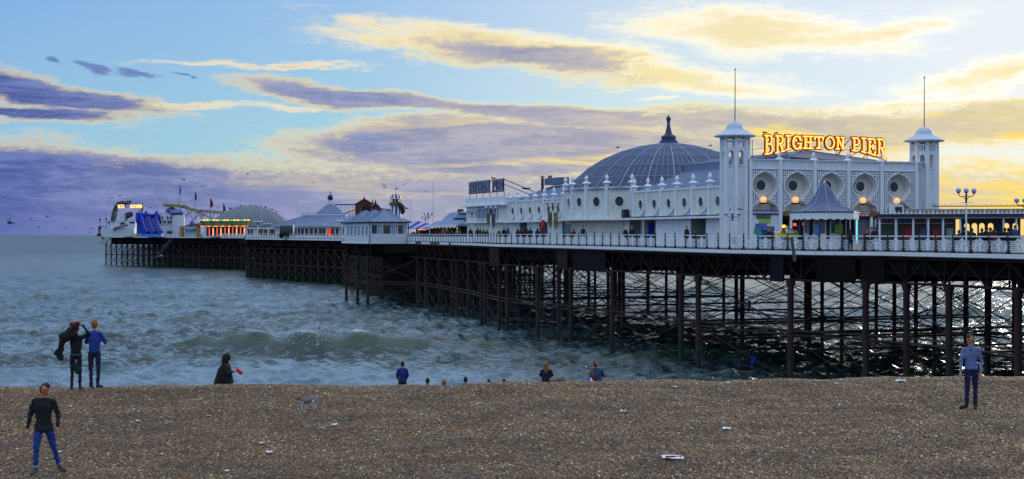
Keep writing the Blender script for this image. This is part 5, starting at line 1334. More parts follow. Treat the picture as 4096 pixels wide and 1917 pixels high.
# ---------------------------------------------------------------- hut with three pyramid roofs
def T_at(name, px_, Z, label, cat, rz=ROT, z=None):
    p = at(px_, 940, Z); s, t = st(p); p.z = deck_z(s) if z is None else z
    e = empty(name, p, rz, label=label, cat=cat); return e, p
def P_(e, n, mt, fn, parent=None, smooth=False, **kw):
    m = MB(); fn(m); return m.build(n, mt, parent or e, smooth, **kw)
def hut():
    H = Thing('waterfront_hut', 217, 57, deck_z(217), label='white boarded hut overhanging the pier edge under three lead pyramid roofs', cat='hut')
    s0, s1, t0, t1 = 209, 224.6, 54.4, 60.0; zb = H.z0-.15; ze = E_+1.75
    PT_ = H.part
    PT_('floor_edge', TRIM, lambda m: m.box(t0-.12, s0-.12, zb-.15, t1, s1+.1, zb))
    # end wall facing the land: three big windows
    g = M('hut_glass', (52,58,72), .15, .5, .8, spec=.7); WD = M('hut_siding', (222,228,232), .55, .08, 1, .2, 14)
    PT_('end_wall', WD, lambda m: (m.box(t0, s0, zb, t1, s0+.2, zb+.9+.35), m.box(t0, s0, E_+1.42, t1, s0+.2, ze), m.box(t0, s0, zb+1.25, t0+.18, s0+.2, E_+1.42), m.box(t1-.15, s0, zb+1.25, t1, s0+.2, E_+1.42)))
    PT_('end_boards', WD, lambda m: [m.box(t0, s0-.02, z, t1, s0-.002, z+.10) for z in np.arange(zb+.05, zb+1.15, .14)])
    for a, b in ((t0+.25, t0+1.55), (t0+1.95, t0+3.75), (t0+4.15, t1-.2)):
        w = PT_('window', g, lambda m: m.box(a, s0+.08, zb+1.27, b, s0+.12, E_+1.40))
        PT_('window_frame', TRIM, lambda m: (m.box(a-.12, s0-.02, zb+1.25, a, s0+.1, E_+1.42), m.box(b, s0-.02, zb+1.25, b+.12, s0+.1, E_+1.42), m.box(a, s0-.03, zb+1.2, b, s0+.1, zb+1.268), m.box(a+(b-a)*.62, s0+.04, zb+1.27, a+(b-a)*.66, s0+.078, E_+1.4)), parent=w)
        PT_('curtain', M('pink_grey_blind', (150,130,150), .7), lambda m: m.box(a+(b-a)*.35, s0+.125, zb+1.3, a+(b-a)*.62, s0+.14, E_+1.4), parent=w)
        PT_('curtain', M('pale_blind', (150,170,210), .7), lambda m: m.box(a+(b-a)*.67, s0+.06, zb+1.3, b-.02, s0+.079, E_+1.4), parent=w)
    # long side: narrow windows
    PT_('side_wall', WD, lambda m: m.box(t0, s0+.2, zb, t0+.15, s1, ze))
    PT_('side_boards', WD, lambda m: [m.box(t0-.03, s, zb+.05, t0-.002, s+.10, zb+1.3) for s in np.arange(s0+.3, s1-.2, .45)])
    for k in range(6):
        s = s0+1.7+k*2.25
        w = PT_('window', g, lambda m: m.box(t0-.05, s-.42, zb+1.1, t0-.003, s+.42, E_+1.30))
        PT_('window_frame', TRIM, lambda m: (m.box(t0-.09, s-.54, zb+1.05, t0-.051, s-.43, E_+1.36), m.box(t0-.09, s+.43, zb+1.05, t0-.051, s+.54, E_+1.36), m.box(t0-.09, s-.43, E_+1.301, t0-.051, s+.43, E_+1.36)), parent=w)
    PT_('gutter', RUST, lambda m: (m.box(t0-.45, s0-.5, ze+.001, t1+.5, s1+.4, ze+.16)))
    PT_('drainpipe', RUST, lambda m: (m.tube((t0-.05, s0-.08, zb), (t0-.05, s0-.08, ze), .06, n=6)))
    PT_('drainpipe', RUST, lambda m: (m.tube((t1+.1, s0-.08, zb), (t1+.1, s0-.08, ze), .07, n=6)))
    for k, (a, b) in enumerate(((s0-.4, s0+5.0), (s0+5.2, s0+10.2), (s0+10.4, s1+.3))):
        def pyr(m):
            tc, sc = (t0+t1)/2, (a+b)/2; hw, hs = (t1-t0)/2+.4, (b-a)/2
            prof = [(1,0),(.82,.28),(.58,.62),(.30,1.22),(.05,1.78)]
            for (f0, z0), (f1, z1) in zip(prof, prof[1:]): m.frustum(tc-hw*f0, sc-hs*f0, tc+hw*f0, sc+hs*f0, ze+.16+z0, tc-hw*f1, sc-hs*f1, tc+hw*f1, sc+hs*f1, ze+.16+z1)
        PT_('pyramid_roof', LEAD, pyr)
        def rolls(m):
            tc, sc = (t0+t1)/2, (a+b)/2; hw, hs = (t1-t0)/2+.4, (b-a)/2; prof = [(1,.03),(.82,.31),(.58,.65),(.30,1.25),(.05,1.8)]
            for u in (-1,-.6,-.2,.2,.6,1):
                m.path([(tc+hw*f*u, sc-hs*f, ze+.18+z) for f, z in prof], .035, 4); m.path([(tc-hw*f, sc+hs*f*u, ze+.18+z) for f, z in prof], .035, 4)
        PT_('roof_rolls', SEAM, rolls, kind='stuff')
    PT_('back_core', GREYW, lambda m: m.box(t0+.5, s0+1.5, zb, t1, s1, ze))
hut()
# ---------------------------------------------------------------- striped awning and stalls behind it
def awning():
    a, b = at(1636, 940, 222), at(1741, 940, 214); s = st(a)[0]
    e = empty('awning_stall', Vector((a.x, a.y, deck_z(205))), math.atan2(b.y-a.y, b.x-a.x), label='stall under a sagging blue and white striped awning right of the hut', cat='stall')
    L = (b-a).length; zE = E_-deck_z(205); n = 7
    for k in range(n):
        x0, x1 = L*k/n, L*(k+1)/n; zt0, zt1 = zE+2.15-.9*(k/n), zE+2.15-.9*((k+1)/n)
        P_(e, 'awning_stripe', M('awning_blue', (36,50,150), .7) if k % 2 else M('awning_white', (170,178,214), .7), lambda m: m.add([(x0,-.9,zE+.98-.02*k),(x1,-.9,zE+.98-.02*(k+1)),(x1,.9,zt1),(x0,.9,zt0),(x0,-.9,zE+.93-.02*k),(x1,-.9,zE+.93-.02*(k+1)),(x1,.9,zt1-.05),(x0,.9,zt0-.05)], [(0,1,2,3),(7,6,5,4),(0,4,5,1),(1,5,6,2),(2,6,7,3),(3,7,4,0)]))
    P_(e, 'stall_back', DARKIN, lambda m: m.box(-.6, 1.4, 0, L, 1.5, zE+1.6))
    P_(e, 'light_strip', M('orange_strip', (255,150,40), .4, emit=(255,140,30), es=1.4), lambda m: m.box(L*.38, -.2, zE+.72, L*.70, -.15, zE+.80))
    P_(e, 'light_strip', M('orange_strip', (255,150,40)), lambda m: m.ball((-.1, -1.0, zE+1.1), .16, 6, 4))
    P_(e, 'menu_board', TRIM, lambda m: m.box(L*.30, .2, .8, L*.36, .26, zE+.7))
    P_(e, 'round_board', M('beige_board', (160,140,130), .6), lambda m: m.lathe([(.6,0),(.62,.3),(.5,.7),(.1,.95)], (.9, .3, zE-.5), 12))
    P_(e, 'red_board', M('dark_red_board', (140,36,36), .6), lambda m: m.box(L*.92, .2, .3, L*1.04, .3, zE+.9))
awning()
def mid_stall():
    a, b = at(1738, 940, 214), at(1852, 940, 206)
    e = empty('market_stall', Vector((a.x, a.y, deck_z(203))), math.atan2(b.y-a.y, b.x-a.x), label='low stall with pale frilled roof and lit dark counter, left of the white block', cat='stall')
    L = (b-a).length; zE = E_-deck_z(203)
    P_(e, 'roof', LEAD, lambda m: m.frustum(-.2,-1.0,L,3.2,zE+1.22,.6,.2,L,2.6,zE+2.0))
    P_(e, 'fringe', TRIM, lambda m: (m.box(-.2,-1.05,zE+1.05,L,-1.001,zE+1.22), [m.box(x,-1.06,zE+1.23,x+.2,-1.02,zE+1.40) for x in np.arange(-.1, L-.2, .42)]))
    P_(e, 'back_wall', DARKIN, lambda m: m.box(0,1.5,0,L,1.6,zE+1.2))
    for x in (0.2, L*.5, L-.1): P_(e, 'post', TRIM, lambda m: m.box(x-.06,-.9,0,x+.06,-.8,zE+1.05))
    for i, x in enumerate(np.linspace(.6, L-.4, 8)): P_(e, 'bulb', M('warm_bulb', (255,220,150), .4, emit=(255,200,120), es=1.5), lambda m: m.ball((x, -.6, zE+.98), .045, 5, 3))
    P_(e, 'white_screen', M('white_cloth', (230,235,240), .6), lambda m: m.box(L*.28, .4, .9, L*.38, .45, zE+.95))
mid_stall()
def sweep_roof():
    a = at(1876, 940, 212); e = empty('pavilion_roof_building', Vector((a.x, a.y, deck_z(205))), R(20), label='building corner with a steep swept lead roof just left of the white block', cat='building')
    zE = E_-deck_z(205)
    prof = [(-3.9,1.3),(-3.0,1.75),(-2.2,2.4),(-1.5,3.1),(-1.0,3.3)]
    P_(e, 'roof', LEAD, lambda m: [m.frustum(x0, -.2, 2, 5, zE+z0, x1, .2, 2, 4.6, zE+z1) for (x0, z0), (x1, z1) in zip(prof, prof[1:])])
    P_(e, 'wall', WHITE2, lambda m: m.box(-1.9, .2, 0, 2, 4.8, zE+1.3))
    P_(e, 'chimney', M('brick_brown', (96,74,60), .8), lambda m: m.box(-1.3, .6, zE+3.0, -.6, 1.3, zE+3.65))
sweep_roof()
# ---------------------------------------------------------------- pavilion with globe
def pavilion():
    Z = 352; k = Z/F; px0 = 1246
    e, p = T_at('pavilion', px0, Z, 'big pavilion with tiered pale blue hipped roofs and a mirrored globe on top', 'pavilion', rz=R(4))
    zE = E_-p.z; X = lambda x: (x-px0)*k; Zh = lambda y: zE+(940-y)*k; D = 9
    P_(e, 'wall', WHITE2, lambda m: m.box(X(1108), -D*.55, 0, X(1386), D, Zh(910)))
    for x in (1200, 1216, 1232, 1250, 1268, 1286, 1300, 1334, 1352, 1372): P_(e, 'window', M('pav_glass', (54,62,80), .3, .5), lambda m: m.box(X(x)-.35, -D*.55-.06, .7, X(x)+.35, -D*.55-.01, Zh(915)))
    P_(e, 'door', M('red_light_panel', (230,20,16), .4, emit=(255,20,10), es=.8), lambda m: m.box(X(1316), -D*.55-.12, .5, X(1327), -D*.55-.02, Zh(917)), label='glowing red doorway panel')
    P_(e, 'eave', TRIM, lambda m: m.box(X(1090), -D*.62, Zh(910)+.01, X(1392), D+.4, Zh(907)))
    P_(e, 'roof', LEAD, lambda m: m.frustum(X(1086), -D*.64, X(1398), D+.4, Zh(907), X(1226), -1.2, X(1380), 4, Zh(862)), label='wide lower tier of the roof')
    P_(e, 'roof_rolls', SEAM, lambda m: [m.bar((X(1086)+(X(1398)-X(1086))*f, -D*.64-.02, Zh(907)+.05), (X(1226)+(X(1380)-X(1226))*f, -1.2, Zh(862)+.05), .09) for f in np.linspace(0, 1, 15)], kind='stuff')
    P_(e, 'deck_rail', TRIM, lambda m: (m.box(X(1205), -1.4, Zh(862), X(1385), 4.2, Zh(858))))
    P_(e, 'cresting', SEAM, lambda m: [m.box(x, -1.42, Zh(858), x+.25, -1.35, Zh(858)+.22+.12*(i%2)) for i, x in enumerate(np.arange(X(1205), X(1384), .5))], kind='stuff')
    P_(e, 'roof', LEAD, lambda m: (m.frustum(X(1262), -1.2, X(1378), 3.6, Zh(859), X(1302), .5, X(1340), 2.2, Zh(822)), m.box(X(1306), .6, Zh(822), X(1334), 2.1, Zh(818))), label='upper pyramid tier of the roof')
    P_(e, 'roof_rolls', SEAM, lambda m: [m.bar((X(1262)+(X(1378)-X(1262))*f, -1.24, Zh(859)), (X(1302)+(X(1340)-X(1302))*f, .47, Zh(822)), .10) for f in np.linspace(0, 1, 6)], kind='stuff')
    gl = P_(e, 'globe', M('mirror_globe', (36,66,86), .15, .5, 1.2, metal=.6), lambda m: m.ball((X(1320), 1.2, Zh(790)), .72, 16, 10), smooth=True)
    P_(e, 'globe_legs', IRON, lambda m: [m.tube((X(1320)+dx, 1.2, Zh(818)), (X(1320)+dx*.5, 1.2, Zh(800)), .05, n=4) for dx in (-.6, 0, .6)], parent=gl)
    P_(e, 'spike', IRON, lambda m: (m.tube((X(1320), 1.2, Zh(778)), (X(1320), 1.2, Zh(757)), .06, .02, 5), m.bar((X(1320)-.4, 1.2, Zh(770)), (X(1320)+.4, 1.2, Zh(770)), .05), m.ball((X(1320), 1.2, Zh(774)), .14, 6, 4)), parent=gl)
pavilion()
def back_roof():
    Z = 330; k = Z/F; px0 = 1410
    e, p = T_at('low_roofed_building', px0, Z, 'low building with uneven pale roof between pavilion and hut', 'building', rz=R(4)); zE = E_-p.z; X = lambda x: (x-px0)*k; Zh = lambda y: zE+(940-y)*k
    P_(e, 'roof', LEAD, lambda m: (m.frustum(X(1376), -2, X(1470), 4, Zh(884), X(1390), 0, X(1440), 3, Zh(862)), m.lathe([(1.9,Zh(880)-.0),(1.5,Zh(872)),(.8,Zh(864)),(.1,Zh(861))], (X(1425),1,0), 10)))
    P_(e, 'wall', GREYW, lambda m: m.box(X(1376), -1.8, 0, X(1470), 4, Zh(884)))
back_roof()
# ---------------------------------------------------------------- green wagon
def wagon():
    Z = 338; k = Z/F; px0 = 1155
    e, p = T_at('bow_top_wagon', px0, Z, 'dark green bow-top caravan with white and red arched end', 'caravan', rz=R(6)); zE = E_-p.z; X = lambda x: (x-px0)*k; Zh = lambda y: zE+(940-y)*k
    G_ = M('dark_green_canvas', (26,54,44), .7, .2, 1)
    prof = [(-.95,0.6)] + [(-1.25*math.cos(a), 1.0+ (Zh(902)-1.0)*math.sin(a)) for a in np.linspace(.15, math.pi-.15, 10)] + [(.95,.6)]
    P_(e, 'cover', G_, lambda m: m.prism(prof, 'x', X(1120), X(1172)))
    P_(e, 'end_arch', TRIM, lambda m: m.prism([(a*1.04, .55+(b-.55)*1.03) for a, b in prof], 'x', X(1172)+.01, X(1178)))
    P_(e, 'end_wall', M('maroon_end', (120,52,52), .6), lambda m: m.prism([(a*.9, .6+(b-.6)*.92) for a, b in prof], 'x', X(1178)+.01, X(1190)))
    P_(e, 'chassis', G_, lambda m: (m.box(X(1116), -1.1, .45, X(1195), 1.1, .62), m.frustum(X(1113),-1.1,X(1122),1.1,.4,X(1119),-.8,X(1124),.8,1.1)))
    for x in (1128, 1182): P_(e, 'wheel', IRON, lambda m: (m.tube((X(x), -1.25, .45), (X(x), -1.12, .45), .45, n=14)))
wagon()
# ---------------------------------------------------------------- far grey dome
def far_dome():
    Z = 486; k = Z/F; px0 = 1000
    e, p = T_at('dome_hall', px0, Z, 'wide grey domed hall with gulls along its crown, between carousel and pavilion', 'dome', rz=0); zE = E_-p.z
    Rb = 165*k; H = (905-826)*k; z0 = (940-905)*k; Rs = (Rb*Rb+H*H)/(2*H); prof = []
    for a in np.linspace(math.asin(Rb/Rs), 0.02, 11): prof.append((Rs*math.sin(a), zE+z0+H-Rs+Rs*math.cos(a)))
    GD = M('grey_green_dome', (100,108,120), .6, .12, .4, .3, 3)
    P_(e, 'shell', GD, lambda m: m.lathe([(Rb, zE+z0-3)] + prof, n=48), smooth=True)
    for j in range(16):
        a = 2*math.pi*j/16+.1; P_(e, 'dome_rib', M('pale_dome_rib', (140,152,160), .5), lambda m: m.path([(r*math.cos(a)*1.004, r*math.sin(a)*1.004, z+.05) for r, z in prof], .07, 4))
    P_(e, 'wall', WHITE2, lambda m: m.lathe([(Rb+.6,0),(Rb+.6,zE+z0-2.9),(Rb,zE+z0-2.85)], n=32))
far_dome()
def low_shops():
    Z = 425; k = Z/F; px0 = 1060
    e, p = T_at('row_of_shops', px0, Z, 'low white row of shops and cafe front under the grey dome', 'shop', rz=R(2)); zE = E_-p.z; X = lambda x: (x-px0)*k; Zh = lambda y: zE+(940-y)*k
    P_(e, 'wall', WHITE2, lambda m: m.box(X(985), 0, 0, X(1108), 4, Zh(915)))
    P_(e, 'roof', TRIM, lambda m: m.box(X(982), -.5, Zh(915)+.01, X(1110), 4.2, Zh(911)))
    for x0, x1, c in ((992,1000,(40,60,110)), (1003,1012,(70,60,60)), (1030,1052,(120,80,70)), (1056,1076,(96,70,66)), (1080,1100,(110,70,60))):
        P_(e, 'shop_front', M('far_shop%d' % x0, c, .5, .5, 1), lambda m: m.box(X(x0), -.06, .3, X(x1), -.01, Zh(919)))
low_shops()
# ---------------------------------------------------------------- fun-fair
def rs(px0, Z, name, label, cat, rz=0.):
    e, p = T_at(name, px0, Z, label, cat, rz=rz); zE = E_-p.z; k = Z/F
    return e, (lambda x: (x-px0)*k), (lambda y: zE+(940-y)*k), k
def haunted():
    e, X, Zh, k = rs(1478, 400, 'haunted_house', 'dark red brick gabled haunted house ride with spiky finials', 'ride', R(8))
    BR = M('dark_red_brick', (104,50,42), .8, .3, 2, .3, 6); RF = M('dark_slate_roof', (60,42,44), .7, .2)
    P_(e, 'wall', BR, lambda m: m.prism([(X(1423),0),(X(1423),Zh(820)),(X(1455),Zh(800)),(X(1486),Zh(818)),(X(1486),0)], 'y', -3, 4))
    P_(e, 'wall', BR, lambda m: m.prism([(X(1486)+.01,0),(X(1486)+.01,Zh(826)),(X(1500),Zh(813)),(X(1519),Zh(830)),(X(1519),0)], 'y', -2.4, 4))
    P_(e, 'wall', M('red_brown_wall', (120,58,50), .8, .2), lambda m: m.prism([(X(1519)+.01,0),(X(1519)+.01,Zh(833)),(X(1562),Zh(838)),(X(1562),0)], 'y', -1.5, 4))
    P_(e, 'roof', RF, lambda m: (m.bar((X(1420),-3.1,Zh(819)),(X(1455),-3.1,Zh(798)),.3,.35), m.bar((X(1455)+.02,-3.12,Zh(798)),(X(1489),-3.12,Zh(818)),.3,.35)))
    P_(e, 'roof', RF, lambda m: (m.prism([(X(1484),Zh(826)),(X(1494),Zh(816)),(X(1500),Zh(812)),(X(1508),Zh(818)),(X(1521),Zh(831))], 'y', -2.5, -2.41)))
    for x, y0, y1 in ((1455, 786, 800), (1489, 794, 818), (1500, 799, 814)): P_(e, 'finial', RF, lambda m: m.lathe([(.25,0),(.35,.15),(.16,.3),(.2,.5),(.02,(y1-y0)*k)], (X(x), -2.6, Zh(y1)), 6))
    P_(e, 'doorway', DARKIN, lambda m: (m.box(X(1445), -3.08, 0, X(1480), -3.01, Zh(838)), m.tube((X(1462),-3.08,Zh(838)),(X(1462),-3.012,Zh(838)),1.15,n=14)))
    for x in (1441, 1484): P_(e, 'pillar', M('stone_brown', (128,96,80), .7), lambda m: m.box(X(x)-.2, -3.3, 0, X(x)+.2, -3.01, Zh(835)))
haunted()
def track_bridge():
    e, X, Zh, k = rs(1380, 404, 'coaster_viaduct', 'thin dark roller coaster viaduct between globe pavilion and haunted house', 'roller coaster', R(4))
    P_(e, 'rail', IRON, lambda m: (m.bar((X(1338),0,Zh(819)),(X(1424),0,Zh(818)),.3,.25), m.bar((X(1338),1.2,Zh(820)),(X(1424),1.2,Zh(819)),.1,.1)))
    P_(e, 'rail', IRON, lambda m: m.path([(X(1378),0,Zh(855)),(X(1400),0,Zh(846)),(X(1424),0,Zh(838))], .12, 5))
    for i, x in enumerate(np.linspace(1345, 1420, 8)): P_(e, 'trestle', POLEM, lambda m: m.bar((X(x),0,0),(X(x),0,Zh(820)),.12))
    for x in np.linspace(1382, 1420, 7): P_(e, 'trestle', M('yellowish_steel', (150,140,80), .5), lambda m: m.bar((X(x),-.2,Zh(872)),(X(x)+.1,-.2,Zh(850-(x-1380)*.3)),.09))
track_bridge()
def helter():
    e, X, Zh, k = rs(1585, 330, 'helter_skelter', 'helter skelter tower with red white and blue domed cap and spiral slide', 'ride')
    cx = X(1582); R_ = 22*k
    cols = [(36,56,160), (230,230,236), (150,36,40), (230,230,236)]
    n = 16
    for j in range(n):
        a0, a1 = 2*math.pi*j/n, 2*math.pi*(j+1)/n; c = M('stripe_%d' % (j % 4), cols[j % 4], .5)
        prof = [(23*k, Zh(795)), (21*k, Zh(787)), (16*k, Zh(779)), (9*k, Zh(775)), (.05, Zh(773.5))]
        P_(e, 'cap_stripe', c, lambda m: [m.add([(cx+r0*math.cos(a0), r0*math.sin(a0), z0), (cx+r0*math.cos(a1), r0*math.sin(a1), z0), (cx+r1*math.cos(a1), r1*math.sin(a1), z1), (cx+r1*math.cos(a0), r1*math.sin(a0), z1)], [(0,1,2,3)]) for (r0, z0), (r1, z1) in zip(prof, prof[1:])])
        P_(e, 'tower_stripe', c, lambda m: m.add([(cx+34*k*math.cos(a0), 34*k*math.sin(a0), 0), (cx+34*k*math.cos(a1), 34*k*math.sin(a1), 0), (cx+19*k*math.cos(a1), 19*k*math.sin(a1), Zh(822)), (cx+19*k*math.cos(a0), 19*k*math.sin(a0), Zh(822))], [(0,1,2,3)]))
        if j % 2 == 0: P_(e, 'cabin_post', TRIM, lambda m: m.bar((cx+22*k*math.cos(a0), 22*k*math.sin(a0), Zh(822)), (cx+22*k*math.cos(a0), 22*k*math.sin(a0), Zh(795)), .12))
    P_(e, 'cabin_floor', M('ochre_timber', (120,92,52), .7), lambda m: m.lathe([(20*k, Zh(823)), (25*k, Zh(822)), (25*k, Zh(810)), (24.2*k, Zh(810)), (24.2*k, Zh(821)), (18*k, Zh(821))], (cx,0,0), 16))
    P_(e, 'cap_ring', TRIM, lambda m: m.lathe([(24*k, Zh(796)), (24.5*k, Zh(795)), (23*k, Zh(794))], (cx,0,0), 16))
    P_(e, 'inner_shaft', M('dark_red_shaft', (110,40,36), .6), lambda m: m.tube((cx,0,0),(cx,0,Zh(796)), 12*k, n=10))
    def slide(m):
        N_ = 40; pts = []
        for i in range(N_+1):
            f = i/N_; a = -1.2 + f*4.6; r = (26+13*f)*k; z = Zh(815+85*f); pts.append((a, r, z))
        for (a0, r0, z0), (a1, r1, z1) in zip(pts, pts[1:]):
            q = lambda a, r, z: (cx+r*math.cos(a), r*math.sin(a), z)
            for rr0, rr1, h0, h1 in ((r0-.45, r0+.45, -.25, -.10), (r0+.40, r0+.50, -.25, .45), (r0-.5, r0-.4, -.25, .3)):
                d = r1-r0
                m.add([q(a0,rr0,z0+h0),q(a0,rr1,z0+h0),q(a0,rr1,z0+h1),q(a0,rr0,z0+h1),q(a1,rr0+d,z1+h0),q(a1,rr1+d,z1+h0),q(a1,rr1+d,z1+h1),q(a1,rr0+d,z1+h1)], [(0,1,5,4),(1,2,6,5),(2,3,7,6),(3,0,4,7)])
    P_(e, 'spiral_slide', M('slide_dark', (70,60,62), .6), slide)
    f = P_(e, 'flag_mast', POLEM, lambda m: m.tube((cx,0,Zh(774)),(cx,0,Zh(752)),.06,n=5))
    P_(e, 'flag', M('dark_flag', (40,40,60)), lambda m: m.box(cx+.05,-.02,Zh(758),cx+.45,.02,Zh(753)), parent=f)
helter()
def carousel():
    e, X, Zh, k = rs(898, 452, 'dodgem_pavilion', 'brightly lit fairground pavilion with green frieze, yellow bulbs and red light columns', 'ride', R(-8))
    GF = M('green_frieze', (84,128,104), .5, .9, .9); YB = M('yellow_bulbs', (255,200,60), .4, emit=(255,190,60), es=1.0); RB = M('red_bulbs', (255,70,40), .4, emit=(255,70,40), es=.8); WB = M('white_gold_bulbs', (255,220,160), .4, emit=(255,190,110), es=1.1)
    P_(e, 'frieze', GF, lambda m: m.prism([(X(800),Zh(902)),(X(796),Zh(881)),(X(1000),Zh(881)),(X(992),Zh(902))], 'y', -.3, 6))
    P_(e, 'roof', GREYR, lambda m: m.box(X(800),-.1,Zh(880.8),X(996),6,Zh(879)))
    for i, x in enumerate(np.linspace(800, 998, 15)):
        P_(e, 'bulb_arch', YB if i % 3 else M('green_bulbs', (90,220,110), .4, emit=(120,200,110), es=.4), lambda m: m.lathe([(.1,-.05),(.5,0),(.42,.22),(.1,.32)], (X(x), -.4, Zh(883)), 8))
    for i, x in enumerate(np.linspace(806, 992, 14)): P_(e, 'light_bar', RB if i % 2 else YB, lambda m: m.box(X(x)-.45, -.42, Zh(906.5), X(x)+.45, -.31, Zh(904)))
    P_(e, 'red_band', M('red_band', (150,40,34), .5), lambda m: m.box(X(800), -.3, Zh(908), X(994), -.05, Zh(902.1)))
    for i, x in enumerate(np.linspace(836, 982, 10)):
        c = P_(e, 'light_column', M('column_cream', (214,196,180), .5), lambda m: m.box(X(x)-.16, -.2, 0, X(x)+.16, .1, Zh(908.2)))
        P_(e, 'bulbs', WB if i % 2 else RB, lambda m: [m.ball((X(x)+(.10 if q % 2 else -.1), -.34, .35+q*.22), .11, 5, 4) for q in range(int((Zh(910)-.3)/.22))], parent=c, kind='stuff')
    P_(e, 'back_wall', M('dark_green_grey', (60,74,76), .6, .8, 1), lambda m: m.box(X(808), 3.5, 0, X(990), 3.6, Zh(908)))
    P_(e, 'base', M('silver_base', (190,180,180), .4), lambda m: m.box(X(810), -.4, 0, X(990), 3, .35))
    P_(e, 'white_pillar', WHITE, lambda m: m.box(X(812), -.6, 0, X(822), .4, Zh(905)))
    for i, x in enumerate((850, 884, 912, 946, 968)): P_(e, 'dodgem_car', M('car%d' % i, [(60,80,160),(160,60,50),(90,100,110),(50,120,90),(200,180,80)][i], .3), lambda m: (m.lathe([(.7,0),(.8,.2),(.7,.5),(.3,.6)], (X(x), 1.2, .36), 10)))
carousel()
def gate():
    e, X, Zh, k = rs(760, 462, 'funhouse_gate', 'tan and orange arch with blue trim and small purple turret left of the lit pavilion', 'gate', R(-6))
    TN = M('tan_wall', (186,134,66), .6, .1); 
    P_(e, 'pier_block', TN, lambda m: m.box(X(719),-.5,0,X(733),.8,Zh(907))); P_(e, 'pier_block', TN, lambda m: m.box(X(788),-.5,0,X(800),.8,Zh(907)))
    P_(e, 'arch_roof', M('orange_brown_roof', (150,96,56), .7), lambda m: m.prism([(X(716),Zh(908)),(X(740),Zh(904)),(X(752),Zh(899)),(X(768),Zh(897)),(X(800),Zh(893)),(X(806),Zh(908))], 'y', -.6, 1.2))
    P_(e, 'blue_arch', M('pale_blue_trim', (120,170,230), .5), lambda m: m.prism([(X(734),Zh(914)),(X(745),Zh(919)),(X(762),Zh(921)),(X(778),Zh(919)),(X(788),Zh(914)),(X(788),Zh(910)),(X(734),Zh(910))], 'y', -.7, -.4))
    P_(e, 'white_screen', WHITE, lambda m: m.box(X(735),.5,0,X(787),.7,Zh(910)))
    P_(e, 'turret', M('purple_blue', (58,62,150), .5), lambda m: m.lathe([(.9,Zh(903)),(.75,Zh(894)),(.5,Zh(888)),(.3,Zh(883)),(.05,Zh(881))], (X(768),0,0), 8))
gate()
def coaster():
    e, X, Zh, k = rs(780, 500, 'roller_coaster', 'olive yellow roller coaster track descending to the right on spidery supports', 'roller coaster', R(0))
    OY = M('olive_yellow_steel', (150,140,70), .5, .2); GS = M('grey_steel', (120,124,130), .5, .1)
    tr = [(652,817),(668,819),(690,821),(715,819),(735,825),(760,833),(785,838),(820,841),(850,843),(880,846),(893,849)]
    tr2 = [(735,820),(760,832),(785,848),(812,858),(835,868),(850,875)]
    for dy, dz, r in ((0,0,.16),(1.4,0,.16),(.7,-.55,.22)):
        P_(e, 'track_rail', OY, lambda m: m.path([(X(x),dy,Zh(y)+dz) for x, y in tr], r, 5))
    P_(e, 'track_rail', OY, lambda m: m.path([(X(x),-.3,Zh(y)) for x, y in tr2], .2, 5)); P_(e, 'track_rail', OY, lambda m: m.path([(X(x),.9,Zh(y)) for x, y in tr2], .16, 5))
    P_(e, 'track_ties', OY, lambda m: [m.bar((X(x),0,Zh(np.interp(x,[a for a,b in tr],[b for a,b in tr]))), (X(x)+.2,1.4,Zh(np.interp(x,[a for a,b in tr],[b for a,b in tr]))-.4), .14) for x in range(655, 893, 7)], kind='stuff')
    P_(e, 'platform_deck', OY, lambda m: m.prism([(X(650),Zh(815)),(X(664),Zh(826)),(X(720),Zh(831)),(X(735),Zh(826)),(X(722),Zh(819))], 'y', -.6, 1.8))
    P_(e, 'platform_rail', GS, lambda m: (m.bar((X(662),-.6,Zh(807)),(X(720),-.6,Zh(806)),.08), [m.bar((X(x),-.6,Zh(817)),(X(x),-.6,Zh(806)),.07) for x in range(664,722,9)]))
    for a, b in (((740,830),(772,880)),((775,838),(735,868)),((738,868),(774,838)),((772,880),(805,840)),((806,842),(806,885)),((802,842),(802,880)),((812,842),(812,882)),((800,842),(776,880)),((856,846),(850,876)),((830,843),(812,866)),((780,840),(800,870)),((840,845),(842,868)),((722,832),(722,890))):
        P_(e, 'support', GS, lambda m: m.tube((X(a[0]),.6,Zh(a[1])),(X(b[0]),.6,Zh(b[1])),.11,n=5))
coaster()
NAVYL = M('dark_red_lettering', (60,22,34), .6)
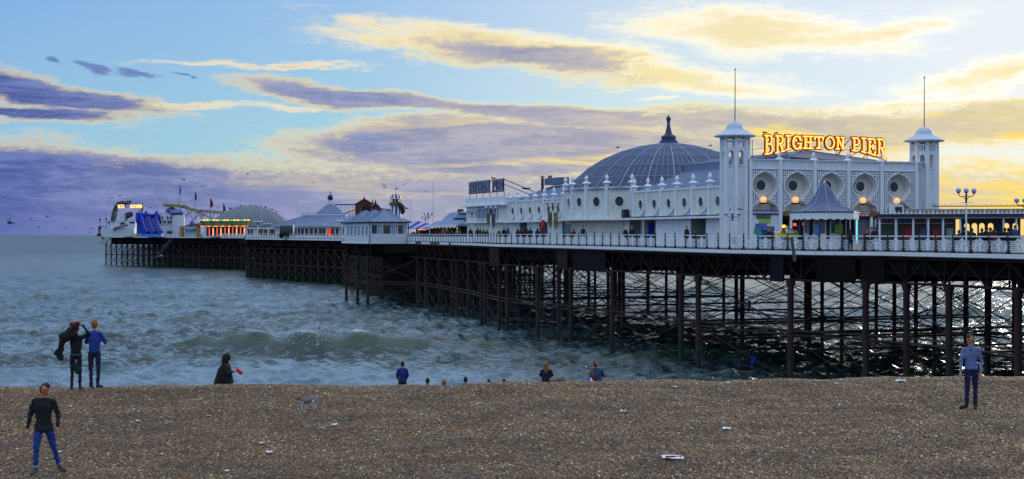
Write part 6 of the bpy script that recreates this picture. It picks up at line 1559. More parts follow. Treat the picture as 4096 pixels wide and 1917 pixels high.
def bar_building():
    e, X, Zh, k = rs(680, 500, 'bar_building', 'white bar building lettered OS BAR with two purple onion domes', 'bar', R(-4))
    WB_ = M('bar_wall_white', (224,228,238), .5, .08)
    P_(e, 'wall', WB_, lambda m: m.box(X(628),0,0,X(713),5,Zh(853)))
    P_(e, 'ledge', TRIM, lambda m: (m.box(X(630),-.15,Zh(878),X(713),-.01,Zh(876)), m.box(X(630),-.15,Zh(900),X(713),-.01,Zh(898.5)), m.box(X(626),-.1,Zh(853)+.01,X(714),5.1,Zh(851))))
    for x in (649, 670, 680, 686): P_(e, 'roof_figure', NAVY, lambda m: m.box(X(x)-.22,-.2,Zh(876),X(x)+.26,-.12,Zh(866 if x != 680 else 872)))
    sg = P_(e, 'sign_board', WB_, lambda m: m.box(X(634),-.22,Zh(897),X(712),-.16,Zh(879)))
    txt(sg, 'OS BAR', 1.35, NAVYL, (X(672),-.24,Zh(889)), (R(90),0,0), bold=.07, sx=1.1)
    P_(e, 'turret', WB_, lambda m: m.tube((X(718),-1,0),(X(718),-1,Zh(862)),2.05,n=14))
    ON = M('purple_onion', (98,98,160), .4, .1)
    dome = [(1.9,Zh(862)),(2.2,Zh(859)),(2.2,Zh(857)),(1.9,Zh(856)),(2.35,Zh(852)),(2.2,Zh(847)),(1.5,Zh(842)),(.6,Zh(839)),(.1,Zh(835))]
    P_(e, 'onion_dome', ON, lambda m: m.lathe(dome, (X(711),-1,0), 16), smooth=True)
    P_(e, 'onion_dome', ON, lambda m: m.lathe([(r*.88, z+.75) for r, z in dome], (X(680),1.5,0), 16), smooth=True)
    P_(e, 'people_terrace', NAVY, lambda m: [m.ball((X(x),-.6,1.2),.4,6,4) for x in (676,684,692,700,706)], kind='stuff')
    P_(e, 'ground_floor', M('blue_shop_front', (60,90,150), .5, .8, 1), lambda m: m.box(X(668),-.3,.2,X(712),-.02,1.9))
bar_building()
def slide_inflatable():
    e, X, Zh, k = rs(600, 488, 'inflatable_slide', 'big bright blue inflatable slide with two lanes and padded side walls', 'slide', R(-10))
    BL = M('vinyl_blue', (24,60,190), .35, .08); BD = M('vinyl_dark_blue', (22,36,110), .4, .1); BB = M('vinyl_light_blue', (40,110,220), .35)
    P_(e, 'side_wall', BL, lambda m: (m.prism([(X(540),0),(X(540),Zh(857)),(X(568),Zh(855)),(X(572),Zh(872)),(X(612),Zh(930)),(X(612),0)], 'y', .6, 5)))
    for x, y in ((545,857),(561,855)): P_(e, 'corner_column', BL, lambda m: (m.tube((X(x),.6,Zh(892)),(X(x),.6,Zh(856)),.75,n=10), m.ball((X(x),.6,Zh(856)),.75,10,6)))
    for x, y in ((575,849),(620,849)): P_(e, 'corner_column', BL, lambda m: (m.tube((X(x),1.5,Zh(884)),(X(x),1.5,Zh(y)),.72,.5,n=10), m.ball((X(x),1.5,Zh(y)),.5,10,6)))
    P_(e, 'back_wall', BD, lambda m: m.prism([(X(574),Zh(896)),(X(574),Zh(860)),(X(598),Zh(864)),(X(632),Zh(858)),(X(636),Zh(880)),(X(640),Zh(896))], 'y', 1.6, 2.4))
    P_(e, 'roof_band', BL, lambda m: m.path([(X(575),1.4,Zh(856)),(X(598),1.4,Zh(861)),(X(622),1.4,Zh(857))], .45, 8))
    for i, (x0, x1) in enumerate(((566,606),(594,636),(626,664))):
        P_(e, 'slide_wall', BL, lambda m: m.path([(X(x0),-.2,Zh(868)),(X(x0+8),-.6,Zh(886)),(X(x1-12),-2.2,Zh(915)),(X(x1),-2.8,Zh(929))], .55, 8))
    for i, (x0, x1) in enumerate(((578,620),(606,648))):
        P_(e, 'slide_lane', BD, lambda m: m.add([(X(x0-6),.4,Zh(874)),(X(x0+10),.4,Zh(874)),(X(x1+8),-2.6,Zh(933)),(X(x1-14),-2.6,Zh(933)),(X(x0-6),1.2,Zh(884)),(X(x0+10),1.2,Zh(884)),(X(x1+8),-1.6,.1),(X(x1-14),-1.6,.1)], [(0,1,2,3),(7,6,5,4),(0,4,5,1),(1,5,6,2),(2,6,7,3),(3,7,4,0)]))
    P_(e, 'front_pad', BB, lambda m: m.frustum(X(568),-3.4,X(668),-1,0,X(572),-3.2,X(664),-1.2,.9))
    P_(e, 'safety_fence', M('yellow_fence', (190,180,120), .6), lambda m: [m.box(X(x),-3.9,0,X(x)+.25,-3.85,1.0) for x in range(541, 584, 5)], kind='stuff')
slide_inflatable()
def flume():
    e, X, Zh, k = rs(505, 505, 'log_flume', 'white log flume tower with lit WILD RIVER lettering on its top rail', 'ride', R(-4))
    WS = M('white_steel', (214,220,226), .5); GR = M('grey_trough', (70,80,84), .6, .2)
    for dy in (0, 2.0):
        P_(e, 'trough', GR, lambda m: m.path([(X(447),dy,Zh(884)),(X(452),dy,Zh(858)),(X(458),dy,Zh(836)),(X(464),dy,Zh(824)),(X(474),dy,Zh(818))], .62, 6))
    P_(e, 'top_platform', GR, lambda m: m.box(X(466),-.3,Zh(818),X(578),2.3,Zh(815)))
    for a, b in (((452,884),(466,822)),((474,884),(472,820)),((470,836),(486,876)),((490,884),(497,822)),((502,882),(496,822)),((541,856),(553,816)),((558,856),(573,816)),((577,850),(577,816)),((552,850),(560,818)),((544,858),(575,822)),((462,852),(480,852))):
        P_(e, 'steel_leg', WS, lambda m: m.tube((X(a[0]),-.1,Zh(a[1])),(X(b[0]),-.1,Zh(b[1])),.16,n=5))
    P_(e, 'trough', GR, lambda m: m.path([(X(574),.5,Zh(818)),(X(568),.5,Zh(830)),(X(560),.5,Zh(850))], .6, 6))
    P_(e, 'handrail', WS, lambda m: (m.bar((X(470),-.4,Zh(808)),(X(578),-.4,Zh(814)),.08), m.bar((X(470),-.4,Zh(835)),(X(560),-.4,Zh(835)),.06), [m.bar((X(x),-.4,Zh(835)),(X(x),-.4,Zh(817)),.06) for x in range(474, 578, 12)]))
    YE = M('flume_letter_lit', (255,214,140), .4, emit=(255,190,90), es=1.15); OFF = M('flume_letter_unlit', (110,100,90), .5)
    x = 473.5
    for i, ch in enumerate('WILD RIVER'):
        w = 9.6
        if ch != ' ':
            cx = X(x); wid = w*.80*k; z0 = Zh(832); z1 = Zh(819.5)
            def P(u, v): return (cx+wid*u, z0+(z1-z0)*v)
            m = MB(); glyph(m, ch, P, .20, -.62, -.5); m.build('letter', OFF if i == 3 else YE, e, label='unlit letter D' if i == 3 else None)
        x += w + (1.5 if i in (3, 4) else 0)
    P_(e, 'roof_figure', M('brown_figure', (66,46,40), .8), lambda m: (m.path([(X(466),.4,Zh(813)),(X(478),.4,Zh(810)),(X(495),.4,Zh(811)),(X(522),.4,Zh(808))], .45, 6), m.ball((X(486),.4,Zh(808)),.5,6,4), m.ball((X(520),.4,Zh(807)),.5,6,4)))
    P_(e, 'lower_wall', WS, lambda m: (m.box(X(438),.2,0,X(541),5,Zh(884)), m.box(X(405),-.5,0,X(440),4,Zh(915)), m.box(X(440),-1,0,X(541),.19,Zh(912))))
    P_(e, 'window', GLASS, lambda m: m.box(X(481),.1,Zh(902),X(498),.19,Zh(890)))
    P_(e, 'window', GLASS, lambda m: m.box(X(518),.1,Zh(894),X(538),.19,Zh(887)))
    P_(e, 'splash_chute', M('chute_grey_brown', (140,136,134), .5, .3), lambda m: m.path([(X(460),-1.4,Zh(922)),(X(462),-1.4,Zh(913)),(X(480),-1.4,Zh(909)),(X(516),-1.4,Zh(899))], .42, 6))
    P_(e, 'rockwork', M('rock_brown', (76,66,66), .8, .4), lambda m: (m.ball((X(508),.6,Zh(862)),1.1,7,5), m.ball((X(520),.6,Zh(858)),1.0,7,5), m.box(X(496),.4,Zh(884),X(506),1.2,Zh(864))))
flume()
def end_platform():
    e, X, Zh, k = rs(405, 525, 'end_cabin', 'small dark cabin and winch gear at the very end of the pier', 'cabin', R(-30))
    P_(e, 'cabin', M('dark_cabin', (36,36,44), .6), lambda m: (m.box(X(386),-.3,0,X(410),1.5,1.1), m.box(X(389),0,1.1,X(392),.4,Zh(905)), m.ball((X(400),0,Zh(912)),.5,6,4), m.path([(X(400),0,Zh(908)),(X(412),0,Zh(905)),(X(428),0,Zh(908))], .14, 5)))
    P_(e, 'barrier', WHITE, lambda m: (m.box(X(386),-.5,1.1,X(406),-.45,1.3)))
    P_(e, 'red_panel', M('red_panel', (190,60,50), .5), lambda m: m.box(X(403),-.6,1.0,X(405),-.5,Zh(918)))
end_platform()
for x_, y_, l_ in ((401, 879, 'leftmost dark floodlight pole at the end of the pier'), (426, 876, 'second dark floodlight pole from the pier end'), (437, 890, 'short third floodlight beside the flume wall')):
    e, X, Zh, k = rs(x_, 520, 'floodlight_pole', l_, 'floodlight', 0); e['group'] = 'floodlights at the pier end'
    P_(e, 'pole', IRON, lambda m: m.tube((0,0,0),(0,0,Zh(y_)),.08,n=5)); P_(e, 'lamp_head', NAVY, lambda m: m.cbox((0,-.1,Zh(y_)),(.7,.4,.65)))
# stair frame hanging below the pier head
def stair():
    e, X, Zh, k = rs(655, 480, 'landing_stair', 'pale iron stair slanting down under the far pier deck', 'stair', R(-30))
    for dy in (0, 1.2): P_(e, 'stringer', M('stair_iron', (70,72,80), .6), lambda m: m.bar((X(700),dy-1,Zh(960)),(X(618),dy-1,Zh(1035)),.14,.4))
    P_(e, 'stair_treads', M('stair_iron', (70,72,80)), lambda m: [m.bar((X(700-82*f),-1,Zh(960+75*f)),(X(700-82*f),.2,Zh(960+75*f)),.3,.08) for f in np.linspace(0,1,26)], kind='stuff')
stair()
# ---------------------------------------------------------------- people
def capsule(m, p, q, r0, r1, flat=1.0, fax=1):
    """tapered limb with rounded ends; flat squeezes it along y (front-back)"""
    p = Vector(p); q = Vector(q); d = q-p; L = max(d.length, 1e-4); d = d/L; a = d.orthogonal().normalized(); b = d.cross(a)
    rings = [(-r0*.95, .25*r0), (-r0*.6, .78*r0), (0, r0), (L*.5, (r0+r1)/2), (L, r1), (L+r1*.6, .78*r1), (L+r1*.95, .25*r1)]
    n = 10; vs = []; fs = []
    for h, r in rings:
        for k in range(n):
            w = 2*math.pi*k/n; o = (a*math.cos(w)+b*math.sin(w))*r
            if flat != 1: o.y *= flat
            vs.append(p + d*h + o)
    for i in range(len(rings)-1):
        for k in range(n): fs.append((i*n+k, i*n+(k+1)%n, (i+1)*n+(k+1)%n, (i+1)*n+k))
    fs += [tuple(range(n))[::-1], tuple(range((len(rings)-1)*n, len(rings)*n))]
    m.add(vs, fs)
def remesh(m, voxel, smooth=4):
    me = m.mesh('tmp', []); bm = bmesh.new(); bm.from_mesh(me); bmesh.ops.recalc_face_normals(bm, faces=bm.faces); bm.to_mesh(me); bm.free()
    o = bpy.data.objects.new('tmp', me); COL.objects.link(o)
    r = o.modifiers.new('r', 'REMESH'); r.mode = 'VOXEL'; r.voxel_size = voxel
    s_ = o.modifiers.new('s', 'SMOOTH'); s_.iterations = smooth; s_.factor = .5
    out = bpy.data.meshes.new_from_object(o.evaluated_get(bpy.context.evaluated_depsgraph_get()))
    bpy.data.objects.remove(o); bpy.data.meshes.remove(me)
    out.polygons.foreach_set('use_smooth', [True]*len(out.polygons)); return out
BASE = dict(PV=(0,0,.95), CH=(0,0,1.26), NK=(0,.0,1.47), HD=(0,-.015,1.63),
    LH=(.085,0,.90), RH=(-.085,0,.90), LK=(.10,-.01,.50), RK=(-.10,-.01,.50), LA=(.11,.02,.09), RA=(-.11,.02,.09), LT=(.14,-.15,.035), RT=(-.14,-.15,.035),
    LS=(.165,0,1.39), RS=(-.165,0,1.39), LE=(.235,.02,1.13), RE=(-.235,.02,1.13), LW=(.25,-.04,.88), RW=(-.25,-.04,.88), LP=(.25,-.06,.80), RP=(-.25,-.06,.80))
SIT = dict(PV=(0,0,.12), CH=(0,-.03,.43), NK=(0,-.06,.63), HD=(0,-.08,.79), LH=(.09,0,.12), RH=(-.09,0,.12), LK=(.14,-.38,.42), RK=(-.14,-.38,.42), LA=(.12,-.55,.07), RA=(-.12,-.55,.07), LT=(.13,-.70,.04), RT=(-.13,-.70,.04),
    LS=(.17,-.04,.57), RS=(-.17,-.04,.57), LE=(.25,-.14,.35), RE=(-.25,-.14,.35), LW=(.16,-.32,.40), RW=(-.16,-.32,.40), LP=(.11,-.37,.42), RP=(-.11,-.37,.42))
SKIN = M('skin', (196,140,112), .55, .05); SKINR = M('ruddy_skin', (206,122,92), .55, .05)
def body_mesh(J, mats, voxel=.02, slim=1.0, female=False, short=False, thick=1.0, fingers=True, face=True, hem=0):
    """one continuous figure; faces take the material of the nearest limb. mats: skin, top, trousers, shoes"""
    J = {k: Vector(v) for k, v in J.items()}; f = thick
    up = (J['NK']-J['PV']).normalized()
    prim = []; H_ = hem   # p, q, r0, r1, flat, mat
    def A(p, q, r0, r1, fl, mt): prim.append((Vector(p), Vector(q), r0, r1, fl, mt))
    sw = .148 if female else .155
    A(J['LH']+Vector((-.02,0,.02)), J['RH']+Vector((.02,0,.02)), .10*f, .10*f, .95, 2)
    A(J['PV'].lerp(J['CH'], .22), J['PV'].lerp(J['CH'], .45), .128*f, .118*f, .82, 1); A(J['PV'].lerp(J['CH'], .4), J['CH'], .118*f, .135*f, .80, 1)
    if H_: A(J['PV']+Vector((-.055,0,-H_)), J['PV']+Vector((.055,0,-H_)), .118*f, .118*f, .92, 1)
    A(J['PV'].lerp(J['CH'], .28)+Vector((-.05,0,0)), J['CH']+Vector((-.06,0,.04)), .092*f, .105*f, .9, 1); A(J['PV'].lerp(J['CH'], .28)+Vector((.05,0,0)), J['CH']+Vector((.06,0,.04)), .092*f, .105*f, .9, 1)
    A(J['LS']*.8+J['RS']*.2, J['RS']*.8+J['LS']*.2, .078*f, .078*f, .95, 1); A(J['CH'], J['NK']-up*.04, .12*f, .06, .85, 1)
    A(J['NK']-up*.03, J['HD']-up*.04, .052, .050, 1, 0)
    hu = (J['HD']-J['NK']).normalized()
    A(J['HD']-hu*.035, J['HD']+hu*.035, .078, .088, 1.12, 0)
    fw = Vector((0,-1,0)) if 'FW' not in J else J['FW']
    A(J['HD']-hu*.07+fw*.03, J['HD']-hu*.085+fw*.055, .045, .035, 1, 0)
    for s in 'LR':
        A(J[s+'S'], J[s+'E'], .060*f, .050*f, 1, 1); A(J[s+'E'], J[s+'W'], .046*f, .034*f, 1, 0 if short else 1)
        A(J[s+'W'], J[s+'P'], .027, .036, .7, 0)
        A(J[s+'H'], J[s+'K'], .094*f*slim, .066*slim, 1, 2); A(J[s+'K'], J[s+'A'], .060*slim, .046*slim, 1, 2)
        A(J[s+'A']-Vector((0,0,.02)), J[s+'T'], .046, .036, 1, 3); A(J[s+'A']+Vector((0,.03,-.03)), J[s+'A'], .042, .044, 1, 3)
    m = MB()
    for p in prim: capsule(m, *p[:5])
    if face:
        nose = J['HD']-hu*.01+fw*.095; capsule(m, J['HD']+hu*.02+fw*.085, nose-hu*.012, .010, .016)
        side = hu.cross(fw).normalized()
        for k in (-1, 1): capsule(m, J['HD']+side*k*.085-hu*.02, J['HD']+side*k*.088+hu*.02, .014, .018)
    me = remesh(m, voxel)
    n = len(me.polygons); c = np.empty(n*3); me.polygons.foreach_get('center', c); c = c.reshape(-1, 3); best = np.full(n, 1e9); mi = np.zeros(n, np.int32)
    for p, q, r0, r1, fl, mt in prim:
        P = np.array(p); D = np.array(q)-P; L2 = max(1e-8, D@D); tt = np.clip((c-P)@D/L2, 0, 1)
        d = np.linalg.norm(c-P-tt[:, None]*D, axis=1) - (r0+(r1-r0)*tt) - (.006 if mt in (1,) else 0)
        w = d < best; best[w] = d[w]; mi[w] = mt
    for x in mats: me.materials.append(x)
    me.polygons.foreach_set('material_index', mi)
    if voxel < .021:
        nv = len(me.vertices); cv = np.empty(nv*3); me.vertices.foreach_get('co', cv); cv = cv.reshape(-1, 3)
        nn_ = np.empty(nv*3); me.vertices.foreach_get('normal', nn_); nn_ = nn_.reshape(-1, 3)
        ls = np.empty(n, np.int32); me.polygons.foreach_get('loop_start', ls); lt = np.empty(n, np.int32); me.polygons.foreach_get('loop_total', lt)
        lv = np.empty(len(me.loops), np.int32); me.loops.foreach_get('vertex_index', lv)
        tops = np.zeros(nv, bool); tops[lv[np.repeat((mi == 1) | (mi == 2), lt)]] = True
        x, y, z = cv.T; fold = .006*np.sin(x*31+z*46+2*np.sin(z*19+x*11)) + .004*np.sin(x*67-z*58+y*41) + .003*np.sin(z*120+y*30+3*np.sin(x*25))
        cv[tops] += nn_[tops]*fold[tops][:, None]; me.vertices.foreach_set('co', cv.ravel())
    if fingers:
        bm = bmesh.new(); bm.from_mesh(me); m = MB()
        for s in 'LR':
            w, p = J[s+'W'], J[s+'P']; d = (p-w).normalized(); sd = Vector((0,1,0)); sd = (sd - d*sd.dot(d)).normalized(); nn = d.cross(sd)
            ins = -1 if s == 'L' else 1
            for i, ln in enumerate((.062,.072,.068,.052)):
                a = p + d*.012 + sd*(-.030+.020*i); b = a + d*ln*.55 + nn*.004; e_ = b + d*ln*.45 + Vector((ins*.018,0,0))
                m.tube(a, b, .0105, .0095, 6); m.tube(b, e_, .0095, .007, 6)
            a = w.lerp(p, .5) - sd*.022; b = a + d*.035 - sd*.022; m.tube(a, b, .012, .010, 6); m.tube(b, b+d*.03, .010, .008, 6)
        mm = m.mesh('f', []); bm.from_mesh(mm); bm.to_mesh(me); bm.free(); bpy.data.meshes.remove(mm)
    return me
def hair_mesh(J, style, mat_, voxel=.018):
    J = {k: Vector(v) for k, v in J.items()}; fw = Vector((0,-1,0)) if 'FW' not in J else J['FW']; hu = (J['HD']-J['NK']).normalized(); h = J['HD']; m = MB()
    capsule(m, h+hu*.045-fw*.012, h+hu*.062+fw*.022, .090, .076); capsule(m, h-fw*.035-hu*.02, h-fw*.03+hu*.03, .078, .088)
    if style == 'long':
        capsule(m, h-fw*.04, h-fw*.06-hu*.26, .088, .07, .8); side = hu.cross(fw)
        for k in (-1, 1): capsule(m, h+side*k*.055-fw*.01+hu*.02, h+side*k*.085-fw*.03-hu*.20, .045, .04)
    if style == 'bun': capsule(m, h+hu*.13-fw*.03, h+hu*.15-fw*.03, .05, .045)
    if style == 'hood':
        capsule(m, h+hu*.03-fw*.03, h-hu*.12-fw*.03, .115, .10); capsule(m, h+hu*.06, h+hu*.03+fw*.02, .10, .10)
    me = remesh(m, voxel, 3); me.materials.append(mat_); return me
def face_bits(J, parent, skin):
    J = {k: Vector(v) for k, v in J.items()}; fw = Vector((0,-1,0)) if 'FW' not in J else J['FW']; hu = (J['HD']-J['NK']).normalized(); side = hu.cross(fw).normalized(); h = J['HD']
    for k in (-1, 1):
        m = MB(); m.ball(tuple(h+hu*.012+fw*.088+side*k*.032), .011, 6, 4); m.build('eye', M('eye_dark', (40,30,28), .3), parent)
    m = MB(); m.bar(tuple(h-hu*.052+fw*.092-side*.022), tuple(h-hu*.052+fw*.092+side*.022), .010, .008); m.build('mouth', M('lips', (150,80,72), .5), parent)
def person(loc, rz, J, mats, hair=('short', (60,42,30)), scale=1.0, label='', voxel=.018, group=None, extras=None, **kw):
    me = body_mesh(J, mats, voxel, **kw)
    e = empty('person', loc, rz, label=label, cat='person', group=group); e.scale = (scale,)*3
    b = link('body', me, e)
    if hair: link('hair', hair_mesh(J, hair[0], M('hair_%d_%d_%d' % hair[1], hair[1], .8, .2, 20)), e)
    if kw.get('face', True): face_bits(J, e, mats[0])
    if extras: extras(e)
    return e
def mod(base, **kw): d = dict(base); d.update(kw); return d
def cloth(name, c, **kw): return M(name, c, .88, .30, 6, .9, 13, **kw)
def ground(px_, Z): x = (px_-2048)/F*Z; return Vector((x, Z, float(beach_h(x, Z))+.005))
def beach_people():
    DEN = cloth('blue_jeans', (32,62,130)); BLK = cloth('black_knit', (24,24,27)); NV = cloth('navy_trousers', (30,34,72)); SW = cloth('blue_melange_sweater', (104,124,164)); BSH = cloth('dusty_boots', (84,72,58)); BRN = cloth('brown_shoes', (52,28,26))
    # man in black sweater, striding, looking to the right over his shoulder
    fw = Vector((.86, -.42, .22)).normalized()
    J = mod(BASE, HD=(.03,-.04,1.63), NK=(.0,-.02,1.47), CH=(-.01,-.03,1.26), RH=(-.09,0,.90), LH=(.09,0,.90), RK=(-.12,-.12,.50), RA=(-.13,-.13,.09), RT=(-.18,-.29,.035),
        LK=(.18,.00,.52), LA=(.27,.12,.12), LT=(.39,.03,.05), LS=(.172,0,1.385), RS=(-.175,0,1.395), LE=(.262,.03,1.15), LW=(.27,-.05,.92), LP=(.262,-.08,.85), RE=(-.262,.02,1.13), RW=(-.30,-.03,.89), RP=(-.30,-.06,.81), FW=fw)
    def ex(e):
        m = MB(); m.lathe([(.058,.20),(.060,.235),(.056,.24),(.052,.21)], tuple(J['RA'])[:2]+(-.06,), 8); m.build('sock', cloth('grey_sock', (150,160,180)), e)
        m = MB(); m.lathe([(.058,.20),(.060,.235),(.056,.24),(.052,.21)], tuple(J['LA'])[:2]+(-.05,), 8); m.build('sock', cloth('grey_sock', (150,160,180)), e)
        m = MB(); m.lathe([(.186,.83),(.188,.85),(.184,.90),(.165,.92),(.14,.92),(.15,.83)], (0,0,0), 14); m.build('sweater_hem', BLK, e, smooth=True).scale = (1,.78,1)
    person(ground(176, 29.6), R(6), J, (SKINR, BLK, DEN, BSH), ('short', (58,40,30)), 1.02, 'man in black jumper and bright blue jeans walking on the shingle', .014, extras=ex, slim=.98, hem=.03, thick=1.08)
    # man in blue sweater, hands down, facing left
    fw = Vector((-.80, -.58, .05)).normalized()
    J = mod(BASE, HD=(-.03,-.03,1.63), NK=(-.005,0,1.47), LH=(.09,.02,.90), RH=(-.08,-.02,.90), LK=(.10,.02,.50), RK=(-.09,-.03,.50), LA=(.11,.04,.09), RA=(-.10,-.0,.09), LT=(.08,-.12,.035), RT=(-.26,-.06,.035),
        RE=(-.235,-.03,1.13), RW=(-.26,-.12,.89), RP=(-.27,-.14,.81), LE=(.235,.0,1.13), LW=(.20,-.12,.88), LP=(.18,-.14,.79), FW=fw)
    def ex2(e):
        m = MB(); m.bar((-.03,-.115,1.44),(-.02,-.13,1.36),.02,.01); m.build('neck_placket', cloth('dark_vest', (30,34,44)), e)
        m = MB(); m.lathe([(.15,.935),(.157,.95),(.158,.985),(.150,1.0),(.12,1.0),(.13,.935)], (0,0,0), 14); m.build('sweater_hem', SW, e, smooth=True).scale = (1,.80,1)
    person(ground(3884, 35.1), R(-4), J, (SKIN, SW, NV, BRN), ('short', (70,46,34)), 1.0, 'man in heathered blue sweater and navy trousers standing at the right', .014, extras=ex2, slim=.98, thick=.94)
    # couple on the crest, backs to us
    TUR = cloth('turquoise_hem', (30,110,110)); BOT = cloth('dark_jeans', (20,24,36)); MAR = cloth('burgundy_cloth', (120,20,32))
    J = mod(BASE, RE=(-.33,-.05,1.60), RW=(-.15,-.06,1.80), RP=(-.10,-.05,1.76), LE=(.27,-.06,1.30), LW=(.22,-.16,1.55), LP=(.16,-.14,1.62))   # facing away: local right is picture left after turning
    J = mod(J, LE=(.33,-.02,1.50), LW=(.17,-.03,1.72), LP=(.10,-.02,1.74), RE=(-.36,-.05,1.42), RW=(-.20,-.06,1.64), RP=(-.12,-.04,1.70))
    J = {k: (-v[0], v[1], v[2]) if k[0] in 'LR' else v for k, v in J.items()}
    J = {({'L':'R','R':'L'}[k[0]]+k[1:] if k[0] in 'LR' else k): v for k, v in J.items()}
    J2 = mod(J)
    def ex3(e):
        m = MB(); capsule(m, (.02,.02,1.72), (-.05,.04,1.76), .10, .08); capsule(m, (.06,.05,1.70), (.12,.06,1.76), .07, .05); me = remesh(m, .02, 3); me.materials.append(MAR); link('red_scarf', me, e)
        m = MB(); m.lathe([(.150,.93),(.152,.955),(.14,.96),(.13,.93)], (0,0,0), 14); m.build('shirt_hem', TUR, e).scale = (1,.8,1)
    wb = ground(304, 38.1)
    W1 = person(wb, R(180), J2, (SKIN, cloth('black_top', (22,20,22)), BOT, cloth('tan_boots', (70,56,44))), ('short', (74,30,26)), .96, 'woman in black top holding a red scarf over her head, back turned', .016, extras=ex3, slim=.84, female=True)
    m = MB(); capsule(m, (.04,.02,1.48), (-.20,.02,1.40), .11, .13); capsule(m, (-.12,.03,1.52), (-.30,.02,1.44), .09, .08); capsule(m, (-.26,.02,1.34), (-.33,.02,1.10), .10, .07, .5); capsule(m, (-.30,.02,1.10), (-.44,.02,.98), .09, .07, .4); capsule(m, (-.34,.02,1.08), (-.28,.02,.84), .08, .06, .4); capsule(m, (-.40,.02,1.02), (-.33,.02,.86), .09, .08, .4); capsule(m, (-.05,0,1.55), (.06,0,1.70), .09, .07)
    me = remesh(m, .022, 4); me.materials.append(cloth('black_fur', (18,17,18))); o = link('coat', me); o.location = wb + Vector((-.05, -.14, .0)); o.scale = (.96,)*3; tag(o, 'dark furry coat blown out from the woman with the red scarf', 'coat')
    m = MB(); capsule(m, (0,0,.08), (0,0,.26), .10, .07, .6); me = remesh(m, .02, 2); me.materials.append(cloth('dark_teal_bag', (22,44,50))); o = link('bag', me); o.location = wb + Vector((.05,-.02,.42)); tag(o, 'small dark teal bag hanging between the legs of the woman in black', 'bag')
    J = mod(BASE, LE=(.25,-.10,1.16), LW=(.19,-.28,1.20), LP=(.14,-.34,1.22), RE=(-.25,-.10,1.16), RW=(-.20,-.26,1.18), RP=(-.15,-.30,1.2), LA=(.08,.02,.09), RA=(-.09,.02,.09), LT=(.10,-.15,.035), RT=(-.16,-.13,.035))
    person(ground(378, 38.2), R(176), J, (SKIN, cloth('royal_blue_jumper', (34,66,150)), cloth('navy_jeans', (24,36,70)), cloth('black_shoes', (24,22,24))), ('short', (140,92,52)), 1.0, 'ginger-haired man in blue jumper standing at the water side of the crest', .016, slim=.92)
    # hooded figure kneeling, holding something red
    fw = Vector((1, .1, -.05)).normalized()
    J = mod(SIT, PV=(-.02,0,.18), CH=(.0,0,.44), NK=(.02,0,.60), HD=(.05,0,.755), LH=(0,-.09,.16), RH=(0,.09,.16), LK=(.17,-.12,.10), RK=(.17,.12,.10), LA=(-.14,-.1,.06), RA=(-.14,.1,.06), LT=(-.24,-.1,.04), RT=(-.24,.1,.04),
        LS=(.03,-.15,.54), RS=(.03,.15,.54), LE=(.10,-.19,.34), RE=(.10,.17,.34), LW=(.24,-.10,.38), RW=(.24,.08,.38), LP=(.29,-.07,.39), RP=(.29,.05,.39), FW=fw)
    BC = cloth('black_cloak', (20,20,26))
    def ex4(e):
        m = MB(); capsule(m, (-.05,0,.42), (-.14,0,.08), .15, .17); capsule(m, (.02,0,.5), (.08,0,.12), .15, .16); capsule(m, (-.16,0,.2), (-.26,0,.06), .08, .06); me = remesh(m, .02, 4); me.materials.append(BC); link('cloak', me, e)
    h = ground(900, 39.2); person(h, R(0), J, (SKIN, BC, BC, BC), ('hood', (22,22,28)), .94, 'hooded figure in black kneeling on the crest in profile', .016, extras=ex4)
    m = MB(); capsule(m, (-.03,0,.05), (.06,0,-.03), .05, .055); me = remesh(m, .016, 2); me.materials.append(M('bright_red', (214,30,34), .6)); o = link('red_glove', me); o.location = h + Vector((.36,-.02,.36)); tag(o, 'bright red mitten-like bundle held by the hooded figure', 'glove')
    # man in blue jacket lower down the slope
    J = mod(BASE, LE=(.24,-.05,1.14), LW=(.18,-.18,.97), LP=(.14,-.2,.92), RE=(-.24,-.05,1.14), RW=(-.18,-.18,.97), RP=(-.14,-.2,.92))
    g = ground(1610, 64.0); person(g, R(188), J, (SKIN, cloth('royal_blue_jacket', (26,44,130)), cloth('charcoal_trousers', (40,44,46)), cloth('black_shoes', (24,22,24))), ('short', (24,20,22)), (EYE-(1446-940)/F*64-g.z)/1.76, 'man in royal blue jacket standing below the crest, seen from behind', .022, thick=1.18)
    # heads of people sitting below the crest
    def sitter(px_, ytop, Z, top, hair, label, style='short', J=SIT, rz=180, sc=None, thick=1.0, mats=None):
        g = ground(px_, Z); ztop = EYE-(ytop-940)/F*Z; s_ = (ztop-g.z)/.90 if sc is None else sc
        return person(g + Vector((0,0,0 if sc is None else ztop-g.z-.90*sc)), R(rz), J, mats or (SKIN, cloth('top_%d_%d_%d' % top, top), BOT, BOT), (style, hair), s_, label, .02, group='people sitting on the beach slope', thick=thick, fingers=False)
    sitter(1710, 1514, 62, (120,24,36), (30,22,22), 'dark head with red collar, just right of the man in blue jacket')
    sitter(1776, 1521, 61, (150,84,40), (150,84,40), 'ginger bushy hair barely showing above the crest', 'long')
    sitter(1862, 1510, 60, (28,30,44), (28,22,24), 'dark head and shoulders, middle of the row of sitting heads')
    sitter(1956, 1519, 60, (30,28,40), (44,28,34), 'fourth sitting head, low, above the crest line')
    sitter(2016, 1517, 60, (26,26,34), (26,22,24), 'rightmost low dark head above the crest line')
    fw = Vector((-.5,-.8,-.1)).normalized()
    sitter(2184, 1450, 43, (20,24,44), (128,86,48), 'woman with long fair brown hair and dark top sitting at the crest', 'long', rz=172)
    sitter(2390, 1446, 43, (44,72,110), (120,56,34), 'woman with auburn bun in denim jacket sitting at the crest', 'bun', J=mod(SIT, HD=(.06,-.06,.76)), rz=186)
